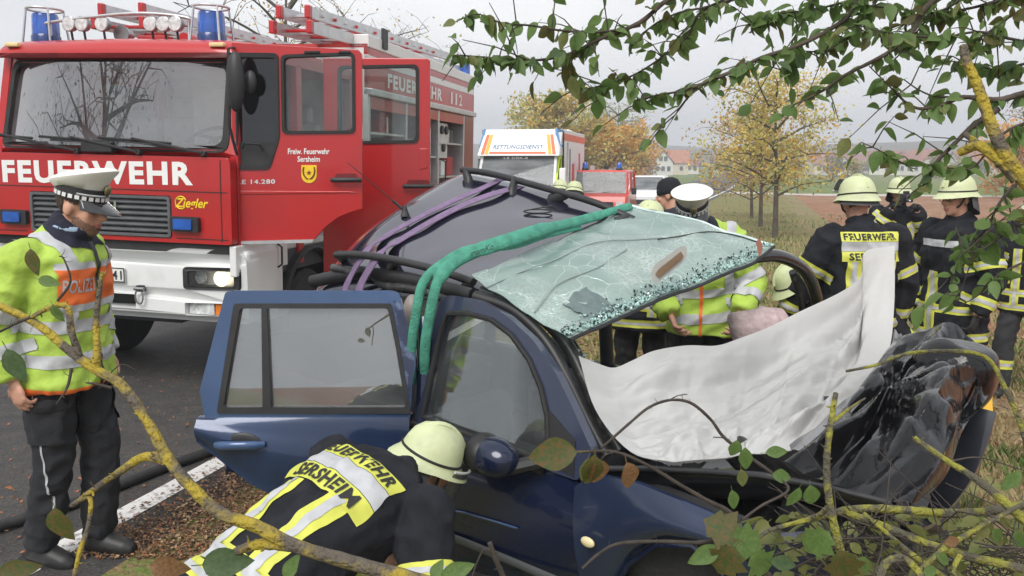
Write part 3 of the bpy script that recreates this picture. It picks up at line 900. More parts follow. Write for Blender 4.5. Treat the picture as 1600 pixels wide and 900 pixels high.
for s in (-1, 1):
    MB().box((s * .75, .03, .9), (.36, .1, .2)).build('headlamp', lens_m, amb, bevel=.03)
for y in (4.4,):
    MB().box((.55, y, 2.82), (.7, .6, .07)).build('roof_unit', am_w, amb, bevel=.03)
road_wheels(amb, 1.03, (.85, 4.7), .34)

# ---- generic small vehicle: lofted hull, glazed cabin
def car_hull(t, prof_low, prof_top, hw, tw, paint, mats):
    """prof_low: (y,z) hull outline; prof_top: front-bottom, front-top, rear-top, rear-bottom of the cabin"""
    rings = []
    for x, k in ((-1, .94), (-.93, 1), (.93, 1), (1, .94)):
        cy = sum(p[0] for p in prof_low) / len(prof_low)
        rings.append([V((x * hw, cy + (y - cy) * k, z)) for y, z in prof_low])
    MB().loft(rings).build('body', paint, t, smooth=35)
    fb, ft, rt, rb = prof_top
    def P(i, s):
        y, z = prof_top[i]
        return V((s * (hw - .06 if i in (0, 3) else tw), y, z))
    MB().loft([[P(1, -1), P(1, 1), P(2, 1), P(2, -1)], [P(1, -.93) + V((0, .05, .05)), P(1, .93) + V((0, .05, .05)), P(2, .93) + V((0, -.05, .05)), P(2, -.93) + V((0, -.05, .05))]]).build('roof', paint, t, bevel=.015)
    def bar(a, b, r=.035):
        MB().tube([a, b], r, 6).build('pillar', paint, t)
    for s in (-1, 1):
        bar(P(0, s), P(1, s)); bar(P(3, s), P(2, s))
        m0, m1 = (P(0, s) + P(3, s)) / 2, (P(1, s) + P(2, s)) / 2
        bar(m0, m1)
        MB().hexa([P(0, s) * .995, m0 * .998, m1, P(1, s)], (-s * .005, 0, 0)).build('side_window', g_dark, t)
        MB().hexa([m0, P(3, s), P(2, s), m1], (-s * .005, 0, 0)).build('side_window', g_dark, t)
    MB().hexa([P(0, -1), P(0, 1), P(1, 1), P(1, -1)], (0, .005, .003)).build('windscreen', g_far, t)
    MB().hexa([P(3, -1), P(3, 1), P(2, 1), P(2, -1)], (0, -.005, .003)).build('rear_window', g_dark, t)
    for s in (-1, 1):
        MB().box((s * hw * .5, (fb[0] + ft[0]) / 2 + .75, fb[1] + .02), (.45, .12, .5)).build('seat', grey_in, t, bevel=.03)
RM = vmat(930, 300, 23, 12)
rv = thing('command_vehicle', 'small red fire service vehicle with two blue roof lights, behind the ambulance', 'fire vehicle', RM)
red2 = pm('orange_red_paint', (.60, .045, .03), .35, var=.08, coat=.4)
car_hull(rv, [(0, .35), (0, .85), (.1, 1.02), (.75, 1.08), (1.0, 1.1), (4.1, 1.1), (4.15, .5), (3.9, .33), (.2, .3)], [(.85, 1.08), (1.2, 1.68), (4.0, 1.68), (4.1, 1.1)], .88, .78, red2, None)
MB().box2((-.5, -.04, .68), (.5, .02, .88)).build('grille', black_pl, rv)
MB().box2((-.86, -.1, .38), (.86, .06, .55)).build('front_bumper', white_p, rv, bevel=.03)
for s in (-1, 1):
    MB().lathe([(.01, 0), (.1, .01), (.11, .05)], (s * .68, -.02, .8), Matrix.Rotation(PI / 2, 3, 'X'), 14).build('headlamp', lens_m, rv, smooth=40)
    MB().box((s * .99, 1.0, 1.15), (.14, .1, .2)).build('wing_mirror', black_pl, rv, bevel=.02)
    b_ = MB().lathe([(.1, 0), (.1, .04), (.085, .06)], (s * .5, 1.75, 1.73), None, 14).build('beacon_base', black_pl, rv)
    MB().lathe([(.085, .06), (.08, .19), (.05, .23)], (s * .5, 1.75, 1.73), None, 14).build('beacon_lens', blue_l, b_, smooth=40)
MB().lathe([(.03, 0), (.07, .14)], (-.25, 1.55, 1.8), Matrix.Rotation(PI / 2, 3, 'X'), 12).build('horn', alu, rv)
MB().rod((-.6, .86, 1.1), (.1, .92, 1.16), .015).rod((.1, .86, 1.1), (.65, .92, 1.14), .015).build('wiper', black_rb, rv)
road_wheels(rv, .86, (.75, 3.3), .34)
WM = vmat(1006, 310, 33, 15)
wv = thing('parked_car', 'small white car on the road, half hidden behind the red fire service vehicle', 'car', WM)
car_hull(wv, [(0, .35), (0, .7), (.15, .82), (1.0, .95), (4.1, .95), (4.15, .5), (3.9, .3), (.2, .28)], [(.95, .94), (1.6, 1.44), (3.4, 1.44), (4.05, .95)], .86, .62, pm('car_white', (.8, .8, .82), .3, var=.03, coat=.5), None)
for s in (-1, 1):
    MB().box((s * .62, .06, .68), (.36, .14, .13)).build('headlamp', lens_m, wv, bevel=.03)
    MB().box((s * .96, 1.2, 1.0), (.16, .1, .12)).build('wing_mirror', black_pl, wv, bevel=.02)
MB().box2((-.45, -.02, .4), (.45, .03, .58)).build('grille', black_pl, wv)
road_wheels(wv, .84, (.75, 3.35), .31)

# ================================================================== WRECKED ESTATE CAR
def car_paint(name, col, rough=.22):
    m = pm(name, col, rough, .2, var=.3, scale=1.5, coat=.7, bump=.012, bscale=4, spec=.35)
    return m
blue = car_paint('dark_blue_paint', (.008, .014, .042))
blue_b = car_paint('blue_door_paint', (.045, .085, .18), .25)
blue_s = pm('scraped_blue_paint', (.02, .03, .075), .3, .3, col2=(.16, .22, .36), scale=16, thr=(.5, .66), coat=.7)
trim = pm('black_trim', (.02, .02, .022), .45, var=.3)
trim2 = pm('worn_black_trim', (.03, .03, .032), .35, col2=(.12, .12, .115), scale=14, thr=(.52, .7))
ca, cw, UPV = V((.73, -.68, 0)).normalized(), V((.68, .73, 0)).normalized(), V((0, 0, 1))
PB = at(648, 655, 3.68)
CARM = Matrix.Translation((0.4, 3.6, gz(.4, 3.6)))
wreck = thing('wrecked_car', 'crushed dark blue estate car with cut-open roof and shattered windscreen, rear door hanging open', 'car', CARM)
CI = inv(wreck)
CMI = CARM.inverted()
def C(mb, name, mat, parent=None, **k):
    if parent is None:
        return mb.build(name, mat, wreck, inv=CI, **k)
    return mb.build(name, mat, parent, **k)
nlow = (-cw + UPV * -.10).normalized()
nup = (-cw + UPV * .22).normalized()
def DL(u, v, w=0):     # near side lower body, w inward
    return on_plane(u, v, PB, nlow) - nlow * w
def DU(u, v, w=0):     # near side upper frames, leaning in
    return on_plane(u, v, PB, nup) - nup * w
def poly_at(pl, t):
    """point at parameter t along a polyline by arc length"""
    P = [V(p) for p in pl]
    L = [(b - a).length for a, b in zip(P, P[1:])]
    s = t * sum(L)
    for i, l in enumerate(L):
        if s <= l or i == len(L) - 1:
            return P[i].lerp(P[i + 1], min(1, s / l) if l else 0)
        s -= l
def pix_patch(top, bot, fn, nu, nv, bulge, th):
    """body panel between two pixel outlines laid on the car side, with outward bulge"""
    def f(u, v):
        a, b = poly_at(top, u), poly_at(bot, u)
        p = a.lerp(b, v)
        return fn(p.x, p.y, bulge(u, v))
    return MB().grid(f, nu, nv, th)
inw = cw * .02
# front door skin
sk = pix_patch([(641, 657), (700, 676), (770, 701), (850, 733), (903, 754)], [(640, 960), (720, 960), (800, 960), (870, 960), (930, 960)], DL, 18, 16,
               lambda u, v: -.055 * math.sin(PI * min(1, v * 1.15)) - (.012 if .5 < v < .53 else 0) + .03 * max(0, v - .8) * 5 * .3, inw)
fdoor = C(sk, 'front_door', blue, smooth=40)
C(MB().tube([DL(x, y, -.066) for x, y in ((676, 813), (750, 840), (820, 868), (905, 903))], .012, 6, flat=(1.6, .5)), 'side_moulding', pm('moulding', (.09, .095, .10), .3), fdoor, smooth=60)
C(MB().tube([DL(x, y, -.062) for x, y in ((684, 784), (740, 792), (790, 806), (824, 816))], .005, 5), 'door_crease', blue_b, fdoor, smooth=60)
# front door window frame
fo = [(641, 660), (652, 610), (668, 540), (688, 466), (702, 461), (742, 467), (788, 490), (832, 530), (868, 582), (896, 640), (926, 705), (903, 752)]
fi = [(858, 722), (856, 650), (846, 606), (828, 563), (800, 524), (768, 500), (728, 489), (700, 490), (690, 515), (676, 580), (662, 650), (700, 668), (770, 692)]
C(MB().slab([rpoly(fo, 8, 3), rpoly(fi, 7, 3)], DU, .05), 'window_frame', car_paint('frame_paint', (.035, .045, .085), .3), fdoor, bevel=.012)
C(MB().tube([DU(x, y, -.004) for x, y in fi + fi[:1]], .012, 6), 'window_seal', black_rb, fdoor, smooth=60)
C(MB().slab([[(662, 652), (676, 580), (690, 515), (700, 490), (728, 489), (768, 500), (800, 524), (828, 563), (846, 606), (856, 650), (858, 722), (770, 694)]], lambda u, v, w: DU(u, v, w + .02), .004), 'window', g_clear, fdoor)
C(MB().tube([DL(x, y, -.01) for x, y in ((646, 660), (700, 679), (770, 705), (850, 736))], .013, 6, flat=(1, 1)), 'waist_seal', trim, fdoor, smooth=60)
C(MB().slab([[(858, 640), (858, 726), (897, 745), (900, 690)]], lambda u, v, w: DU(u, v, w - .004), .03), 'mirror_sail', trim, fdoor)
mc = DL(806, 696, -.13)
Mm = Matrix((ca, cw, UPV)).transposed()
mirr = C(MB().ell(mc, (.115, .085, .078), 20, 14, Mm), 'wing_mirror', blue, fdoor, smooth=60)
C(MB().ell(mc - ca * .055, (.085, .092, .083), 16, 10, Mm), 'mirror_housing', trim, mirr, smooth=60)
C(MB().rod(mc + ca * .05 - UPV * .04, DL(862, 716, .0), .03), 'mirror_foot', trim, mirr)
# front wing with arch, indicator, tyre
fw = pix_patch([(905, 756), (935, 737), (1000, 752), (1070, 783), (1140, 815), (1220, 852), (1290, 905)], [(931, 960), (962, 925), (992, 872), (1035, 842), (1090, 842), (1135, 880), (1160, 960)], DL, 26, 10,
               lambda u, v: -.075 * math.sin(PI * min(1, .12 + v * .85)) + .05 * u * (1 - v), inw)
wing = C(fw, 'front_wing', car_paint('wing_paint', (.022, .034, .075)), smooth=50)
C(MB().tube([DL(x, y, -.035) for x, y in ((962, 925), (992, 874), (1035, 845), (1090, 845), (1135, 882), (1158, 950))], .012, 6), 'arch_lip', blue, wing, smooth=60)
ii = DL(943, 830, -.098)
C(MB().ell(ii, (.032, .012, .02), 14, 8, Mm), 'side_indicator', pm('cream_lens', (.72, .62, .36), .25), wing, smooth=60)
whc = DL(1075, 955, .12)
C(MB().lathe([(.17, -.09), (.27, -.1), (.30, -.07), (.30, .07), (.27, .1), (.17, .09)], whc, Matrix((ca, UPV, cw)).transposed(), 28), 'front_wheel', tyre_m, smooth=40)
C(MB().grid(lambda u, v: DL(940, 752, .12) + ca * (1.5 * u) + cw * (.0) - UPV * (.75 * v + .12 * u), 6, 4, cw * .02), 'inner_wing', dark_in)
# engine bay and dark nose under the hood
C(MB().box(PB + ca * 1.5 + cw * .75 - UPV * .42, (.9, 1.2, .5), Mm), 'engine_block', dark_in, bevel=.05)
for k in range(9):
    p = PB + ca * R.uniform(1.3, 2.15) + cw * R.uniform(.2, .9) + UPV * R.uniform(-.15, .0)
    C(MB().box(p, (R.uniform(.1, .3), R.uniform(.1, .3), R.uniform(.06, .18)), Euler((R.random(), R.random(), R.random())).to_matrix()), 'engine_part', R.choice([trim, trim2, black_pl]), bevel=.02)
C(MB().ell(DL(1222, 868, .0), (.07, .03, .035), 16, 10, Mm), 'headlamp', pm('dark_lens', (.06, .07, .08), .1, coat=1), smooth=60)
C(MB().grid(lambda u, v: at(lerp(1180, 1340, u), lerp(842, 940, v), lerp(2.36, 2.3, u)) - ca * 0 + V((0, 0, .02 * noise.noise(V((u * 6, v * 6, 0))))), 10, 6, V((0, .05, 0))), 'front_bumper', blue, smooth=60)
# hood, popped and crumpled
def hood_f(u, v):     # u along near edge to the nose, v across
    e = [V((930, 728, 2.98)), V((1020, 727, 2.86)), V((1190, 737, 2.62)), V((1290, 756, 2.5)), V((1392, 781, 2.38))]
    q = poly_at(e, u)
    p = at(q.x, q.y, q.z)
    p = p + cw * (1.22 * v) + UPV * (-.24 * math.sin(PI * v) ** .7 + .0 * v + .03 * noise.noise(V((u * 3, v * 3, 1))) * min(1, v * 5))
    return p
hood = C(MB().grid(hood_f, 30, 24, UPV * -.014), 'hood', pm('hood_paint', (.02, .022, .03), .3, .3, var=.2, coat=.8), smooth=60)
C(MB().tube([hood_f(i / 20, 0) + V((0, -.004, -.01)) for i in range(21)], .011, 6), 'hood_edge', trim, hood, smooth=60)
# windscreen pillar and its trims, near side
ap1 = [(742, 463, 3.72), (800, 484, 3.62), (850, 530, 3.5), (886, 590, 3.4), (920, 660, 3.3), (948, 712, 3.22)]
ap2 = [(752, 455, 3.78), (825, 482, 3.66), (880, 530, 3.54), (912, 590, 3.45), (945, 660, 3.32), (970, 705, 3.24)]
ap3 = [(800, 470, 3.8), (868, 505, 3.66), (900, 545, 3.58), (930, 612, 3.46), (965, 680, 3.34), (985, 706, 3.28)]
for pth, r_, mm in ((ap1, .028, trim), (ap2, .030, trim2), (ap3, .018, trim2)):
    C(MB().tube(smooth_path([at(*p) for p in pth]), r_, 8), 'windscreen_pillar', mm, smooth=60)
# splinters of glass along the pillar
for k in range(46):
    q = poly_at([V(p) for p in ap3], R.random())
    p = at(q.x + R.uniform(-2, 16), q.y + R.uniform(-6, 8), q.z - .03)
    if k < 30:
        r_ = R.uniform(.006, .016)
        C(MB().ell(p, (r_, r_ * .7, r_ * .8), 5, 3), 'glass_splinter', MATS.get('glass_crumb') or pm('glass_crumb', (.55, .68, .66), .15, coat=1, var=.3))
# cabin floor, sill, seats, far side
C(MB().box(PB + ca * .05 + cw * .75 - UPV * .62, (2.6, 1.42, .35), Mm), 'floor_pan', dark_in)
C(MB().box(PB + ca * 1.0 + cw * .85 - UPV * .42, (.3, 1.1, .40), Mm), 'dashboard', dark_in, bevel=.04)
for s in (.38, 1.05):
    st = C(MB().box(PB + ca * .3 + cw * s - UPV * .3, (.52, .5, .16), Mm), 'front_seat', dark_in, bevel=.05)
    C(MB().box(PB - ca * .0 + cw * s - UPV * .20, (.14, .46, .46), Matrix.Rotation(0, 3, 'X') @ Mm), 'seat_back', pm('seat_cloth', (.07, .072, .08), .9), st, bevel=.06)
    C(MB().box(PB - ca * .06 + cw * s + UPV * .13, (.1, .26, .16), Mm), 'headrest', MATS['seat_cloth'], st, bevel=.04)
C(MB().box(PB - ca * .9 + cw * .75 - UPV * .30, (.2, 1.2, .5), Mm), 'rear_seat', MATS['seat_cloth'], bevel=.06)
far = PB + cw * 1.5
C(MB().box(far + ca * .2 - UPV * .4, (2.9, .06, .78), Mm), 'far_side_panel', blue, bevel=.02)
for a_, z_, lean in ((-.02, .62, .0), (-1.0, .75, .1)):
    C(MB().tube([far + ca * a_ - UPV * .02, far + ca * (a_ + lean) + UPV * z_ * .6 - cw * .04, far + ca * (a_ + lean) + UPV * z_ - cw * .1], .04, 8), 'far_pillar', trim, smooth=60)
C(MB().tube(smooth_path([at(1178, 402, 4.35), at(1215, 400, 4.4), at(1250, 416, 4.5), at(1270, 446, 4.62), at(1279, 486, 4.75), at(1282, 540, 4.9)]), .035, 10), 'far_door_frame', pm('gloss_black', (.012, .012, .014), .2, coat=1), smooth=60)
C(MB().tube(smooth_path([at(1238, 425, 4.55), at(1250, 465, 4.68), at(1256, 500, 4.8), at(1260, 540, 4.95)]), .02, 8), 'far_door_seal', trim2, smooth=60)
# rear quarter: lower side, arch, pillars, tail
C(MB().grid(lambda u, v: PB - ca * (1.75 * u + .02) + cw * (-.03 * math.sin(PI * v) + .05 * u) + UPV * (.02 - .78 * v), 14, 8, inw), 'rear_quarter', blue, smooth=50)
C(MB().grid(lambda u, v: PB - ca * (1.78 + .08 * math.sin(PI * v)) + cw * (1.5 * u) + UPV * (.1 - .85 * v), 8, 8, -ca * .02), 'tailgate', blue, smooth=50)
C(MB().lathe([(.17, -.09), (.27, -.1), (.30, -.07), (.30, .07), (.27, .1), (.17, .09)], PB - ca * 1.05 + cw * .14 - UPV * .66, Matrix((ca, UPV, cw)).transposed(), 24), 'rear_wheel', tyre_m, smooth=40)
C(MB().tube([PB + cw * .05, PB + cw * .08 + UPV * .35, at(664, 500, 3.8)], .045, 8), 'door_post', blue, smooth=60)
C(MB().ell(at(645, 492, 3.9), (.05, .05, .10), 12, 10), 'belt_reel_cover', pm('beige_trim', (.25, .22, .2), .5), smooth=60)

def crease(u, v, seed, amp, n):
    """sharp-creased crumple: random heights on a skewed triangle net, flat between"""
    x, y = u * n + .35 * math.sin(v * 5 + seed), v * n + .35 * math.sin(u * 4 + seed)
    i, j = math.floor(x), math.floor(y); a, b = x - i, y - j
    h = lambda p, q: noise.noise(V((p * 1.37 + seed, q * 1.71 - seed, seed * .3)))
    if a + b < 1:
        r_ = h(i, j) + a * (h(i + 1, j) - h(i, j)) + b * (h(i, j + 1) - h(i, j))
    else:
        r_ = h(i + 1, j + 1) + (1 - a) * (h(i, j + 1) - h(i + 1, j + 1)) + (1 - b) * (h(i + 1, j) - h(i + 1, j + 1))
    return amp * r_

# ---- roof with rails
def roof_f(u, v):      # u rear->front, v near->far
    nr, nf = at(487, 444, 4.60), at(740, 462, 3.75)
    fr_, ff = at(718, 262, 5.45), at(988, 330, 4.62)
    p = nr.lerp(nf, u).lerp(fr_.lerp(ff, u), v)
    crown = .075 * math.sin(PI * v) ** .7 + .03 * math.sin(PI * u)
    edge = -.035 * (max(0, 1 - v / .10) ** 2 + max(0, (v - .94) / .06) ** 2)
    p = p + UPV * (crown * .7 + edge) - ca * (.10 * math.sin(PI * v)) * (1 - u)
    p = p - UPV * (.05 * max(0, 1 - u / .14) ** 2)
    p += UPV * .012 * noise.noise(V((u * 4, v * 4, 2)))
    return p
roof_m = pm('roof_paint', (.022, .022, .042), .13, .35, var=.15, coat=1, scale=2)
roof = C(MB().grid(roof_f, 36, 30, UPV * -.02), 'roof', roof_m, smooth=60)
RB = BVHTree.FromPolygons([roof_f(i / 36, j / 30) for i in range(37) for j in range(31)], [(i * 31 + j, (i + 1) * 31 + j, (i + 1) * 31 + j + 1, i * 31 + j + 1) for i in range(36) for j in range(30)])
def on_roof(px, py, h=.01):
    d = ray(px, py).normalized()
    hit = RB.ray_cast(CAM, d)
    if hit[0] is None:
        hit = RB.find_nearest(CAM + d * 4.4)
        q = CAM + d * (hit[0] - CAM).dot(d)
        return q
    return hit[0] - d * h + UPV * h
for k, (pts, posts) in enumerate(((((526, 398), (560, 398), (610, 405), (680, 421), (740, 441)), ((536, 402), (612, 420), (728, 452))), (((722, 269), (770, 276), (850, 298), (930, 322), (990, 338)), ((732, 282), (800, 300), (862, 312), (965, 348))))):
    path = []
    for i, p in enumerate(pts):
        Y = lerp(4.42, 3.80, i / 4)
        path.append(at(p[0], p[1], Y) if k == 0 else on_roof(p[0], p[1] + 5, .035))
    rl = C(MB().tube(smooth_path(path), .020, 8, flat=(1.0, 1.2)), 'roof_rail', trim, smooth=60)
    for i, p in enumerate(posts):
        f = i / (len(posts) - 1)
        top = poly_at(path, min(1, max(0, f * .96 + .02)))
        base = on_roof(p[0], p[1], .0)
        C(MB().tube([top, base + UPV * .0, base - UPV * .02], [.026, .036, .04], 8, flat=(1, .8)), 'rail_foot', trim, rl, smooth=60)
# cut roof edge, liner and hanging trim below the near rail
C(MB().tube([at(x, y, d) for x, y, d in ((487, 440, 4.58), (560, 425, 4.36), (640, 436, 4.06), (738, 462, 3.74))], .035, 8, flat=(1, .7)), 'roof_side_beam', trim, smooth=60)
C(MB().tube(smooth_path([at(x, y, d) for x, y, d in ((520, 418, 4.46), (580, 430, 4.28), (600, 446, 4.2), (650, 452, 4.0), (735, 478, 3.76))]), .022, 8), 'torn_trim', trim2, smooth=60)
C(MB().grid(lambda u, v: at(lerp(500, 560, u), lerp(436, 462, v), lerp(4.6, 4.4, u)) + cw * .1 + V((0, .02 * math.sin(9 * u), 0)), 6, 3, cw * .01), 'headliner', pm('liner', (.45, .44, .42), .9), smooth=60)
an = C(MB().lathe([(.03, 0), (.018, .03), (.009, .06)], on_roof(633, 338, 0), None, 12), 'aerial_base', trim)
b0, b1 = on_roof(633, 338, 0) + UPV * .03, at(543, 254, 4.85)
C(MB().tube([b0, b0.lerp(b1, .22)], .008, 6).tube([b0.lerp(b1, .22), b1], [.004, .0025], 5), 'aerial', trim, an)
C(MB().tube([on_roof(818 + 22 * (1 - math.cos(t)) / 1, 333 + 3 * math.sin(t), .01) for t in np.linspace(0, 6.0, 16)] + [on_roof(862, 330, .03)], .004, 5), 'dangling_wire', trim)

# ---- windscreen torn loose, still joined to the roof edge
def ws_f(u, v):       # u roof edge -> cowl edge, v near -> far
    e0 = [V((738, 437, 3.74)), V((800, 405, 3.95)), V((880, 365, 4.25)), V((988, 324, 4.62))]
    e1 = [V((890, 527, 3.36)), V((1000, 480, 3.58)), V((1100, 438, 3.82)), V((1180, 404, 4.02)), V((1209, 383, 4.12))]
    a, b = poly_at(e0, v), poly_at(e1, v)
    q = a.lerp(b, u)
    far_b = 6.0 * math.sin(PI * u) * v
    p = at(q.x, q.y - far_b, q.z)
    n = V((-.15, -.55, .8))
    return p + n * (.05 * math.sin(PI * u) * math.sin(PI * v) + crease(u, v * 1.3, 6.5, .06, 4) + .016 * noise.noise(V((u * 5, v * 6, 4))) + .006 * noise.noise(V((u * 16, v * 18, 9))))
def shattered():
    m = bpy.data.materials.new('shattered_glass')
    m.use_nodes = True
    n = m.node_tree; n.nodes.clear(); L = n.links
    out = n.nodes.new('ShaderNodeOutputMaterial')
    tcn = n.nodes.new('ShaderNodeTexCoord')
    ns = n.nodes.new('ShaderNodeTexNoise'); ns.inputs['Scale'].default_value = 4; ns.inputs['Detail'].default_value = 3
    L.new(tcn.outputs['Object'], ns.inputs['Vector'])
    mixv = n.nodes.new('ShaderNodeMixRGB'); mixv.inputs[0].default_value = .16
    L.new(tcn.outputs['Object'], mixv.inputs[1]); L.new(ns.outputs['Color'], mixv.inputs[2])
    def crack(scale, w):
        v = n.nodes.new('ShaderNodeTexVoronoi'); v.feature = 'DISTANCE_TO_EDGE'; v.inputs['Scale'].default_value = scale
        L.new(mixv.outputs[0], v.inputs['Vector'])
        r = n.nodes.new('ShaderNodeValToRGB')
        r.color_ramp.elements[0].position = 0; r.color_ramp.elements[0].color = (1, 1, 1, 1)
        r.color_ramp.elements[1].position = w; r.color_ramp.elements[1].color = (0, 0, 0, 1)
        L.new(v.outputs['Distance'], r.inputs[0])
        return r.outputs[0]
    c1, c2 = crack(6, .012), crack(42, .14)
    mask = n.nodes.new('ShaderNodeTexNoise'); mask.inputs['Scale'].default_value = 3.2; mask.inputs['Detail'].default_value = 4
    L.new(tcn.outputs['Object'], mask.inputs['Vector'])
    mr = n.nodes.new('ShaderNodeValToRGB'); mr.color_ramp.elements[0].position = .50; mr.color_ramp.elements[1].position = .72
    L.new(mask.outputs[0], mr.inputs[0])
    mul = n.nodes.new('ShaderNodeMath'); mul.operation = 'MULTIPLY'; L.new(c2, mul.inputs[0]); L.new(mr.outputs[0], mul.inputs[1])
    ad = n.nodes.new('ShaderNodeMath'); ad.operation = 'MAXIMUM'; L.new(mul.outputs[0], ad.inputs[0]); L.new(c1, ad.inputs[1])
    colr = n.nodes.new('ShaderNodeValToRGB')
    colr.color_ramp.elements[0].position = .3; colr.color_ramp.elements[0].color = (.42, .60, .55, 1)
    colr.color_ramp.elements[1].position = .68; colr.color_ramp.elements[1].color = (.64, .77, .73, 1)
    L.new(mask.outputs[0], colr.inputs[0])
    cm = n.nodes.new('ShaderNodeMixRGB'); cm.inputs[2].default_value = (.80, .86, .84, 1)
    sc_ = n.nodes.new('ShaderNodeMath'); sc_.operation = 'MULTIPLY'; sc_.inputs[1].default_value = .55; L.new(ad.outputs[0], sc_.inputs[0]); L.new(sc_.outputs[0], cm.inputs[0]); L.new(colr.outputs[0], cm.inputs[1])
    df = n.nodes.new('ShaderNodeBsdfDiffuse'); L.new(cm.outputs[0], df.inputs[0])
    tl = n.nodes.new('ShaderNodeBsdfTranslucent'); L.new(cm.outputs[0], tl.inputs[0])
    d2 = n.nodes.new('ShaderNodeMixShader'); d2.inputs[0].default_value = .35; L.new(df.outputs[0], d2.inputs[1]); L.new(tl.outputs[0], d2.inputs[2])
    tr = n.nodes.new('ShaderNodeBsdfTransparent'); tr.inputs[0].default_value = (.55, .75, .68, 1)
    fac = n.nodes.new('ShaderNodeMath'); fac.operation = 'MULTIPLY_ADD'; fac.inputs[1].default_value = .28; fac.inputs[2].default_value = .62; fac.use_clamp = True
    L.new(ad.outputs[0], fac.inputs[0])
    s1 = n.nodes.new('ShaderNodeMixShader'); L.new(fac.outputs[0], s1.inputs[0]); L.new(tr.outputs[0], s1.inputs[1]); L.new(d2.outputs[0], s1.inputs[2])
    gl = n.nodes.new('ShaderNodeBsdfGlossy'); gl.inputs['Roughness'].default_value = .12
    bp = n.nodes.new('ShaderNodeBump'); bp.inputs['Strength'].default_value = .5; bp.inputs['Distance'].default_value = .01
    L.new(ad.outputs[0], bp.inputs['Height']); L.new(bp.outputs[0], gl.inputs['Normal'])
    lw = n.nodes.new('ShaderNodeFresnel'); lw.inputs[0].default_value = 1.5
    s2 = n.nodes.new('ShaderNodeMixShader'); L.new(lw.outputs[0], s2.inputs[0]); L.new(s1.outputs[0], s2.inputs[1]); L.new(gl.outputs[0], s2.inputs[2])
    L.new(s2.outputs[0], out.inputs[0])
    return m
M_shat = shattered()
scrn = C(MB().grid(ws_f, 26, 36, V((.002, .004, -.005))), 'windscreen', M_shat, smooth=60)
C(MB().tube([ws_f(1, i / 30) + V((0, 0, -.006)) for i in range(31)], .009, 6), 'screen_seal', trim, scrn, smooth=60)
C(MB().tube([ws_f(i / 12, 1) for i in range(13)], .007, 6), 'screen_rim', MATS['glass_crumb'], scrn, smooth=60)
# long cracks standing proud, dark band of the lower edge broken into crumbs
for k, pts in enumerate((((.15, .0), (.2, .2), (.27, .35), (.3, .55), (.42, .7), (.5, .78)), ((.5, .75), (.55, .82), (.62, .93), (.74, .985), (.9, .99)), ((.6, .02), (.5, .2), (.55, .4), (.48, .6)))):
    C(MB().tube(smooth_path([ws_f(a, b) + V((-.002, -.004, .006)) for a, b in pts], 4), .0035, 4), 'crack', trim if k == 1 else pm('crack_grey', (.25, .3, .3), .5), scrn)
mb = MB()
for k in range(420):
    v = R.random(); u = 1 - abs(R.gauss(0, .055)) - .015
    p = ws_f(min(.985, u), v) + V((-.003, -.006, .007))
    r_ = R.uniform(.002, .007)
    mb.box(p, (r_ * 1.6, r_, r_ * .8), Euler((R.random() * 3, R.random() * 3, R.random() * 3)).to_matrix())
o = C(mb, 'dark_crumbs', pm('frit_black', (.02, .04, .04), .4), scrn); o['kind'] = 'stuff'
mb = MB()
for k in range(800):
    v = R.random(); u = 1 - abs(R.gauss(0, .04)) - .01
    p = ws_f(min(.99, u), v) + V((-.003, -.007, .008))
    r_ = R.uniform(.002, .007)
    mb.box(p, (r_ * 1.5, r_, r_), Euler((R.random() * 3, R.random() * 3, R.random() * 3)).to_matrix())
o = C(mb, 'glass_crumbs', pm('crumb_green', (.42, .62, .58), .15, coat=1, var=.3), scrn); o['kind'] = 'stuff'
C(MB().grid(lambda u, v: ws_f(lerp(.66, .93, u), lerp(.14, .27, v)) + V((-.002, -.005, .007 + .0 * u)) + V((.03 * noise.noise(V((u * 3, v * 3, 8))), 0, .03 * noise.noise(V((u * 3, v * 3, 2))))), 9, 9), 'dark_sticker', pm('sticker_grey', (.12, .17, .17), .6), scrn)
# rear view mirror caught on the glass
rm = [(1016, 428), (1022, 414), (1062, 385), (1073, 384), (1074, 398), (1068, 410), (1030, 440), (1022, 444)]
rmo = C(MB().slab([rpoly(rm, 6, 3)], lambda u, v, w: at(u, v, 3.58 + w), .03), 'interior_mirror', pm('mirror_shell', (.42, .42, .40), .5), bevel=.006)
C(MB().slab([[(1024, 428), (1030, 420), (1064, 393), (1068, 400), (1064, 406), (1030, 434)]], lambda u, v, w: at(u, v, 3.572 + w), .003), 'mirror_glass', pm('dull_mirror', (.55, .52, .44), .12, .9, col2=(.36, .33, .26), scale=9), rmo)
C(MB().slab([rpoly([(1181, 380), (1186, 370), (1192, 384), (1190, 396), (1186, 402)], 2)], lambda u, v, w: at(u, v, 3.98 + w), .01), 'torn_label', pm('label_red', (.35, .14, .1), .6), scrn)

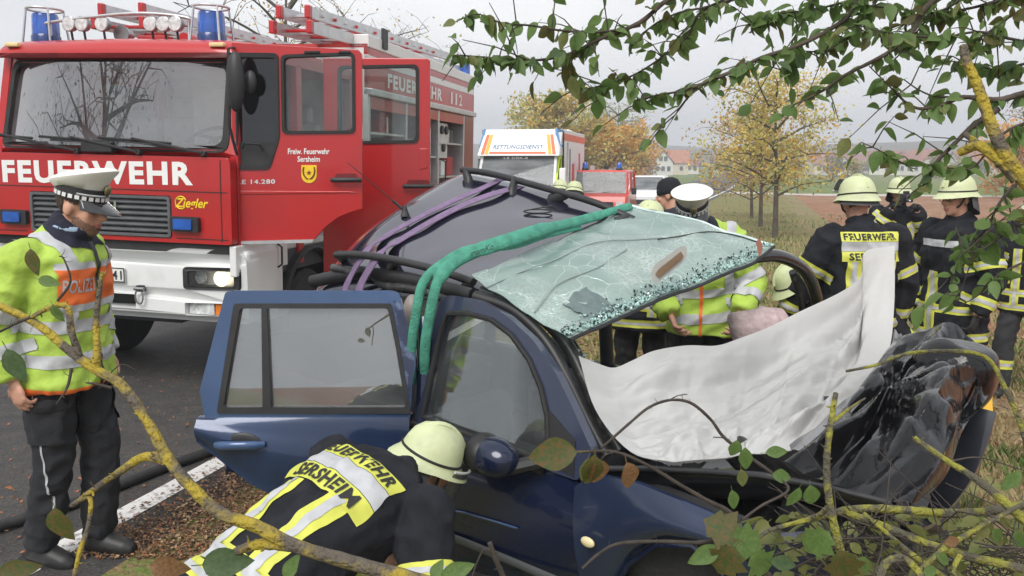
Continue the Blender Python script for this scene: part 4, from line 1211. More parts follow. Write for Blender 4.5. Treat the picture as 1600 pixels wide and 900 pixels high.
# ---- rear door swung open, hinged at the door post
RP = at(640, 560, 3.66)
rn = V((.05, -1, .125)).normalized()
def RD(u, v, w=0):
    return on_plane(u, v, RP, rn) - rn * w
ro = [(352, 456), (365, 454), (612, 454), (624, 458), (632, 490), (645, 540), (650, 566), (644, 600), (641, 655), (320, 655), (312, 610), (330, 540)]
ri = [(371, 478), (609, 478), (622, 540), (639, 641), (344, 641)]
rdoor = C(MB().slab([rpoly(ro, 5, 3), rpoly(ri, 5, 3)], RD, .045), 'rear_door', blue_b, bevel=.01)
sp = MB().slab([rpoly([(614, 468), (628, 476), (648, 562), (640, 622), (634, 590), (624, 530)], 4)], lambda u, v, w: RD(u, v, w - .003), .003)
C(sp, 'scraped_edge', blue_s, rdoor)
lowp = pix_patch([(309, 652), (400, 652), (520, 652), (640, 652)], [(306, 690), (392, 757), (480, 800), (640, 830)], RD, 20, 12, lambda u, v: -.04 * math.sin(PI * min(1, v * 1.1)) - (.008 if v < .1 else 0), V((0, .03, 0)))
C(lowp, 'door_skin', car_paint('door_skin_paint', (.012, .028, .075)), rdoor, smooth=40)
C(MB().slab([rpoly([(366, 474), (612, 474), (625, 540), (642, 646), (339, 646)], 5, 3), rpoly([(375, 482), (606, 482), (618, 540), (634, 636), (349, 636)], 5, 3)], lambda u, v, w: RD(u, v, w - .008), .06), 'window_seal', trim, rdoor)
C(MB().slab([[(409, 480), (417, 480), (424, 640), (411, 640)]], lambda u, v, w: RD(u, v, w - .010), .04), 'window_divider', trim, rdoor)
C(MB().slab([ri], lambda u, v, w: RD(u, v, w + .02), .004), 'window', glass('rear_door_glass', (.62, .68, .68), .16, (.40, .42, .42), boost=8), rdoor)  # grey veil paints in part of the pane's bright sky reflection
hb = C(MB().tube([RD(342, 692, -.05), RD(352, 691, -.075), RD(405, 690, -.08), RD(417, 691, -.055)], [.014, .018, .018, .014], 10, flat=(1.1, .8)), 'door_handle', blue_b, rdoor, smooth=60)
C(MB().ell(RD(382, 692, -.030), (.085, .012, .055), 20, 10), 'handle_cup', trim, rdoor, smooth=60)

# ================================================================== STRAPS, SHEETS ON THE WRECK
purple = pm('purple_webbing', (.19, .13, .23), .8, var=.2, scale=30, bump=.3, bscale=200)
def strap(label, pix, w, name='tension_strap'):
    pts = []
    for q in pix:
        pts.append(at(*q) if len(q) == 3 else on_roof(q[0], q[1], .014))
    pts = smooth_path(pts, 6)
    rings = []
    for i, p in enumerate(pts):
        tg_ = (pts[min(i + 1, len(pts) - 1)] - pts[max(i - 1, 0)]).normalized()
        n_ = RB.find_nearest(p)[1]
        if n_.z < 0: n_ = -n_
        sd = tg_.cross(n_).normalized(); n_ = sd.cross(tg_)
        rings.append([p - sd * w, p + sd * w, p + sd * w + n_ * .005, p - sd * w + n_ * .005])
    t = MB().loft(rings).build(name, purple, None, smooth=30)
    tag(t, label, 'strap', 'purple tension straps over the car roof')
strap('purple lifting strap over the dark roof, the one nearer the aerial', [(536, 470, 4.3), (545, 440, 4.3), (572, 393, 4.28), (592, 381), (640, 352), (700, 322), (750, 300), (786, 279, 5.2)], .030)
strap('purple lifting strap over the dark roof, the one nearer the green sling', [(558, 470, 4.2), (566, 442, 4.2), (593, 397, 4.2), (612, 388), (668, 354), (730, 322), (785, 303), (826, 289, 5.05)], .034)
green = pm('green_sling', (.06, .27, .19), .8, var=.25, scale=20, bump=.4, bscale=90)
gs = thing('round_sling', 'green padded lifting sling laid across the front of the car roof', 'sling', Matrix.Translation(at(700, 480, 3.6)))
gi = inv(gs)
gpath = [at(664, 600, 3.72), at(664, 545, 3.66), at(672, 490, 3.64), at(684, 440, 3.66), at(706, 412, 3.74), at(745, 392, 3.82), at(800, 374, 3.92), at(850, 358, 4.1), at(905, 345, 4.3), at(950, 332, 4.45), at(985, 322, 4.55)]
MB().tube(smooth_path(gpath, 5), [lerp(.028, .030, 0)] * 16 + [.040] * 10 + [.046] * 10 + [.034] * 8 + [.028] * 7, 10, flat=(.85, .5)).build('sling_loop', green, gs, smooth=60, inv=gi)
g2 = [p + V((-.062, .01, 0)) if i < 4 else p + V((-.03, .0, .008)) if i < 6 else p + V((.0, .0, -.028)) for i, p in enumerate(gpath)]
MB().tube(smooth_path(g2[:9], 5), .026, 10, flat=(.85, .5)).build('sling_loop', green, gs, smooth=60, inv=gi)
MB().tube([at(668, 600, 3.72), at(676, 640, 3.8), at(690, 720, 3.9)], .03, 8, flat=(.5, 1)).build('sling_tail', green, gs, smooth=60, inv=gi)
def gt(u, v):
    return at(lerp(735, 771, u), lerp(401, 389, u) - v * 9, 3.76)
MB().text('mamKo', gt).build('sling_marking', bk_txt, gs, inv=gi)

def edge_patch(L, T_, Rr, B, nu, nv, fn, name, mat, th, smooth=80):
    """Coons sheet through four pixel outlines with distances: L top->bottom, T_ left->right, Rr top->bottom, B left->right"""
    pl = [[at(*p) for p in e] for e in (L, T_, Rr, B)]
    pl = [smooth_path(e, 6) if len(e) > 2 else e for e in pl]
    l, t_, r_, b = pl
    def f(u, v):
        a, c = poly_at(t_, u), poly_at(b, u)
        d, e = poly_at(l, v), poly_at(r_, v)
        p = a.lerp(c, v) + d.lerp(e, u) - (t_[0].lerp(t_[-1], u).lerp(b[0].lerp(b[-1], u), v))
        return p + fn(u, v)
    return MB().grid(f, nu, nv, th).build(name, mat, None, smooth=smooth)
def folds(u, v, seed, amp, f=3.0, ridged=True):
    a = 0
    for k in range(4):
        n_ = noise.noise(V((u * f * 1.7 ** k, v * f * 1.7 ** k, seed + k * 3.1)))
        a += ((.5 - abs(n_)) if ridged else n_) * amp / 1.75 ** k
    return a
def pleat(u, v, cu, cv, n):
    """pleats fanning out from a gathered point"""
    d = math.hypot(u - cu, v - cv); a = math.atan2(v - cv, u - cu)
    return (abs(math.sin(n * .5 * a + 2 * noise.noise(V((a * 2, d * 3, 1))))) - .6) * math.exp(-((d - .22) / .25) ** 2)
def folds2(u, v, seed, amp, f):
    n_ = noise.noise(V((u * f, v * f, seed)))
    m_ = noise.noise(V((u * f * 2.1, v * f * 1.6, seed + 4)))
    return amp * ((.4 - abs(n_) * 1.3) + .35 * (.3 - abs(m_)))
sheet_m = pm('white_sheet', (.72, .72, .71), .6, var=.05, scale=2, tbleed=.4, bump=.6, bscale=9)
NS = V((-.1, -.45, .88))
sh = edge_patch([(904, 556, 3.42), (930, 640, 3.22), (985, 706, 2.98), (1052, 722, 2.78)], [(904, 556, 3.42), (935, 569, 3.45), (960, 576, 3.48), (988, 566, 3.52), (1022, 553, 3.58), (1073, 549, 3.72), (1120, 550, 3.82), (1160, 534, 3.95), (1230, 500, 4.2), (1340, 440, 4.6), (1353, 394, 4.8), (1400, 384, 4.85)],
                [(1398, 384, 4.85), (1397, 480, 4.6), (1384, 560, 4.1), (1312, 640, 3.25), (1236, 704, 2.78)], [(1052, 722, 2.78), (1130, 716, 2.74), (1236, 704, 2.76)], 120, 120,
                lambda u, v: NS * (.11 * math.exp(-((u - .30) / .16) ** 2 - ((v - .22) / .22) ** 2) + .05 * math.exp(-((u - .22) / .12) ** 2 - ((v - .66) / .2) ** 2) + .05 * math.exp(-((u - .6) / .1) ** 2 - ((v - .5) / .4) ** 2) + min(1, 8 * min(u, v, 1 - u, 1 - v)) * (crease(u + .3 * v, v, 1.3, .13, 4) + crease(u * .8 + v * .5, v - u * .4, 5, .075, 8) + crease(u - v * .3, v + u * .6, 8, .030, 17) + crease(u + .2 * v, v - .3 * u, 15, .012, 34) + .007 * (max(0, 1 - abs((6 * u + .12 * math.sin(5 * v)) % 1 - .5) * 14) + max(0, 1 - abs((5 * v + .1 * math.sin(6 * u)) % 1 - .5) * 14)) + .035 * pleat(u, v, 1.0, .0, 17) + .02 * pleat(u, v, .1, .95, 13))), 'white_sheet', sheet_m, V((.001, .003, -.003)), 45)
tag(sh, 'large white plastic sheet spread over the car front, one corner pulled up', 'sheet')
foil_m = pm('black_foil', (.006, .006, .007), .05, var=.3, bump=.25, bscale=18, spec=.45)
fo_ = edge_patch([(1398, 530, 3.95), (1340, 610, 3.15), (1290, 670, 2.8), (1225, 722, 2.62)], [(1398, 530, 3.95), (1450, 512, 3.9), (1490, 503, 3.85), (1530, 540, 3.7)],
                 [(1530, 540, 3.7), (1552, 600, 3.4), (1508, 665, 2.95), (1480, 740, 2.6), (1440, 782, 2.42)], [(1225, 722, 2.62), (1290, 754, 2.52), (1405, 786, 2.38), (1440, 782, 2.42)], 90, 90,
                 lambda u, v: NS * (.12 * math.sin(PI * u) * math.sin(PI * v) + min(1, 9 * min(u, v, 1 - u, 1 - v) + .15) * (crease(u, v, 11.3, .20, 4) + crease(u, v, 4, .075, 8) + .045 * pleat(u, v, .30, .60, 13) + .03 * pleat(u, v, .85, .30, 11))), 'black_foil', foil_m, V((.001, .003, -.003)), 28)
tag(fo_, 'crumpled glossy black plastic foil draped over the car nose', 'foil')
fl_ = edge_patch([(1396, 520, 4.0), (1384, 566, 3.9), (1308, 642, 3.12), (1232, 706, 2.74)], [(1396, 520, 4.0), (1412, 534, 3.95)], [(1412, 534, 3.95), (1402, 570, 3.75), (1340, 640, 3.05), (1262, 716, 2.66)], [(1232, 706, 2.74), (1262, 716, 2.66)], 8, 40,
                lambda u, v: NS * (.02 + crease(u, v * 2, 3, .04, 6)), 'grey_film', pm('grey_film', (.30, .30, .31), .45, var=.1, scale=3, tbleed=.2), V((.001, .003, -.003)), 50)
tag(fl_, 'strip of grey plastic film between the white sheet and the black foil', 'film')
# puffed end of the foil, and a grey translucent flap
bag = MB().ell(at(1490, 585, 3.4), (.17, .15, .16), 48, 36)
bag.v = [tuple(V(p) + V((0, -.3, .2)) * .35 * crease(p[0] * 1.1 + p[1] * .4, p[2] * 1.2, 3.7, .42, 4) + V((.04 * noise.noise(V(p) * 6), 0, .04 * noise.noise(V(p) * 5 + V((3, 1, 0)))))) for p in bag.v]
tag(bag.build('black_bag', foil_m, None, smooth=35), 'bulging black plastic bag at the far end of the crumpled foil', 'bag')
pk = MB().ell(at(1178, 520, 4.3), (.15, .13, .085), 30, 20)
pk.v = [tuple(V(p) + V((.05 * noise.noise(V(p) * 7), 0, .10 * noise.noise(V(p) * 5)))) for p in pk.v]
pk2 = MB().ell(at(1214, 506, 4.4), (.13, .10, .05), 30, 20, Matrix.Rotation(.4, 3, 'Y'))
pk.add([tuple(V(p) + V((0, 0, .06 * noise.noise(V(p) * 9)))) for p in pk2.v], pk2.f)
tag(pk.build('pink_cloth', pm('pale_pink_cloth', (.55, .42, .42), .9, var=.25, scale=18, bump=.5, bscale=50), None, smooth=80), 'pale pink crumpled cloth bundle lying beside the white sheet', 'cloth')
# hose lying on the road
hp = [gpix(px, py) + V((0, 0, .035)) for px, py in ((-120, 870), (0, 832), (110, 798), (200, 762), (260, 738), (330, 712), (380, 690))]
tag(MB().tube(smooth_path(hp, 8), .032, 10).build('hose', pm('hose_black', (.025, .025, .026), .7, var=.3, scale=14), None, smooth=60), 'thick black hose line lying along the road beside the white edge line', 'hose')

# ================================================================== PEOPLE
def remesh(mb, vox, it=2, name='tmp'):
    me = bpy.data.meshes.new(name)
    me.from_pydata([tuple(p) for p in mb.v], [], mb.f)
    b = bmesh.new(); b.from_mesh(me); bmesh.ops.recalc_face_normals(b, faces=b.faces); b.to_mesh(me); b.free()
    o = bpy.data.objects.new(name, me)
    COL.objects.link(o)
    md = o.modifiers.new('r', 'REMESH'); md.mode = 'VOXEL'; md.voxel_size = vox; md.use_smooth_shade = True
    if it:
        sm = o.modifiers.new('s', 'SMOOTH'); sm.iterations = it; sm.factor = .5
    bpy.context.view_layer.update()
    dg = bpy.context.evaluated_depsgraph_get()
    out = bpy.data.meshes.new_from_object(o.evaluated_get(dg))
    bpy.data.objects.remove(o); bpy.data.meshes.remove(me)
    return out
def wrinkle(me, amp, seed, freq=9):
    """cloth folds: ridged noise along the normals"""
    ns = [v.normal.copy() for v in me.vertices]
    for v, n in zip(me.vertices, ns):
        p = v.co
        w_ = noise.noise(V((p.x * 3, p.y * 3, p.z * 3 + seed))) * .6
        a = noise.noise(V((p.x * freq + w_, p.y * freq - w_, (p.z + p.x * .5) * freq * 1.5 + seed)))
        b = noise.noise(V((p.x * freq * 2.3 + 5, p.y * freq * 2.3, p.z * freq * 2 + seed)))
        v.co = p + n * (amp * ((.35 - abs(a)) * 1.6 + .5 * (.3 - abs(b))))
def link_me(me, name, mat, parent, smooth=True):
    me.materials.clear(); me.materials.append(mat)
    o = bpy.data.objects.new(name, me)
    COL.objects.link(o)
    o.parent = parent
    if smooth: me.shade_smooth()
    return o
def patch_from(me, name, mat, parent, sel, planes, off=.004, one=False):
    """a strip of the garment cut out along planes and set proud of it"""
    b = bmesh.new(); b.from_mesh(me); b.normal_update()
    bmesh.ops.delete(b, geom=[f for f in b.faces if not sel(f.calc_center_median(), f.normal)], context='FACES')
    for co, no in planes:
        if not b.verts: break
        bmesh.ops.bisect_plane(b, geom=b.verts[:] + b.edges[:] + b.faces[:], plane_co=co, plane_no=no, clear_outer=True)
    if len(b.faces) < 2:
        b.free(); return None
    if one:
        left, best = set(b.faces), []
        while left:
            st = [left.pop()]; comp = []
            while st:
                f = st.pop(); comp.append(f)
                for e in f.edges:
                    for g in e.link_faces:
                        if g in left: left.discard(g); st.append(g)
            if len(comp) > len(best): best = comp
        bs = set(best)
        bmesh.ops.delete(b, geom=[f for f in b.faces if f not in bs], context='FACES')
    b.normal_update()
    for v, n in [(v, v.normal.copy()) for v in b.verts]:
        v.co += n * off
    m2 = bpy.data.meshes.new(name); b.to_mesh(m2); b.free()
    return link_me(m2, name, mat, parent)
skin_m = pm('skin', (.56, .30, .21), .55, var=.12, scale=25)
fire_cloth = pm('fire_coat_black', (.017, .018, .023), .9, spec=.2, var=.35, scale=10, bump=.3, bscale=160)
fire_cloth2 = pm('fire_trousers_black', (.022, .022, .025), .9, var=.35, scale=10, bump=.3, bscale=160)
lime = pm('reflective_yellow', (.58, .60, .09), .6, var=.08, scale=14)
silver = pm('reflective_silver', (.46, .47, .49), .45, var=.12, scale=20)
hivis = pm('hi_vis_green', (.40, .57, .08), .7, var=.10, scale=6, bump=.2, bscale=60)
orange_t = pm('orange_trim', (.80, .16, .03), .6)
pol_tr = pm('police_trousers', (.017, .018, .022), .9, var=.2, bump=.2, bscale=150)
boot_m = pm('boot_leather', (.018, .018, .018), .5, var=.3)
glove_m = pm('glove_black', (.02, .02, .02), .8, var=.3)
helm_m = pm('helmet_luminous', (.56, .61, .36), .5, col2=(.40, .42, .27), scale=9, thr=(.52, .8), bump=.08, bscale=60)
leather = pm('neck_leather', (.06, .06, .062), .7, var=.3)
visor_m = glass('visor_plastic', (.85, .87, .87), .10, (.6, .6, .6), boost=1.2)
cap_w = pm('cap_white', (.76, .76, .70), .7, var=.04)
hair_m = pm('hair_brown', (.05, .03, .02), .8, var=.4, scale=60)
hair_b = pm('hair_black', (.015, .013, .012), .8)
eye_w = pm('eye_white', (.7, .68, .65), .3)
shirt_m = pm('shirt_blue', (.28, .38, .52), .8)
def frame(d, up):
    d = V(d).normalized(); r_ = d.cross(V(up)).normalized(); u = r_.cross(d)
    return Matrix((r_, d, u)).transposed()          # columns: right, forward, up
BASE = dict(pel=(0, 0, .95), wst=(0, 0, 1.10), chs=(0, .01, 1.30), nck=(0, -.01, 1.50), hed=(0, .03, 1.655),
            shR=(.195, 0, 1.435), shL=(-.195, 0, 1.435), elR=(.26, -.04, 1.15), elL=(-.26, -.04, 1.15), wrR=(.26, .07, .90), wrL=(-.26, .07, .90),
            hiR=(.10, 0, .92), hiL=(-.10, 0, .92), knR=(.11, .03, .50), knL=(-.11, .03, .50), anR=(.12, -.03, .09), anL=(-.12, -.03, .09))
def hand_mesh(w, d, pn, side, curl=.5, vox=.0045):
    """palm and five bent fingers; w wrist, d along the hand, pn palm normal (curl side), side +1/-1 puts the thumb"""
    d = V(d).normalized(); pn = (V(pn) - d * V(pn).dot(d)).normalized(); a = d.cross(pn) * side     # a points to the thumb side
    m = MB()
    Mh = Matrix((a, d, pn)).transposed()
    m.ell(w + d * .05, (.042, .055, .017), 14, 10, Mh)
    m.ell(w + d * .01, (.030, .035, .020), 12, 8, Mh)
    for k, (off, L) in enumerate(((.031, .074), (.0105, .084), (-.0105, .078), (-.030, .060))):
        p = w + d * (.09 - .006 * abs(k - 1)) + a * off
        c = curl * (1 + .12 * k)
        pts = [p - d * .03, p]
        ang = 0
        for f in (.45, .32, .23):
            ang += c * .9
            p = p + (d * math.cos(ang) + pn * math.sin(ang) + a * off * .9) .normalized() * L * f
            pts.append(p)
        m.tube(pts, [.010, .010, .0093, .0086, .0072], 8)
        m.ell(pts[-1], .0072, 8, 6)
    p = w + d * .03 + a * .035
    pts = [p - a * .02, p, p + (d * .7 + a * .75 + pn * .3) * .032, p + (d * 1.0 + a * .75 + pn * .75) * .052, p + (d * 1.2 + a * .6 + pn * 1.05) * .064]
    m.tube(pts, [.014, .0135, .0115, .010, .008], 8)
    m.ell(pts[-1], .008, 8, 6)
    return remesh(m, vox, 1)
def person(label, M, *a, **k):
    return person_(label, M, *a, **k)
def person_(label, M, J=None, outfit='fire', look=(0, 1, 0), hup=(0, 0, 1), hat='helmet', gloves=False, vox=.012, hem=.20, text=False, detail=True, group=None, curl=(.5, .5),
           beard=False, visor=None, bulk=1.0, palms=None, hairc=None, patch_w=.185, patch_dz=0, patch_k=1, chest=False, guard=.15):
    j = {k: V(v) for k, v in BASE.items()}
    j.update({k: V(v) for k, v in (J or {}).items()})
    t = thing('person', label, 'person', M, group)
    fire = outfit == 'fire'
    # --- head space
    H = frame(look, hup); hc = j['hed']
    def hp(x, y, z): return hc + H @ V((x, y, z))
    def torso(m, grow, low):
        right = ((j['shR'] - j['shL']).normalized() + (j['hiR'] - j['hiL']).normalized()).normalized()
        sp = [j['pel'], j['wst'], j['chs'], j['chs'].lerp(j['nck'], .62), j['nck'].lerp(j['chs'], .08), j['nck'] + (j['hed'] - j['nck']) * .15]
        down = (j['pel'] - j['wst']).normalized()
        sp = [j['pel'] + down * low] + sp
        hw = [.185 + grow * .4 if low > .1 else .15, .185, .175, .195, .19, .11, .06]
        hd = [.135 if low > .1 else .11, .13, .122, .135, .12, .085, .055]
        rings = []
        for i, p in enumerate(sp):
            ax = (sp[min(i + 1, len(sp) - 1)] - sp[max(i - 1, 0)]).normalized()
            sr = (j['shR'] - j['shL']).normalized() if i >= 3 else right
            r_ = (sr - ax * sr.dot(ax)).normalized(); f = ax.cross(r_)
            rings.append([p + r_ * ((hw[i] + grow) * math.copysign(abs(math.cos(a)) ** .8, math.cos(a))) + f * ((hd[i] + grow) * math.copysign(abs(math.sin(a)) ** .8, math.sin(a))) for a in (2 * PI * k / 20 for k in range(20))])
        m.loft(rings)
    def limb(m, a, b, c, ra, rb, rc, ext=0):
        e = c + (c - b).normalized() * ext
        pts = [a, a.lerp(b, .5), b, b.lerp(e, .5), e]
        m.tube(pts, [ra, (ra + rb) * .5, rb, (rb + rc) * .52, rc], 12)
        m.ell(a, ra, 12, 8); m.ell(b, rb, 12, 8)
    # --- continuous body
    m = MB()
    torso(m, -.02, .06)
    for s in 'RL':
        limb(m, j['sh' + s], j['el' + s], j['wr' + s], .052, .042, .030)
        limb(m, j['hi' + s], j['kn' + s], j['an' + s], .085, .058, .042)
    m.tube([j['nck'] - (j['hed'] - j['nck']) * .3, j['nck'], hp(0, -.015, -.07), hp(0, -.01, 0)], [.075, .062, .058, .06], 14)
    m.ell(hp(0, -.012, .045), (.076, .096, .095), 20, 14, H)
    m.ell(hp(0, .03, -.03), (.058, .066, .082), 18, 12, H)
    m.ell(hp(0, .062, -.085), (.028, .026, .022), 12, 8, H)
    m.ell(hp(0, .078, .035), (.052, .016, .014), 12, 8, H)
    m.ell(hp(0, .092, -.055), (.022, .010, .010), 10, 8, H)
    for s in (-1, 1):
        m.ell(hp(s * .036, .066, -.012), (.026, .022, .022), 10, 8, H)
        m.ell(hp(s * .076, -.012, .0), (.012, .022, .032), 10, 8, H)
    m.tube([hp(0, .088, .032), hp(0, .102, .006), hp(0, .116, -.018), hp(0, .096, -.028)], [.009, .011, .016, .012], 8)
    me = remesh(m, min(vox, .009) if detail else vox, 2)
    # hands, each finger separate
    fa = {}
    for s, sg in (('R', 1), ('L', -1)):
        w = j['wr' + s]; d = (w - j['el' + s]).normalized()
        if palms and s in palms:
            d2, pn = V(palms[s][0]), V(palms[s][1])
        else:
            d2 = (d + V((0, .05, -.15))).normalized(); pn = V((-sg, .25, 0))
        fa[s] = hand_mesh(w + d2 * .005, d2, pn, 1 if s == 'L' else -1, curl[0 if s == 'R' else 1], .0045 if detail else .007)
    if gloves:
        body = link_me(me, 'body', skin_m, t)
        for s in 'RL':
            link_me(fa[s], 'glove', glove_m, t)
    else:
        b = bmesh.new(); b.from_mesh(me)
        for s in 'RL': b.from_mesh(fa[s])
        b.to_mesh(me); b.free()
        body = link_me(me, 'body', skin_m, t)
    if detail:
        for s in (-1, 1):
            e = MB().ell(hp(s * .033, .078, .012), (.013, .010, .009), 10, 8, H).build('eye', eye_w, body, smooth=180)
            MB().ell(hp(s * .033, .086, .012), (.006, .004, .006), 8, 6, H).build('iris', hair_b, None, smooth=180).parent = body
        patch_from(me, 'eyebrows', hairc or hair_m, body, lambda c, n: (lambda q: q.y > .05 and .030 < q.z < .044 and .012 < abs(q.x) < .055)(H.transposed() @ (c - hc)), [], .003)
        patch_from(me, 'lips', pm('lip', (.42, .16, .13), .5), body, lambda c, n: (lambda q: q.y > .075 and -.064 < q.z < -.046 and abs(q.x) < .024)(H.transposed() @ (c - hc)), [], .0015)
        patch_from(me, 'hair', hairc or hair_m, body, lambda c, n: (lambda q: (q.y < -.01 and q.z > -.05 and q.z > -.03 - q.y * .3 and abs(q.x) < .072 + .03 * (q.z > .04)) or (q.z > .075) or (q.z > -.02 and -.01 < q.y < .03 and abs(q.x) > .05 and q.z > .03))(H.transposed() @ (c - hc)) and (c - hc).length < .16, [], .006)
        if beard:
            patch_from(me, 'beard', pm('stubble', (.20, .11, .075), .8, var=.3, scale=90), body, lambda c, n: (lambda q: q.z < -.028 - max(0, q.y - .03) * .45 and q.z > -.13 and q.y > .0 and abs(q.x) > -.1 and not (abs(q.x) < .02 and -.065 < q.z < -.044 and q.y > .07))(H.transposed() @ (c - hc)) and (c - hc).length < .15, [], .005)
    # --- jacket
    g = (.040 if fire else .034) * bulk
    m = MB()
    torso(m, g, hem)
    for s in 'RL':
        limb(m, j['sh' + s], j['el' + s], j['wr' + s], .062 + g, .055 + g * .75, .045 + g * .55, -.015)
    nd = (j['hed'] - j['nck']).normalized()
    m.tube([j['nck'] - nd * .05, j['nck'] + nd * .02, j['nck'] + nd * .075], [.115, .088, .080], 16)
    jm = remesh(m, vox, 2)
    wrinkle(jm, .020 if vox < .016 else .010, len(label), 7)
    jmat = fire_cloth if fire else hivis if outfit == 'police' else pm('dark_jacket', (.02, .022, .03), .85, var=.3)
    jk = link_me(jm, 'jacket', jmat, t)
    # --- trousers, boots
    m = MB()
    for s in 'RL':
        limb(m, j['hi' + s], j['kn' + s], j['an' + s], .105, .080, .075 if fire else .07, -.0)
        m.ell(j['hi' + s], .115, 14, 10)
    m.ell(j['pel'] + V((0, 0, -.03)), (.175, .125, .12), 18, 12)
    tm = remesh(m, vox, 2)
    wrinkle(tm, .018, len(label) + 3, 8)
    tr = link_me(tm, 'trousers', fire_cloth2 if fire else pol_tr, t)
    if outfit == 'police':
        for s, sg in (('R', 1), ('L', -1)):
            h_, k2 = j['hi' + s], j['kn' + s]
            ax_ = (h_ - k2).normalized(); c_ = h_.lerp(k2, .52)
            patch_from(tm, 'cargo_pocket', pol_tr, tr, lambda c, n: n.x * sg > .35 and (c - c_).length < .2, [(c_ + ax_ * .09, ax_), (c_ - ax_ * .10, -ax_)], .012)
            patch_from(tm, 'pocket_flap', pol_tr, tr, lambda c, n: n.x * sg > .25 and (c - c_).length < .2, [(c_ + ax_ * .105, ax_), (c_ + ax_ * .06, -ax_)], .018)
            patch_from(tm, 'piping', silver, tr, lambda c, n: n.x * sg > .6, [(h_ + V((0, .004, 0)), V((0, 1, 0))), (h_ - V((0, .004, 0)), V((0, -1, 0)))], .004)
    for s, sg in (('R', 1), ('L', -1)):
        k_, a_ = j['kn' + s], j['an' + s]
        up = (k_ - a_).normalized(); f = V((0, 1, 0)) - up * up.y
        if f.length < .35: f = V((0, .2, -1)) - up * up.dot(V((0, .2, -1)))
        f.normalize()
        m = MB().tube([a_ + up * .14, a_ + up * .02, a_ - up * .055], [.062, .058, .056], 12)
        m.tube([a_ - up * .05 - f * .05, a_ - up * .04 + f * .06, a_ - up * .052 + f * .14, a_ - up * .058 + f * .185], [.045, .05, .046, .026], 12)
        b = link_me(remesh(m, max(.01, vox * .8), 1), 'boot', boot_m, t)
        MB().tube([a_ - up * .088 - f * .075, a_ - up * .088 + f * .05, a_ - up * .088 + f * .19], [.044, .048, .034], 10, flat=(.26, 1), up=tuple(up)).build('sole', black_rb, b)
    # --- bands
    def ring(src, parent, a, b, tpos, half, R_, mat1=lime, mat2=silver, frac=.36):
        ax = (b - a).normalized(); co = a.lerp(b, tpos)
        def sel(c, n):
            q = c - co
            return abs(q.dot(ax)) < half + .04 and (q - ax * q.dot(ax)).length < R_
        if mat1:
            patch_from(src, 'reflective_band', mat1, parent, sel, [(co + ax * half, ax), (co - ax * half, -ax)], .004)
        if mat2:
            patch_from(src, 'silver_band', mat2, parent, sel, [(co + ax * half * frac, ax), (co - ax * half * frac, -ax)], .0065)
    up = (j['nck'] - j['pel']).normalized()
    rt = (j['shR'] - j['shL']).normalized()
    fw_ = up.cross(rt).normalized()
    if fire:
        for s in 'RL':
            ring(jm, jk, j['sh' + s], j['el' + s], .66, .030, .16)
            ring(jm, jk, j['el' + s], j['wr' + s], .62, .034, .15)
            ring(tm, tr, j['kn' + s], j['an' + s], .52, .04, .16)
        down = (j['pel'] - j['wst']).normalized()
        for dz in (.02, hem - .055):
            ring(jm, jk, j['pel'] + down * dz, j['pel'] + down * (dz + .1), 0, .03, .30)
        # vertical strips on chest and back
        for x in (-.11, .11):
            for sgn in (1, -1):
                if chest and sgn > 0: continue
                zt = (j['chs'].lerp(j['nck'], .45) + up * patch_dz - j['pel']).dot(up) - .088 * patch_k if sgn < 0 and text else .36
                for nm, mt, h, o in (('reflective_strip', lime, .033, .004), ('silver_strip', silver, .012, .0065)):
                    h = h * (1.3 if text else 1)
                    c0 = j['pel'] + rt * x
                    patch_from(jm, nm, mt, jk, lambda c, n: (c - c0).dot(rt) ** 2 < (h + .04) ** 2 and n.dot(fw_) * sgn > .15 and (c - j['pel']).dot(up) < zt + .03,
                               [(c0 + rt * h, rt), (c0 - rt * h, -rt), (j['pel'] + up * zt, up), (j['pel'] + up * (-hem + .06), -up)], o)
        if chest:
            for nm, mt, h, o in (('reflective_strip', lime, .045, .004), ('silver_strip', silver, .018, .0065)):
                c0 = j['pel'] + rt * .05
                patch_from(jm, nm, mt, jk, lambda c, n: abs((c - c0).dot(rt)) < h + .04 and n.dot(fw_) > .15 and (c - j['pel']).dot(up) < .3,
                           [(c0 + rt * h, rt), (c0 - rt * h, -rt), (j['pel'] + up * .24, up), (j['pel'] + up * (-hem + .02), -up)], o)
            c0 = j['chs'] + up * .07
            patch_from(jm, 'silver_strip', silver, jk, lambda c, n: abs((c - c0).dot(up)) < .06 and n.dot(fw_) > .2 and abs((c - c0).dot(rt)) < .17, [(c0 + up * .024, up), (c0 - up * .024, -up)], .005)
        if text:
            pc = j['chs'].lerp(j['nck'], .45) + up * patch_dz + rt * (.012 if patch_dz else 0)
            w2 = patch_w
            rows = [(a_, b_ * patch_k, c_ * patch_k, d_) for a_, b_, c_, d_ in (('FEUERWEHR', .035, .095, lime), (None, -.025, .033, silver), ('SERSHEIM', -.09, -.027, lime))]
            bv = BVHTree.FromPolygons([v.co.copy() for v in jm.vertices], [tuple(p.vertices) for p in jm.polygons])
            def bp(x, z, o):
                src = pc + rt * x + up * z - fw_ * .6
                h = bv.ray_cast(src, fw_)
                return src + fw_ * (min(h[3], .60) if h[0] else .58) - fw_ * o
            for s, z0, z1, mt in rows:
                pobj = MB().grid(lambda u, v: bp(lerp(-w2, w2, u), lerp(z0, z1, v), .0065), 26, 6).build('name_panel' if s else 'silver_panel', mt, jk, smooth=180)
                if s:
                    vs, fs = TXT[s]
                    k = .92 if s == 'FEUERWEHR' else .80
                    MB().add([bp(lerp(-w2 * k, w2 * k, p[0]), lerp(z0 + .009, z1 - .009, p[1]), .010) for p in vs], fs).build('lettering', bk_txt, None).parent = pobj
    elif outfit == 'police':
        down = -up
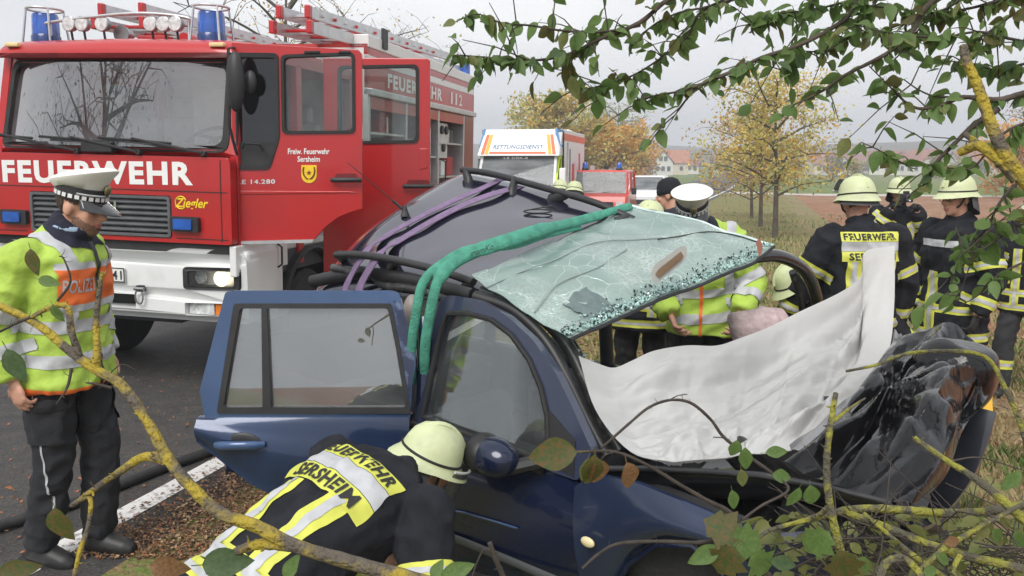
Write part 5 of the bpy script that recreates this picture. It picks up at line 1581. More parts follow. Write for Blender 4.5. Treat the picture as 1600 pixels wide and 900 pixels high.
        patch_from(jm, 'collar', pm('navy_cloth', (.012, .014, .03), .9), jk, lambda c, n: (c - j['nck']).length < .16, [(j['nck'] + nd * .012, -nd)], .005)
        for c0, hgt in ((j['pel'] + up * .02, .028), (j['pel'] + up * .17, .028)):
            patch_from(jm, 'silver_band', silver, jk, lambda c, n: abs((c - c0).dot(up)) < .08 and (c - c0 - up * (c - c0).dot(up)).length < .27, [(c0 + up * hgt, up), (c0 - up * hgt, -up)], .004)
        for s in 'RL':
            ring(jm, jk, j['sh' + s], j['el' + s], .82, .028, .15, None, silver, 1)
            ring(jm, jk, j['el' + s], j['wr' + s], .5, .028, .14, None, silver, 1)
        for x in (-.13, .13):
            c0 = j['pel'] + rt * x
            patch_from(jm, 'silver_band', silver, jk, lambda c, n: abs((c - c0).dot(rt)) < .07 and (c - j['pel']).dot(up) > .16 and abs(n.dot(rt)) < .8, [(c0 + rt * .026, rt), (c0 - rt * .026, -rt), (j['pel'] + up * .19, -up)], .0045)
        c0 = j['pel'] - up * (hem - .01)
        patch_from(jm, 'hem_trim', orange_t, jk, lambda c, n: abs((c - c0).dot(up)) < .05 and (c - c0).length < .3, [(c0 + up * .012, up)], .004)
        c0 = j['chs']
        patch_from(jm, 'zip', orange_t if chest else black_pl, jk, lambda c, n: abs((c - c0).dot(rt)) < .03 and n.dot(fw_) > .1, [(c0 + rt * .009, rt), (c0 - rt * .009, -rt)], .006)
        if text:
            for sx in (1, -1):
                c1 = j['chs'] + rt * (.10 * sx) - up * .005
                po = patch_from(jm, 'chest_panel', orange_t, jk, lambda c, n: n.dot(fw_) > .12 and abs((c - c1).dot(rt)) < .12 and (c - c1).length < .2 and abs((c - c1).dot(up)) < .12, [(c1 + rt * .085, rt), (c1 - rt * .085, -rt), (c1 + up * .075, up), (c1 - up * .075, -up)], .006, True)
                patch_from(jm, 'silver_band', silver, jk, lambda c, n: n.dot(fw_) > .12 and abs((c - c1).dot(rt)) < .15 and abs((c - c1).dot(up)) < .16, [(c1 + rt * .085, rt), (c1 - rt * .085, -rt), (c1 - up * .075, up), (c1 - up * .105, -up)], .006)
                patch_from(jm, 'silver_band', silver, jk, lambda c, n: n.dot(fw_) > .12 and abs((c - c1).dot(rt)) < .15 and abs((c - c1).dot(up)) < .16, [(c1 + rt * .085, rt), (c1 - rt * .085, -rt), (c1 + up * .105, up), (c1 + up * .075, -up)], .006)
            bv = BVHTree.FromPolygons([v.co.copy() for v in jm.vertices], [tuple(p.vertices) for p in jm.polygons])
            c1 = j['chs'] + rt * .10
            def cp(x, z):
                h = bv.ray_cast(c1 - rt * x + up * z + fw_ * .6, -fw_)
                return h[0] + fw_ * .009 if h[0] else c1 - rt * x + up * z + fw_ * .18
            vs, fs = TXT['POLIZEI']
            MB().add([cp(lerp(-.075, .075, p[0]), lerp(-.03, .03, p[1])) for p in vs], fs).build('lettering', silver, jk)
            MB().tube([j['nck'] + nd * .05 + (H @ V((.078 * math.cos(a), .078 * math.sin(a), 0))) for a in np.linspace(0, 2 * PI, 20)], .018, 8).build('shirt_collar', shirt_m, t, smooth=60)
    # --- headgear in head space
    if hat == 'helmet':
        he = MB()
        def hh(x, y, z): return hp(x, y, z * .93 + .030)
        prof = [(.0, .166), (.042, .160), (.074, .143), (.097, .110), (.108, .070), (.113, .036), (.119, .020), (.132, .004), (.136, -.004), (.130, -.005), (.108, .016), (.09, .03)]
        rings = []
        for r_, z in prof:
            ring_ = []
            for k in range(32):
                a = 2 * PI * k / 32
                fb = math.sin(a)
                fl = max(0, r_ - .113)
                ring_.append(hh(r_ * math.cos(a), r_ * 1.12 * fb + (fl * 1.1 * fb if fb > 0 else fl * .6 * fb) - .005, z - fl * (.5 * max(0, fb) + .9 * max(0, -fb))))
            rings.append(ring_)
        he.loft(rings)
        ho = he.build('helmet', helm_m, t, smooth=50)
        MB().tube([hh(0, .128 * math.cos(a), .02 + .150 * math.sin(a)) for a in np.linspace(.35, PI - .35, 14)], .009, 6, flat=(1, 1.3)).build('helmet_ridge', helm_m, ho, smooth=60)
        MB().tube([hh(.114 * math.cos(a), .114 * 1.12 * math.sin(a) - .005, .036) for a in np.linspace(0, 2 * PI, 33)], .0055, 6).build('helmet_band', black_rb, ho, smooth=60)
        MB().grid(lambda u, v: hh((.112 + .02 * v) * math.cos(lerp(PI * 1.02, PI * 1.98, u)), (.125 + .02 * v) * math.sin(lerp(PI * 1.02, PI * 1.98, u)) - .01, .0 - guard * v * (.55 + .45 * math.sin(PI * u))), 18, 5, H @ V((0, 0, -.004))).build('neck_guard', leather, ho, smooth=80)
        MB().tube([hh(-.105, .02, .0), hh(-.072, .04, -.07), hh(0, .06, -.118), hh(.072, .04, -.07), hh(.105, .02, .0)], .007, 6).build('chin_strap', black_rb, ho, smooth=60)
        if visor:
            if visor == 'up':
                sv = lambda u, v: hh(.132 * math.cos(lerp(.12, .88, u) * PI) * math.cos(lerp(.25, .85, v)), .02 + .150 * math.sin(lerp(.12, .88, u) * PI) * math.cos(lerp(.25, .85, v)), .03 + .165 * math.sin(lerp(.25, .85, v)))
            else:
                sv = lambda u, v: hh((.125 - .012 * v) * math.cos(lerp(.12, .88, u) * PI), .01 + (.155 - .01 * v) * math.sin(lerp(.12, .88, u) * PI), .03 - .15 * v * math.sin(lerp(.12, .88, u) * PI) ** .5)
            MB().grid(sv, 16, 6, H @ V((0, .003, 0))).build('visor', visor_m, ho, smooth=80)
            MB().tube([sv(k / 16, 0) for k in range(17)], .006, 6).build('visor_rim', pm('rim_grey', (.5, .52, .5), .4), ho, smooth=60)
    elif hat == 'cap':
        def hq(x, y, z): return hp(x * .94, y * .94 - .005, z * .94 + .014)
        co = MB().lathe([(.088, .035), (.098, .036), (.100, .092), (.092, .094)], (0, 0, 0), None, 30, 1, 1.14)
        co.v = [tuple(hq(*p)) for p in co.v]
        ho = co.build('cap_band', black_pl, t, smooth=40)
        cr_ = MB()
        rings = []
        for r_, z in ((.099, .090), (.118, .112), (.140, .138), (.143, .150), (.125, .164), (.06, .172), (.001, .173)):
            rings.append([hq(r_ * .90 * math.cos(a), r_ * 1.02 * math.sin(a), z + .045 * math.sin(a) * (r_ / .14) * (1 if z > .1 else 0) - .012 * (r_ > .11) * (1 - math.sin(a)) * .5) for a in (2 * PI * k / 30 for k in range(30))])
        cr_.loft(rings)
        cr_.build('cap_crown', cap_w, t, smooth=60)
        for k in range(24):
            a = 2 * PI * k / 24
            if k % 2 == 0 or True:
                a2 = a + .17
                MB().hexa([hq(.1015 * math.cos(b_), .1015 * 1.14 * math.sin(b_), z) for b_, z in ((a, .044), (a2, .044), (a2, .062), (a, .062))], H @ V((math.cos(a), math.sin(a), 0)) * .003).build('silver_check', pm('check_silver', (.7, .7, .7), .4), ho)
        MB().grid(lambda u, v: hq((.098 + .012 * v) * math.cos(lerp(.12, .88, u) * PI), (.112 + .085 * v * math.sin(lerp(.12, .88, u) * PI)) * math.sin(lerp(.12, .88, u) * PI) ** .8, .046 - .040 * v - .008 * math.cos(lerp(-1, 1, u) * 1.5)), 16, 5, H @ V((0, 0, -.005))).build('cap_peak', pm('gloss_peak', (.012, .012, .013), .15, coat=1), ho, smooth=80)
        MB().ell(hq(0, .122, .098), (.022, .012, .026), 12, 8, H).build('cap_badge', pm('badge_dull', (.25, .22, .12), .35, .7), ho, smooth=60)
        MB().tube([hq(.103 * math.cos(a), .118 * math.sin(a), .070) for a in np.linspace(.1 * PI, .9 * PI, 14)], .004, 5).build('cap_cord', silver, ho)
    elif hat == 'beanie':
        be = MB()
        be.loft([[hp(r_ * math.cos(a), r_ * 1.15 * math.sin(a) - .012, z) for a in (2 * PI * k / 22 for k in range(22))] for r_, z in ((.086, .02), (.094, .03), (.094, .055), (.090, .065), (.088, .09), (.072, .13), (.04, .152), (.001, .158))])
        be.build('beanie', pm('beanie_black', (.012, .013, .018), .95, bump=.5, bscale=120), t, smooth=60)
    return t, j

def stand(px, Y, face):
    """root for a person whose axis stands at pixel column px and distance Y, facing world direction face"""
    p = at(px, 450, Y)
    a = math.atan2(face[1], face[0]) - PI / 2
    return Matrix.Translation((p.x, Y, gz(p.x, Y))) @ Matrix.Rotation(a, 4, 'Z')

# police officer on the left, looking down at the road
pM = stand(90, 3.82, (1, -.16)) @ Matrix.Scale(1.04, 4)
person('bearded police officer in white cap and green hi-vis jacket, standing at the road edge', pM,
       dict(pel=(.0, .02, .97), wst=(0, .02, 1.12), chs=(0, .03, 1.32), nck=(0, .07, 1.51), hed=(0, .145, 1.63), elR=(.25, -.12, 1.16), wrR=(.25, -.05, .91), elL=(-.27, -.04, 1.16), wrL=(-.22, .06, .93),
            anR=(.09, -.12, .10), knR=(.09, -.01, .52), anL=(-.07, .06, .09), knL=(-.09, .09, .53)), 'police', look=(-.05, 1, -.24), hup=(0, .22, 1), hat='cap', text=True, beard=True, vox=.010, hem=.12, curl=(.55, .5), bulk=.72)

# crouching firefighter, nearest
K0 = at(400, 900, 2.45); Kz = gz(-.6, 2.6)
kM = Matrix.Translation((-.75, 2.45, Kz))
ki = kM.inverted()
def kp(px, py, Y): return ki @ at(px, py, Y)
pel = kp(408, 912, 2.5)
shR, shL = kp(662, 806, 2.72), kp(524, 724, 3.06)
person('kneeling firefighter with yellow back lettering, bent towards the front door of the wreck', kM,
       dict(pel=pel, wst=kp(470, 850, 2.6), chs=kp(540, 793, 2.76), nck=kp(612, 752, 2.97), hed=kp(666, 731, 3.12), shR=shR, shL=shL,
            elR=kp(668, 955, 2.5), wrR=kp(690, 1085, 2.6), elL=kp(570, 800, 3.22), wrL=kp(600, 855, 3.05),
            hiR=pel + V((.02, -.10, -.03)), hiL=pel + V((-.02, .10, -.03)), knR=pel + V((.36, -.05, -.30)), knL=pel + V((.30, .26, -.46)), anR=V((pel.x - .02, pel.y - .12, .09)), anL=V((pel.x - .15, pel.y + .22, .12))),
       'fire', look=(.80, .30, -.42), hup=(.25, .0, 1), vox=.010, hem=.16, text=True, visor='down', bulk=1.0, patch_w=.205, patch_dz=-.10, patch_k=1.25)

# police officer in white cap on the far side of the car
person('police officer in white peaked cap and green hi-vis jacket, leaning over behind the shattered windscreen', stand(1105, 5.45, (-.25, -1)) @ Matrix.Scale(1.06, 4),
       dict(chs=(.03, .07, 1.29), nck=(.07, .15, 1.46), hed=(.10, .25, 1.57), shR=(.245, .12, 1.40), shL=(-.12, .12, 1.40), elR=(.31, .14, 1.12), wrR=(.2, .30, .95), elL=(-.27, .12, 1.14), wrL=(-.20, .33, .98)),
       'police', look=(-.15, 1, -.75), hup=(0, .75, 1), hat='cap', hem=.14, vox=.012, chest=True, bulk=1.2, text=False)
person('person in black knitted hat behind the police officer with the white cap', stand(1050, 6.9, (-.8, .5)), dict(hed=(0, .05, 1.70), nck=(0, 0, 1.53)), 'plain', look=(-.1, 1, -.2), hat='beanie', vox=.014)
# firefighter half hidden by the windscreen
person('firefighter beyond the torn windscreen, only coat hem, gloved hand and helmet top showing', stand(1002, 6.1, (.35, 1)),
       dict(chs=(0, .06, 1.30), nck=(0, .16, 1.42), hed=(0, .26, 1.50), shR=(.195, .12, 1.38), shL=(-.195, .12, 1.38), elR=(.30, .05, 1.10), wrR=(.30, .10, .86)), 'fire', look=(0, 1, -.5), hup=(0, .5, 1), gloves=True, vox=.013, visor=None)
# firefighter bending by the far door frame
person('firefighter stooping beside the black door frame on the far side of the wreck', stand(1318, 5.5, (-.9, -.1)),
       dict(pel=(0, -.30, .80), wst=(0, -.2, .93), chs=(0, .0, 1.02), nck=(0, .20, 1.12), hed=(0, .33, 1.15), shR=(.19, .12, 1.06), shL=(-.19, .12, 1.06), elR=(.25, .18, .80), wrR=(.2, .40, .68), elL=(-.25, .18, .80), wrL=(-.2, .4, .68),
            hiR=(.1, -.3, .78), hiL=(-.1, -.3, .78), knR=(.12, -.05, .45), knL=(-.12, -.05, .45), anR=(.12, -.22, .09), anL=(-.12, -.22, .09)), 'fire', look=(0, .9, -.55), hup=(0, .5, 1), vox=.013, hem=.12)
# standing with his back to us
person('firefighter standing with his lettered back to us behind the white sheet', stand(1342, 5.35, (-.05, 1)),
       dict(pel=(0, 0, .99), wst=(0, 0, 1.14), chs=(0, .01, 1.36), nck=(0, .02, 1.56), hed=(-.02, .06, 1.715), shR=(.205, 0, 1.49), shL=(-.205, 0, 1.49), elR=(.31, .02, 1.19), wrR=(.30, .10, .93), elL=(-.36, .05, 1.21), wrL=(-.42, .16, .97),
            hiR=(.1, 0, .95), hiL=(-.1, 0, .95), knR=(.12, .03, .52), knL=(-.12, .03, .52)), 'fire', look=(-.12, 1, -.12), vox=.010, hem=.26, text=True, visor='up', bulk=1.05, guard=.05)
# photographing
cm, cj = person('firefighter holding a black camera to his face out in the brown field', stand(1393, 9.3, (-.1, -1)),
       dict(elR=(.30, .12, 1.20), wrR=(.13, .22, 1.50), elL=(-.30, .12, 1.20), wrL=(-.13, .24, 1.48)), 'fire', look=(.1, 1, -.03), vox=.015, gloves=True, curl=(1.2, 1.2), palms=dict(R=((-.5, .4, .75), (-.5, .5, -.5)), L=((.5, .4, .75), (.5, .5, -.5))), visor=None)
cmM = ROOTM[cm.name]
ct = thing('camera', 'black camera held up by the firefighter in the field', 'camera', cmM @ Matrix.Translation((.0, .25, 1.62)))
MB().box((0, 0, 0), (.14, .06, .095)).box((0, 0, .06), (.06, .05, .03)).build('housing', black_pl, ct, bevel=.01)
MB().lathe([(.034, 0), (.036, .07), (.03, .075), (.0, .06)], (0, .02, -.005), Matrix.Rotation(-PI / 2, 3, 'X'), 16).build('lens', pm('lens_black', (.01, .01, .012), .15, coat=1), ct, smooth=50)
# profile, facing left
fp, fj = person('firefighter seen in profile facing left with glasses and silver chest band, beside the hanging branch', stand(1492, 5.9, (-.92, -.40)),
       dict(pel=(0, 0, .99), wst=(0, 0, 1.14), chs=(0, .01, 1.36), nck=(0, .0, 1.57), hed=(0.0, .05, 1.73), shR=(.205, 0, 1.49), shL=(-.205, 0, 1.49), elL=(-.30, .02, 1.19), wrL=(-.28, .12, .95), elR=(.29, -.02, 1.19), wrR=(.27, .08, .94),
            hiR=(.1, 0, .95), hiL=(-.1, 0, .95)), 'fire', look=(.16, 1, -.04), hup=(0, -.12, 1), vox=.010, hem=.26, gloves=True, chest=True, visor=None, bulk=1.0)
Hh = frame((.16, 1, -.04), (0, -.12, 1)); hc = fj['hed']
gl = MB()
for s in (-1, 1):
    gl.tube([hc + Hh @ V((s * .033 + .022 * math.cos(a), .098, .012 + .016 * math.sin(a))) for a in np.linspace(0, 2 * PI, 14)], .0025, 5)
    gl.rod(hc + Hh @ V((s * .055, .096, .015)), hc + Hh @ V((s * .078, -.01, .012)), .0025, 5)
gl.build('glasses', black_pl, fp)
# at the right edge
person('firefighter cut off by the right edge of the view, in black coat with bare hands', stand(1612, 7.2, (-.6, -.8)), dict(elR=(.30, .02, 1.17), wrR=(.30, .14, .93), elL=(-.3, .02, 1.17), anR=(.16, .16, .09), knR=(.16, .12, .5)), 'fire', look=(0, 1, -.2), vox=.014, visor=None)
# two helmets beyond the roof
for px, Y, lb in ((866, 11.5, 'left one of two firefighters behind the wrecked car roof, only pale helmets showing'), (888, 11.2, 'right one of two firefighters behind the wrecked car roof, only pale helmets showing')):
    person(lb, stand(px, Y, (.3, 1)), dict(chs=(0, .1, 1.22), nck=(0, .22, 1.36), hed=(0, .30, 1.49), shR=(.19, .18, 1.30), shL=(-.19, .18, 1.30)), 'fire', look=(0, 1, -.4), hup=(0, .3, 1), vox=.02, detail=False, visor=None)

# ================================================================== TREES, HOUSES, GROUND COVER
bark = pm('bark', (.07, .055, .042), .95, var=.4, scale=14, bump=.7, bscale=40)
bark_l = pm('bark_far', (.10, .085, .07), .95, var=.3, scale=3)
lichen = pm('lichen_bark', (.13, .11, .085), .95, col2=(.42, .32, .04), scale=17, thr=(.42, .55), bump=1.0, bscale=90, detail=10)
lichen_g = pm('lichen_bark_green', (.11, .10, .07), .95, col2=(.30, .29, .05), scale=24, thr=(.44, .58), bump=1.0, bscale=90, detail=10)
twig_m = pm('twig_bark', (.05, .04, .033), .9, var=.4, scale=30)
def leafmat(n, a, b, t=.5):
    return pm(n, a, .5, col2=b, scale=9, thr=(.35, .7), tbleed=t, bump=.2, bscale=80)
LF_ = [leafmat('leaf_green', (.11, .20, .05), (.18, .27, .08)), leafmat('leaf_dark', (.07, .13, .05), (.12, .18, .08)), leafmat('leaf_olive', (.16, .20, .06), (.26, .25, .09)),
       leafmat('leaf_spotted', (.06, .12, .03), (.20, .11, .04)), leafmat('leaf_brown', (.20, .10, .04), (.34, .20, .10))]
def leaf_mesh(name, mat, w=.5, curl=.25, lobes=False):
    """pointed oval leaf, unit length along +Y from the stalk, folded along the rib"""
    m = MB()
    n = 8
    L, Cc, Rr = [], [], []
    for i in range(n + 1):
        t = i / n
        x = w * .5 * math.sin(PI * t ** .8) ** .8 * (1 + (.28 * math.sin(t * 19) if lobes else .05 * math.sin(t * 40)))
        z = -curl * t * t + .02 * math.sin(t * 9)
        L.append(V((-x, t, z + x * .35))); Cc.append(V((0, t, z))); Rr.append(V((x, t, z + x * .35)))
    m.v = [tuple(p) for p in L + Cc + Rr]
    k = n + 1
    for i in range(n):
        m.f.append((i, k + i, k + i + 1, i + 1)); m.f.append((k + i, 2 * k + i, 2 * k + i + 1, k + i + 1))
    m.add([(-.012, -.22, .03), (.012, -.22, .03), (.012, 0, 0), (-.012, 0, 0)], [(0, 1, 2, 3)])
    me = bpy.data.meshes.new(name)
    me.from_pydata(m.v, [], m.f); me.materials.append(mat); me.shade_smooth()
    return me
LEAVES = [leaf_mesh('leaf', LF_[k], w, c) for k in range(4) for w, c in ((.50, .2), (.62, .35))]
LEAF_B = [leaf_mesh('leaf', LF_[4], .6, .6), leaf_mesh('leaf', LF_[3], .6, .5)]
LEAF_M = [leaf_mesh('leaf', LF_[3], 1.0, .25, True), leaf_mesh('leaf', LF_[0], .95, .3, True)]
def put_leaf(me, p, d, size, parent, iv, up=None):
    """one leaf object growing from p along d"""
    d = V(d).normalized()
    u = V(up) if up is not None else V((R.uniform(-1, 1), R.uniform(-1, 1), R.uniform(.2, 1)))
    x = d.cross(u)
    if x.length < 1e-3: x = V((1, 0, 0))
    x.normalize(); z = x.cross(d)
    M = Matrix((x, d, z)).transposed().to_4x4() * size
    M[3][3] = 1
    M.translation = p
    o = bpy.data.objects.new('leaf', me)
    COL.objects.link(o)
    o.parent = parent
    o.matrix_parent_inverse = iv
    o.matrix_basis = M
    return o
def add_leaf(v, f, me, p, d, size):
    """the same leaf added to a joined mesh"""
    d = V(d).normalized(); u = V((R.uniform(-1, 1), R.uniform(-1, 1), R.uniform(.2, 1)))
    x = d.cross(u).normalized(); z = x.cross(d)
    M = Matrix((x, d, z)).transposed()
    n = len(v)
    for q in me.vertices:
        v.append(tuple(p + (M @ q.co) * size))
    for q in me.polygons:
        f.append(tuple(i + n for i in q.vertices))
def knotty(path, r0, r1, seg=8, k=6, amp=.22):
    pts = smooth_path(path, k)
    n = len(pts)
    rad = [lerp(r0, r1, i / (n - 1)) * (1 + amp * noise.noise(V((i * .7, r0 * 900, 0)))) for i in range(n)]
    return MB().tube(pts, rad, seg), pts
def px_path(pts):
    return [at(*p) for p in pts]

# ---- apple tree overhanging from the right, trunk outside the view
AT = Matrix.Translation((3.3, 2.4, gz(3.3, 2.4)))
apple = thing('apple_tree', 'apple tree whose leafy boughs overhang the scene from the top right', 'tree', AT)
ai = inv(apple)
tk, _ = knotty([(3.3, 2.4, gz(3.3, 2.4) - .1), (3.35, 2.4, .6), (3.2, 2.45, 1.4), (3.1, 2.5, 2.2), (2.9, 2.5, 3.0)], .14, .07, 12)
tk.build('trunk', bark, apple, smooth=60, inv=ai)
BR = [   # pixel x, y, distance; root radius, tip radius (m); leaves per metre
    ([(1700, -140, 2.5), (1340, -60, 2.5), (1180, -25, 2.5), (1060, -8, 2.5), (1000, 35, 2.45), (935, 62, 2.4), (897, 82, 2.4), (850, 93, 2.38), (800, 93, 2.36), (740, 88, 2.35), (707, 86, 2.35)], .012, .002, 30),
    ([(1000, 40, 2.45), (940, 50, 2.4), (880, 48, 2.38), (830, 40, 2.36), (785, 36, 2.34), (745, 22, 2.34), (712, 34, 2.34)], .005, .0018, 40),
    ([(1250, -60, 2.7), (1140, 0, 2.65), (1095, 20, 2.6), (1075, 55, 2.6), (1050, 78, 2.58), (1000, 112, 2.55), (960, 128, 2.55), (905, 142, 2.5)], .007, .002, 45),
    ([(1480, -90, 2.6), (1360, -20, 2.6), (1320, 30, 2.6), (1250, 70, 2.55), (1190, 90, 2.5), (1150, 110, 2.5), (1100, 130, 2.48), (1065, 142, 2.45), (1020, 150, 2.45), (985, 160, 2.45)], .011, .002, 42),
    ([(1520, -60, 2.5), (1470, -10, 2.5), (1440, 20, 2.5), (1424, 52, 2.5), (1385, 84, 2.5), (1320, 118, 2.5), (1280, 145, 2.5), (1235, 166, 2.5)], .014, .003, 30),
    ([(1400, -50, 2.8), (1370, 0, 2.8), (1345, 38, 2.8), (1320, 62, 2.8), (1285, 80, 2.8), (1240, 78, 2.8)], .008, .002, 60),
    ([(1640, 72, 2.4), (1585, 62, 2.4), (1530, 50, 2.4), (1480, 57, 2.4), (1430, 57, 2.4), (1380, 50, 2.4), (1335, 38, 2.4)], .006, .002, 50),
    ([(1660, 138, 2.3), (1600, 146, 2.3), (1560, 156, 2.3), (1505, 152, 2.3), (1470, 165, 2.3), (1440, 170, 2.3), (1418, 162, 2.3), (1395, 140, 2.3), (1358, 103, 2.3)], .012, .002, 22),
    ([(1500, 152, 2.3), (1460, 150, 2.3), (1435, 140, 2.3), (1412, 124, 2.3)], .004, .002, 10),
    ([(1560, 170, 2.3), (1520, 197, 2.3), (1490, 226, 2.3), (1462, 255, 2.3), (1446, 286, 2.3), (1424, 302, 2.3)], .011, .003, 28),
    ([(1456, 258, 2.3), (1420, 258, 2.28), (1392, 246, 2.26), (1372, 234, 2.25), (1345, 222, 2.25)], .004, .0015, 38),
    ([(1660, 190, 2.2), (1600, 194, 2.2), (1560, 215, 2.2), (1520, 262, 2.2), (1480, 262, 2.2)], .007, .002, 30),
    ([(1640, 250, 2.1), (1585, 290, 2.1), (1560, 320, 2.1), (1545, 350, 2.1), (1520, 380, 2.1), (1490, 398, 2.08)], .006, .0015, 34),
    ([(1640, 330, 2.1), (1580, 360, 2.1), (1530, 392, 2.08), (1500, 400, 2.05), (1480, 470, 2.05)], .004, .0015, 30),
    ([(1620, 400, 2.0), (1560, 430, 2.0), (1530, 460, 2.0), (1500, 478, 2.0)], .004, .0015, 24),
    ([(1100, 133, 2.48), (1078, 150, 2.46), (1056, 178, 2.44), (1030, 202, 2.43)], .003, .0012, 10),
    ([(1680, 20, 2.6), (1600, -5, 2.6), (1520, 12, 2.6), (1470, 20, 2.6), (1400, 14, 2.6), (1330, 5, 2.6)], .008, .002, 60),
    ([(1420, -30, 2.7), (1330, 0, 2.7), (1270, 15, 2.7), (1215, 22, 2.7), (1170, 40, 2.7)], .006, .002, 70),
    ([(1700, 30, 2.4), (1600, 20, 2.4), (1560, 40, 2.4), (1520, 70, 2.4), (1480, 120, 2.4)], .005, .002, 55),
    ([(1560, -60, 2.6), (1500, 0, 2.6), (1450, 30, 2.6), (1410, 80, 2.6), (1380, 110, 2.6)], .005, .002, 50),
    ([(1300, -60, 2.6), (1270, 0, 2.6), (1250, 40, 2.6), (1230, 90, 2.6), (1240, 120, 2.6)], .004, .002, 55),
    ([(1180, -40, 2.5), (1120, 5, 2.5), (1060, 20, 2.5), (1020, 40, 2.5), (990, 70, 2.5)], .005, .002, 50),
    ([(1660, 95, 2.5), (1600, 100, 2.5), (1560, 110, 2.5), (1520, 100, 2.5), (1480, 95, 2.5)], .006, .002, 50),
    ([(900, 82, 2.4), (893, 100, 2.39), (905, 120, 2.38), (925, 140, 2.36), (935, 160, 2.36)], .003, .001, 40),
]
spots = []
for path, r0, r1, dens in BR:
    mb, pts = knotty(px_path(path), r0 * .8, r1 * .8)
    # side spurs
    L = sum((b - a).length for a, b in zip(pts, pts[1:]))
    b_ = mb.build('bough', twig_m if r0 < .01 else bark, apple, smooth=60, inv=ai)
    sp = MB()
    for k in range(int(L * 15)):
        i = R.randrange(2, len(pts) - 1)
        d = V((R.uniform(-1, .4), R.uniform(-.6, .6), R.uniform(-.9, .7))).normalized()
        l = R.uniform(.03, .11) * (1 if R.random() < .6 else 2.2)
        q = [pts[i], pts[i] + d * l * .5 + V((0, 0, .008)), pts[i] + d * l]
        sp.tube(q, [.0022, .0017, .001], 5)
        spots.append((q[-1], d)); spots.append((q[1], d))
    if sp.v:
        sp.build('spur', twig_m, b_, smooth=60)['kind'] = 'stuff'
    for k in range(int(L * dens * 1.9)):
        t = R.random() ** .85
        i = min(len(pts) - 2, int(t * (len(pts) - 1)))
        spots.append((pts[i].lerp(pts[i + 1], R.random()), V((R.uniform(-1, 1), R.uniform(-1, 1), 0))))
def onscreen(p):
    d = p - CAM
    y = d.y * _c - d.z * _s
    if y < .1: return None
    return 800 + FPX * d.x / y, 450 - FPX * (d.y * _s + d.z * _c) / y
R.shuffle(spots)
nl = 0
lv, lf = [], []
for p, d in spots:
    s = onscreen(p)
    dd = V((d.x * .7 + R.uniform(-.5, .5), d.y * .7 + R.uniform(-.4, .4), R.uniform(-1.0, .15)))
    sz = R.uniform(.032, .062)
    me = R.choice(LEAVES)
    if s and -20 < s[0] < 1620 and -25 < s[1] < 520:
        if s[0] < 1000 and R.random() < .25: continue
        if nl < 300:
            put_leaf(me, p, dd, sz, apple, ai); nl += 1
        else:
            add_leaf(lv, lf, me, p, dd, sz)
    elif R.random() < .3:
        add_leaf(lv, lf, me, p, dd, sz)
if lv:
    m = MB(); m.v, m.f = lv, lf
    m.build('foliage', LF_[0], apple, smooth=180, recalc=False, inv=ai)['kind'] = 'stuff'
for p, d, sz, k in ((at(885, 96, 2.38), V((.2, 0, -1)), .075, LEAF_B[1]), (at(892, 118, 2.37), V((.3, 0, -1)), .07, LEAVES[4])):
    put_leaf(k, p, d, sz, apple, ai)

# ---- lichen boughs close to the camera on the right
def branch_thing(label, paths, leaves=(), mat=lichen, group=None, twigs=0):
    p0 = at(*paths[0][0][0])
    M = Matrix.Translation((p0.x, p0.y, gz(p0.x, p0.y)))
    t = thing('branch', label, 'branch', M, group)
    iv = inv(t)
    for i, (path, r0, r1) in enumerate(paths):
        mb, pts = knotty(px_path(path), r0, r1, 10, 7)
        if mat in (lichen, lichen_g) and r0 > .005:      # crusty lichen lumps
            for k in range(int(110 * (r0 / .012))):
                q = R.randrange(len(pts) - 1)
                rr = lerp(r0, r1, q / len(pts))
                c = pts[q].lerp(pts[q + 1], R.random()) + V((R.uniform(-1, 1), R.uniform(-1, 1), R.uniform(-.6, 1))).normalized() * rr * .8
                mb.ell(c, (rr * R.uniform(.15, .45), rr * R.uniform(.15, .45), rr * R.uniform(.12, .35)), 7, 5)
        for k in range(int(len(pts) * .25)):
            q = R.randrange(len(pts))
            d = V((R.uniform(-1, 1), R.uniform(-1, 1), R.uniform(-1, 1))).normalized()
            mb.tube([pts[q], pts[q] + d * max(.008, r0 * 1.2), pts[q] + d * max(.014, r0 * 1.8) + V((0, 0, .004))], [r0 * .25, r0 * .2, r0 * .06], 5)
        mb.build('limb' if i == 0 else 'twig', mat if r0 > .003 else twig_m, t, smooth=60, inv=iv)
    for x, y, Y, s, dx, dz, k in leaves:
        me = (LEAVES + LEAF_B + LEAF_M)[k]
        p = at(x, y, Y)
        sz = s / FPX * Y
        d = V((dx, R.uniform(-.15, .15), dz)).normalized()
        put_leaf(me, p - d * sz * .5, d, sz, t, iv, up=V((R.uniform(-.3, .3), -1, .45)))
    return t
branch_thing('thick bough with yellow lichen coming in from the right edge below the hanging leaves',
             [([(1505, 72, 1.9), (1512, 100, 1.88), (1530, 140, 1.86), (1545, 185, 1.84), (1560, 220, 1.82), (1585, 262, 1.8), (1640, 330, 1.78)], .009, .016),
              ([(1500, 238, 1.9), (1530, 228, 1.86), (1560, 250, 1.82), (1590, 280, 1.8)], .010, .014), ([(1508, 210, 1.95), (1530, 225, 1.9), (1548, 238, 1.86)], .006, .009)])
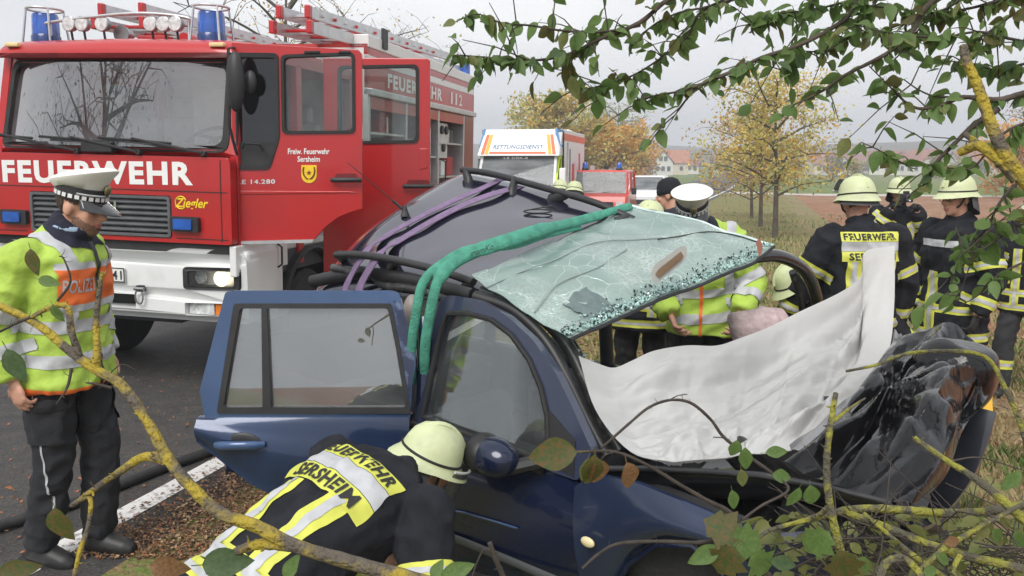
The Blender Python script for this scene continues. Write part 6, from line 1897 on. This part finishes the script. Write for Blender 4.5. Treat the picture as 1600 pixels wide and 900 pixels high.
# ---- fallen bough in the left foreground
branch_thing('long bough covered with yellow lichen lying across the left foreground',
             [([(-60, 455, 1.55), (0, 478, 1.52), (60, 508, 1.5), (105, 545, 1.48), (150, 578, 1.46), (190, 602, 1.44), (232, 662, 1.42), (262, 716, 1.40), (300, 762, 1.38), (345, 802, 1.36), (400, 822, 1.35), (460, 852, 1.34), (560, 882, 1.32), (680, 915, 1.3)], .0065, .0128),
              ([(262, 718, 1.40), (225, 714, 1.42), (190, 735, 1.44), (150, 762, 1.46), (112, 790, 1.47)], .0095, .004),
              ([(112, 790, 1.47), (140, 778, 1.46), (138, 820, 1.44), (125, 860, 1.42), (115, 905, 1.4)], .004, .004),
              ([(150, 578, 1.46), (152, 545, 1.46), (150, 505, 1.47), (156, 450, 1.48), (160, 425, 1.48)], .008, .003),
              ([(126, 560, 1.47), (112, 520, 1.47), (105, 480, 1.48), (80, 480, 1.49), (50, 495, 1.5)], .007, .004),
              ([(50, 495, 1.5), (25, 505, 1.5), (0, 518, 1.52), (-30, 530, 1.52)], .003, .002),
              ([(175, 606, 1.44), (150, 600, 1.44), (134, 598, 1.44)], .003, .0015),
              ([(90, 470, 1.48), (110, 440, 1.48), (100, 405, 1.48), (92, 400, 1.48)], .0025, .001),
              ([(112, 575, 1.46), (105, 605, 1.45), (88, 632, 1.44)], .003, .0015),
              ([(460, 852, 1.34), (410, 850, 1.36), (370, 862, 1.38), (345, 885, 1.38)], .012, .006),
              ([(165, 590, 1.45), (190, 570, 1.45), (217, 580, 1.45)], .0012, .0006)],
             [(52, 410, 1.48, 44, .2, -1, 6), (76, 440, 1.47, 36, 1, -.2, 0), (24, 572, 1.46, 62, .45, -1, 2), (95, 822, 1.42, 66, .3, -1, 7), (352, 880, 1.36, 80, 1, .1, 3), (262, 888, 1.36, 60, 1, -.2, 8), (25, 892, 1.36, 60, 1, .2, 9),
              (90, 490, 1.47, 34, .4, -1, 0), (715, 892, 1.3, 60, 1, .35, 0), (683, 890, 1.3, 34, .5, 1, 1), (455, 886, 1.33, 50, .5, 1, 0)])
# ---- tangle of fallen twigs in the right foreground
rt = [
    ('upright lichen branch with a forked top before the black foil', [([(1340, 960, 1.75), (1322, 895, 1.75), (1308, 840, 1.75), (1297, 790, 1.76), (1292, 745, 1.77), (1293, 700, 1.78), (1300, 650, 1.8), (1306, 614, 1.82)], .011, .006), ([(1300, 660, 1.8), (1325, 640, 1.82), (1352, 622, 1.84)], .005, .002), ([(1296, 790, 1.76), (1280, 805, 1.78), (1262, 812, 1.8), (1200, 830, 1.8), (1168, 860, 1.78)], .007, .004)],
     [(1240, 778, 1.76, 42, -.4, -1, 0), (1268, 776, 1.75, 44, .2, -1, 1), (1276, 848, 1.72, 56, -.6, -.7, 11), (1318, 886, 1.7, 60, .2, -1, 10), (1352, 884, 1.7, 34, .3, -1, 0)], lichen_g),
    ('mossy branch slanting down at the right edge beside the foil', [([(1428, 684, 2.0), (1480, 720, 1.95), (1520, 745, 1.9), (1560, 776, 1.86), (1610, 822, 1.82)], .006, .012), ([(1480, 722, 1.95), (1530, 715, 1.95), (1600, 735, 1.95)], .0025, .0015)], [(1580, 752, 1.85, 44, -.5, -.6, 0), (1560, 838, 1.8, 36, .6, -.6, 1), (1592, 846, 1.8, 44, .3, -.8, 0)], lichen_g),
    ('long pale lichen branch lying level below the foil', [([(1262, 812, 1.9), (1330, 796, 1.92), (1400, 796, 1.94), (1480, 802, 1.95), (1560, 797, 1.95), (1640, 778, 1.95)], .009, .012), ([(1320, 800, 1.92), (1380, 822, 1.85), (1440, 846, 1.8), (1500, 866, 1.76), (1560, 880, 1.72), (1640, 898, 1.7)], .009, .010)], [], lichen_g),
    ('grey forked branch rising from the bottom edge at the right', [([(1410, 920, 1.65), (1470, 862, 1.7), (1520, 830, 1.76), (1580, 797, 1.8), (1630, 770, 1.82)], .007, .004), ([(1350, 802, 1.85), (1420, 862, 1.75), (1490, 912, 1.68)], .005, .006), ([(1372, 910, 1.62), (1384, 880, 1.64), (1410, 872, 1.64), (1432, 890, 1.62), (1445, 915, 1.6)], .009, .007), ([(1500, 868, 1.7), (1490, 890, 1.68), (1498, 915, 1.66)], .006, .004), ([(1540, 800, 1.85), (1575, 830, 1.8), (1600, 870, 1.76)], .0025, .0015)], [(1475, 874, 1.66, 36, .7, -.5, 0), (1455, 892, 1.64, 30, 1, .2, 1), (1490, 846, 1.7, 30, .8, .2, 8)], lichen_g),
    ('thin twig bowing over the white sheet', [([(940, 700, 1.9), (985, 660, 1.92), (1015, 636, 1.94), (1048, 625, 1.95), (1080, 630, 1.96), (1110, 655, 1.96), (1130, 682, 1.95), (1160, 706, 1.93), (1205, 738, 1.9)], .0032, .0042), ([(1045, 625, 1.95), (1060, 618, 1.96), (1074, 616, 1.97)], .0015, .001), ([(1140, 688, 1.95), (1128, 684, 1.95), (1114, 683, 1.95)], .0018, .0012), ([(1205, 738, 1.9), (1232, 765, 1.86), (1190, 790, 1.84), (1160, 812, 1.82)], .0035, .003)],
     [(1148, 702, 1.9, 34, -.2, -1, 1), (1165, 718, 1.9, 44, .1, -1, 0), (1214, 706, 1.92, 38, 1, .1, 0), (1160, 748, 1.88, 36, .2, -1, 4), (1223, 744, 1.88, 36, 1, -.1, 1), (1146, 782, 1.85, 38, .2, -1, 0)], twig_m),
    ('lichen twig with withered brown leaves in front of the wing mirror', [([(898, 706, 1.8), (960, 706, 1.82), (1010, 726, 1.82), (1060, 756, 1.82), (1105, 782, 1.82), (1140, 800, 1.82), (1155, 822, 1.82)], .003, .006), ([(960, 706, 1.82), (945, 712, 1.8), (935, 724, 1.8)], .002, .0015)],
     [(862, 710, 1.8, 84, -1, -.12, 7), (925, 738, 1.78, 60, -.1, -1, 9), (938, 742, 1.79, 60, .25, -1, 8), (986, 746, 1.79, 54, .3, -1, 8), (915, 735, 1.8, 44, -.2, -1, 4)], lichen_g),
    ('leafy twig with large lobed leaves at the bottom edge before the wreck', [([(910, 888, 1.7), (935, 866, 1.7), (965, 850, 1.7), (1020, 846, 1.7), (1085, 848, 1.7), (1130, 850, 1.7), (1210, 905, 1.66)], .003, .005), ([(1085, 848, 1.7), (1100, 868, 1.7), (1140, 880, 1.68)], .002, .0015)],
     [(1128, 826, 1.68, 62, -.5, .3, 10), (1168, 848, 1.67, 60, .9, -.2, 11), (1135, 878, 1.65, 60, -.3, -.6, 10), (1190, 882, 1.64, 56, .6, -.7, 11), (1100, 868, 1.66, 60, -.8, -.4, 0), (1225, 880, 1.64, 50, .8, -.2, 2)], twig_m),
    ('bare mossy twig reaching from the right across the black foil', [([(1322, 580, 2.3), (1370, 570, 2.3), (1420, 552, 2.3), (1500, 549, 2.28), (1545, 562, 2.25), (1572, 610, 2.2), (1590, 650, 2.18), (1612, 720, 2.15)], .004, .008)], [], lichen_g),
    ('small bare forked twig standing at the bottom edge beside the kneeling firefighter', [([(800, 930, 1.5), (786, 900, 1.5), (775, 875, 1.5), (765, 848, 1.5)], .006, .005), ([(775, 878, 1.5), (758, 858, 1.5), (745, 880, 1.5), (738, 900, 1.5)], .002, .0015)], [], twig_m)]
for lb, paths, lvs, mt in rt:
    branch_thing(lb, paths, lvs, mt, 'fallen branches in the foreground')
# brushwood mass under them
mb = MB()
for k in range(150):
    p = at(R.uniform(1290, 1660), R.uniform(815, 930), R.uniform(1.75, 2.3))
    d = V((R.uniform(-1, 1), R.uniform(-.7, .7), R.uniform(-.5, .6))).normalized() * R.uniform(.08, .28)
    mb.tube([p - d, p + V((R.uniform(-.03, .03), 0, R.uniform(-.03, .03))), p + d], [R.uniform(.001, .003), .002, .001], 5)
mb.build('brushwood', twig_m, None, smooth=60)['kind'] = 'stuff'
v_, f_ = [], []
for k in range(230):
    p = at(R.uniform(1180, 1640), R.uniform(800, 925), R.uniform(1.75, 2.3))
    add_leaf(v_, f_, R.choice(LEAVES), p, V((R.uniform(-1, 1), R.uniform(-1, 1), R.uniform(-1, .4))), R.uniform(.03, .06))
mb = MB(); mb.v, mb.f = v_, f_
mb.build('brush_leaves', LF_[2], None, smooth=180, recalc=False)['kind'] = 'stuff'

# ---- standing trees
def tree(label, base, h, spread, crown_lo, mats, nleaf, lsize, trunk_r, seed, group=None, bare=False, lean=0, cat='tree', nm='tree'):
    rr = random.Random(seed)
    t = thing(nm, label, cat, Matrix.Translation(base), group)
    tips = []
    top = V((lean * h, 0, h * .92))
    tp = smooth_path([V((0, 0, -.1)), V((lean * h * .2, 0, h * .3)), V((lean * h * .6 + rr.uniform(-.1, .1), rr.uniform(-.1, .1), h * .6)), top], 5)
    MB().tube(tp, [lerp(trunk_r, trunk_r * .12, i / (len(tp) - 1)) for i in range(len(tp))], 8).build('trunk', bark_l, t, smooth=60)
    lm = MB()
    nb = 16 if not bare else 22
    for k in range(nb):
        f = lerp(crown_lo, .92, (k + rr.random()) / nb)
        i = int(f * (len(tp) - 1)); p = tp[i]
        a = k * 2.4 + rr.uniform(-.4, .4)
        l = spread * (.55 + .6 * math.sin(PI * min(1, .25 + .75 * (f - crown_lo) / (1 - crown_lo)))) * rr.uniform(.7, 1.1)
        d = V((math.cos(a), math.sin(a), rr.uniform(.15, .7)))
        q = [p, p + d * l * .5 + V((0, 0, .05 * h * .3)), p + d * l + V((rr.uniform(-.2, .2), rr.uniform(-.2, .2), -.05 * l))]
        q = smooth_path(q, 4)
        lm.tube(q, [lerp(trunk_r * .4, trunk_r * .06, i_ / (len(q) - 1)) for i_ in range(len(q))], 6)
        for m_ in range(9 if not bare else 12):
            s = q[rr.randrange(2, len(q))]
            e = s + V((rr.uniform(-1, 1), rr.uniform(-1, 1), rr.uniform(-.5, .9))).normalized() * l * rr.uniform(.2, .5)
            lm.tube([s, s.lerp(e, .5) + V((0, 0, .04 * l)), e], [trunk_r * .10, trunk_r * .06, trunk_r * .025], 4)
            tips.append(e); tips.append(s.lerp(e, .6))
    lm.build('limbs', bark_l, t, smooth=60)['kind'] = 'stuff'
    per = max(1, nleaf // len(mats))
    for mi, mt in enumerate(mats):
        v, f = [], []
        sub = [p for i, p in enumerate(tips) if i % len(mats) == mi] if len(mats) > 1 else tips
        for k in range(per):
            c = rr.choice(sub if rr.random() < .75 else tips)
            p = c + V((rr.gauss(0, 1), rr.gauss(0, 1), rr.gauss(0, .8))) * spread * .11
            s = lsize * rr.uniform(.6, 1.3)
            a = V((rr.uniform(-1, 1), rr.uniform(-1, 1), rr.uniform(-1, 1))).normalized() * s
            b = a.cross(V((rr.uniform(-1, 1), rr.uniform(-1, 1), rr.uniform(-1, 1)))).normalized() * s * .6
            n = len(v)
            v += [tuple(p - a), tuple(p + b), tuple(p + a), tuple(p - b)]
            f.append((n, n + 1, n + 2, n + 3))
        mb = MB(); mb.v, mb.f = v, f
        mb.build('crown', mt, t, recalc=False)['kind'] = 'stuff'
    return t
fol = lambda n, a, b: pm(n, a, .8, col2=b, scale=1.2, thr=(.35, .65), tbleed=.3)
y1, y2, y3 = fol('foliage_yellow', (.50, .47, .13), (.68, .60, .22)), fol('foliage_ochre', (.56, .33, .07), (.68, .44, .10)), fol('foliage_olive', (.32, .33, .10), (.48, .44, .15))
y4, y5 = fol('foliage_orange', (.62, .28, .05), (.72, .40, .08)), fol('foliage_brown', (.34, .21, .11), (.46, .30, .15))
def tb(px, Y):
    p = at(px, 450, Y)
    return V((p.x, Y, gz(p.x, Y)))
tg = 'autumn trees along the road'
tree('tall yellow green autumn tree behind the ambulance', tb(868, 60), 7.6, 3.4, .25, [y1, y3, y2], 7500, .13, .22, 1, tg)
tree('broad orange autumn tree beside the tall brown trunk behind the red fire vehicle', tb(945, 63), 5.4, 3.0, .25, [y2, y4, y1], 7000, .13, .2, 2, tg)
tree('slender brown leaved tree right of the broad orange tree', tb(988, 74), 6.6, 1.7, .12, [y5, y4], 3000, .12, .26, 3, tg)
tree('half bare tree with a few ochre leaves above the orange tree', tb(962, 85), 9.5, 3.2, .4, [y3], 900, .12, .2, 31, tg, bare=True)
tree('young yellow leaved tree with slim trunk beyond the shattered windscreen', tb(1207, 22.5), 4.75, 1.75, .30, [y1, y3, y1, y2], 4600, .052, .085, 4, tg, lean=-.03)
tree('thin trunked ochre tree left of the young yellow tree, the nearer one', tb(1184, 27), 4.2, 1.7, .25, [y2, y5, y3], 3400, .055, .075, 5, tg, lean=-.04)
tree('thin trunked brown tree left of the young yellow tree, the farther one', tb(1170, 32), 4.0, 1.9, .2, [y5, y2, y1], 3400, .06, .07, 6, tg, lean=-.08)
tree('bare tree with few brown leaves seen over the fire engine cab', tb(455, 26), 9.0, 3.0, .35, [y5, y2], 500, .06, .14, 7, tg, bare=True, lean=.03)
tree('bare thin tree with scattered leaves seen over the fire engine ladder', tb(590, 34), 8.2, 3.4, .4, [y5, y3], 500, .07, .12, 8, tg, bare=True)
tree('orange leaved tree far off at the right edge', tb(1570, 62), 5.6, 2.6, .1, [y4, y2], 4000, .14, .16, 9, tg)
tree('bare pinkish twiggy tree at the right edge above the orange tree', tb(1600, 75), 9.0, 4.0, .15, [y5], 1500, .12, .16, 10, tg, bare=True)
for px, Y, h_, lb in ((1238, 72, 3.4, 'small staked sapling at the far field edge before the red roofed house'), (1322, 78, 3.2, 'small sapling at the far field edge left of the helmets')):
    tree(lb, tb(px, Y), h_, .7, .45, [y3, y5], 500, .10, .09, px, 'saplings by the far track', nm='sapling')
# bare tree behind the camera, seen mirrored in windscreens
tree('bare old apple tree across the road, mirrored in the windscreen of the fire engine', V((-11.6, .6, gz(-11.6, .6))), 9.0, 4.2, .3, [LF_[1]], 1800, .05, .2, 77, bare=True)

# ---- houses beyond the meadow
wallm = [pm('house_white', (.72, .70, .66), .9, var=.05), pm('house_cream', (.66, .60, .46), .9, var=.05)]
roofm = [pm('roof_red', (.30, .13, .10), .9, var=.2, scale=2), pm('roof_orange', (.42, .17, .10), .9, var=.2, scale=2), pm('roof_brown', (.26, .12, .09), .9, var=.2, scale=2)]
wdark = pm('house_window', (.06, .07, .08), .3)
def house(label, px, Y, w, dp, hw_, hr, wm, rm_, rot, gable=True):
    b = tb(px, Y)
    t = thing('house', label, 'house', Matrix.Translation(b) @ Matrix.Rotation(rot, 4, 'Z'), 'village houses beyond the meadow')
    m = MB()
    for y in (-dp / 2, dp / 2):
        pass
    prof = [(-w / 2, -.5), (w / 2, -.5), (w / 2, hw_), (0, hw_ + hr), (-w / 2, hw_)]
    m.loft([[V((x, y, z)) for x, z in prof] for y in (-dp / 2, dp / 2)])
    m.build('wall', wm, t)
    for s in (-1, 1):
        e = .35
        sl = hr / (w / 2)
        MB().hexa([(s * (w / 2 + e), -dp / 2 - e, hw_ - e * sl + .1), (s * (w / 2 + e), dp / 2 + e, hw_ - e * sl + .1), (0, dp / 2 + e, hw_ + hr + .1), (0, -dp / 2 - e, hw_ + hr + .1)], (0, 0, .18)).build('roof', rm_, t)
    MB().box((w * .2, dp * .1, hw_ + hr * .9), (.6, .6, 1.6)).build('chimney', rm_, t)
    for z in (1.0, 3.4):
        if z + 1 > hw_ + hr * .5: continue
        for x in ((-.28, .0, .28) if z < hw_ else (-.12, .12)):
            fr_ = MB().box((x * w, -dp / 2 - .02, z + .6), (1.1, .08, 1.3)).build('window', white_p, t)
            MB().box((x * w, -dp / 2 - .07, z + .6), (.9, .04, 1.1)).build('pane', wdark, fr_)
    for y in (-.3, 0, .3):
        for s in (-1, 1):
            fr_ = MB().box((s * (w / 2 + .02), y * dp, 1.6), (.08, 1.1, 1.3)).build('window', white_p, t)
            MB().box((s * (w / 2 + .07), y * dp, 1.6), (.04, .9, 1.1)).build('pane', wdark, fr_)
hs_ = [('white gabled house left of the orange roofed house in the far village', 1022, 165, 6, 9, 3.6, 3.0, 0, 0, .2), ('house with orange roof between two white gables in the far village', 1043, 172, 7, 10, 3.6, 3.2, 1, 1, 1.4),
       ('low white house right of the orange roofed house', 1072, 185, 9, 6, 2.6, 1.8, 0, 2, 1.3), ('white house behind the young yellow tree', 1130, 190, 9, 9, 3.4, 3.0, 0, 0, 1.4),
       ('long house with red roof beside the yellow tree', 1275, 170, 11, 8, 3.0, 2.8, 1, 0, 1.5), ('small white gable before the long red roof', 1296, 160, 5, 7, 2.8, 2.2, 0, 0, .1),
       ('long brown roofed barn left of the back-turned firefighter', 1318, 182, 14, 9, 3.0, 2.6, 0, 2, 1.5), ('white house with brown roof behind the back-turned firefighter', 1372, 165, 11, 9, 3.4, 3.0, 0, 2, 1.2),
       ('white house between the two right hand helmets', 1428, 160, 10, 8, 3.4, 3.2, 0, 0, .4), ('pale house behind the firefighter in profile', 1500, 165, 12, 9, 3.2, 3.0, 0, 2, 1.4), ('red roofed house at the right edge of the village', 1560, 178, 12, 9, 3.4, 3.0, 1, 0, .5)]
for lb, px, Y, w, dp, a, b, wi, ri_, rot in hs_:
    house(lb, px, Y * 1.25, w * .85, dp * .85, a * .85, b * .9, wallm[wi], roofm[ri_], rot)
# shrubs round the village
def SHL(px):
    a = min(((abs(h[1] - px), h[0]) for h in hs_))[1]
    return ' near the ' + ' '.join(a.split()[:8])
shr = [fol('shrub_green', (.07, .10, .03), (.14, .15, .05)), y5, y3]
rs = random.Random(5)
used = set()
for k in range(26):
    px, Y = rs.uniform(995, 1640), rs.uniform(150, 225)
    lb_ = ['round green garden shrub', 'brown autumn bush', 'olive garden tree'][k % 3] + SHL(px)
    if lb_ in used: continue
    used.add(lb_)
    tree(['round green garden shrub', 'brown autumn bush', 'olive garden tree'][k % 3] + SHL(px), tb(px, Y), rs.uniform(2.2, 5.5), rs.uniform(1.6, 3.0), .05, [shr[k % 3]], 420, .32, .12, 100 + k, 'shrubs among the village houses', nm='shrub', cat='shrub')

# ---- leaf litter, chips and grass (uncounted)
def scatter(name, n, region, size, mat, dz=.004, flat=True):
    v, f = [], []
    k = 0
    while k < n:
        px, py = R.uniform(region[0], region[2]), R.uniform(region[1], region[3])
        d = ray(px, py)
        if d.z > -.02: continue
        Y = (-CAM_H - .1) / d.z * d.y
        p = at(px, py, Y); s, e = se(p.x, p.y)
        if len(region) > 4 and not (region[4] < e + R.gauss(0, .12) < region[5]): k += .1; continue
        p = V((p.x, p.y, gz(p.x, p.y) + dz + R.random() * .012))
        z = size * R.uniform(.4, 1.3)
        a = R.random() * 6.28
        t = V((math.cos(a), math.sin(a), R.uniform(-.5, .5))) * z
        b = V((-math.sin(a), math.cos(a), R.uniform(-.7, .7))) * z * R.uniform(.3, .7)
        i = len(v)
        v += [tuple(p - t), tuple(p + b + V((0, 0, z * .3))), tuple(p + t), tuple(p - b + V((0, 0, z * .2)))]
        f.append((i, i + 1, i + 2, i + 3))
        k += 1
    mb = MB(); mb.v, mb.f = v, f
    o = mb.build(name, mat, None, recalc=False); o['kind'] = 'stuff'
def grass(name, n, region, h, mat):
    v, f = [], []
    k = 0
    while k < n:
        px, py = R.uniform(region[0], region[2]), R.uniform(region[1], region[3])
        d = ray(px, py)
        if d.z > -.02: k += 1; continue
        Y = (-CAM_H - .15) / d.z * d.y
        p = at(px, py, Y); s, e = se(p.x, p.y)
        k += 1
        if e < .9 or noise.noise(V((p.x * 1.1, p.y * 1.1, 5))) < region[4]: continue
        p = V((p.x, p.y, gz(p.x, p.y) - .01))
        hh = h * R.uniform(.4, 1.3); a = R.random() * 6.28
        t = V((math.cos(a), math.sin(a), 0)); w = t.cross(V((0, 0, 1))) * (.004 + .0007 * Y)
        i = len(v)
        v += [tuple(p - w), tuple(p + w), tuple(p + t * hh * .25 + V((0, 0, hh * .6)) + w * .6), tuple(p + t * hh * .6 + V((0, 0, hh)))]
        f += [(i, i + 1, i + 2), (i, i + 2, i + 3)]
    mb = MB(); mb.v, mb.f = v, f
    o = mb.build(name, mat, None, recalc=False); o['kind'] = 'stuff'
chip = [pm('chip_brown', (.20, .11, .055), .9, var=.3, scale=40), pm('chip_pale', (.36, .25, .14), .9, var=.2, scale=40), pm('chip_dark', (.08, .045, .03), .9), pm('leaf_rust', (.32, .12, .05), .8, var=.3, scale=30)]
for i, (m_, n_) in enumerate(zip(chip, (5200, 3000, 2600, 1300))):
    scatter('leaf_litter', n_, (60, 690, 520, 905, .18, 3), .012, m_)
scatter('leaf_litter', 2600, (840, 400, 1240, 640, .3, 9), .03, chip[0])
scatter('leaf_litter', 2000, (840, 400, 1240, 640, .3, 9), .03, chip[3])
scatter('leaf_litter', 1400, (840, 400, 1240, 640, .3, 9), .03, chip[1])
scatter('leaf_litter', 1800, (1240, 380, 1640, 760, .3, 9), .03, chip[1])
scatter('leaf_litter', 1200, (1240, 380, 1640, 760, .3, 9), .03, chip[0])
scatter('leaf_litter', 260, (-20, 560, 420, 900, -7, .2), .014, chip[3])
scatter('leaf_litter', 260, (-20, 560, 420, 900, -7, .2), .012, chip[0])
gr_ = [fol('grass_green', (.08, .15, .03), (.16, .22, .05)), fol('grass_straw', (.36, .28, .14), (.46, .37, .2))]
grass('grass', 14000, (1180, 330, 1640, 820, -.05), .10, gr_[0])
grass('grass', 14000, (1180, 330, 1640, 820, -.35), .09, gr_[1])
grass('grass', 5000, (860, 300, 1240, 600, .0), .08, gr_[0])
grass('grass', 4000, (860, 300, 1240, 600, -.1), .08, gr_[1])
# yellow plastic wedge on the grass
wp = gpix(1530, 650)
wk = thing('wheel_chock', 'yellow plastic wedge lying on the grass beyond the black bag', 'wedge', Matrix.Translation(wp) @ Matrix.Rotation(-.4, 4, 'Z'))
yel = pm('yellow_plastic', (.75, .42, .03), .5)
MB().loft([[V((x, -.12, 0)), V((x, .12, 0)), V((x, .12, .12)), V((x, .06, .14))] for x in (-.09, .09)]).build('wedge', yel, wk, bevel=.008)
MB().tube([(-.09, .09, .13), (-.09, .09, .2), (.09, .09, .2), (.09, .09, .13)], .01, 6).build('grip', yel, wk, smooth=60)

# ================================================================== HAZE over the far fields
hz = MB().box2((-420, -320, -3.5), (1000, 1010, 36))
hm = bpy.data.materials.new('haze'); hm.use_nodes = True
hn = hm.node_tree; hn.nodes.clear()
ho_ = hn.nodes.new('ShaderNodeOutputMaterial'); pv = hn.nodes.new('ShaderNodeVolumePrincipled')
pv.inputs['Color'].default_value = (.86, .89, .94, 1); pv.inputs['Density'].default_value = .0023
hn.links.new(pv.outputs[0], ho_.inputs['Volume'])
hob = hz.build('haze', hm)
hob['kind'] = 'stuff'
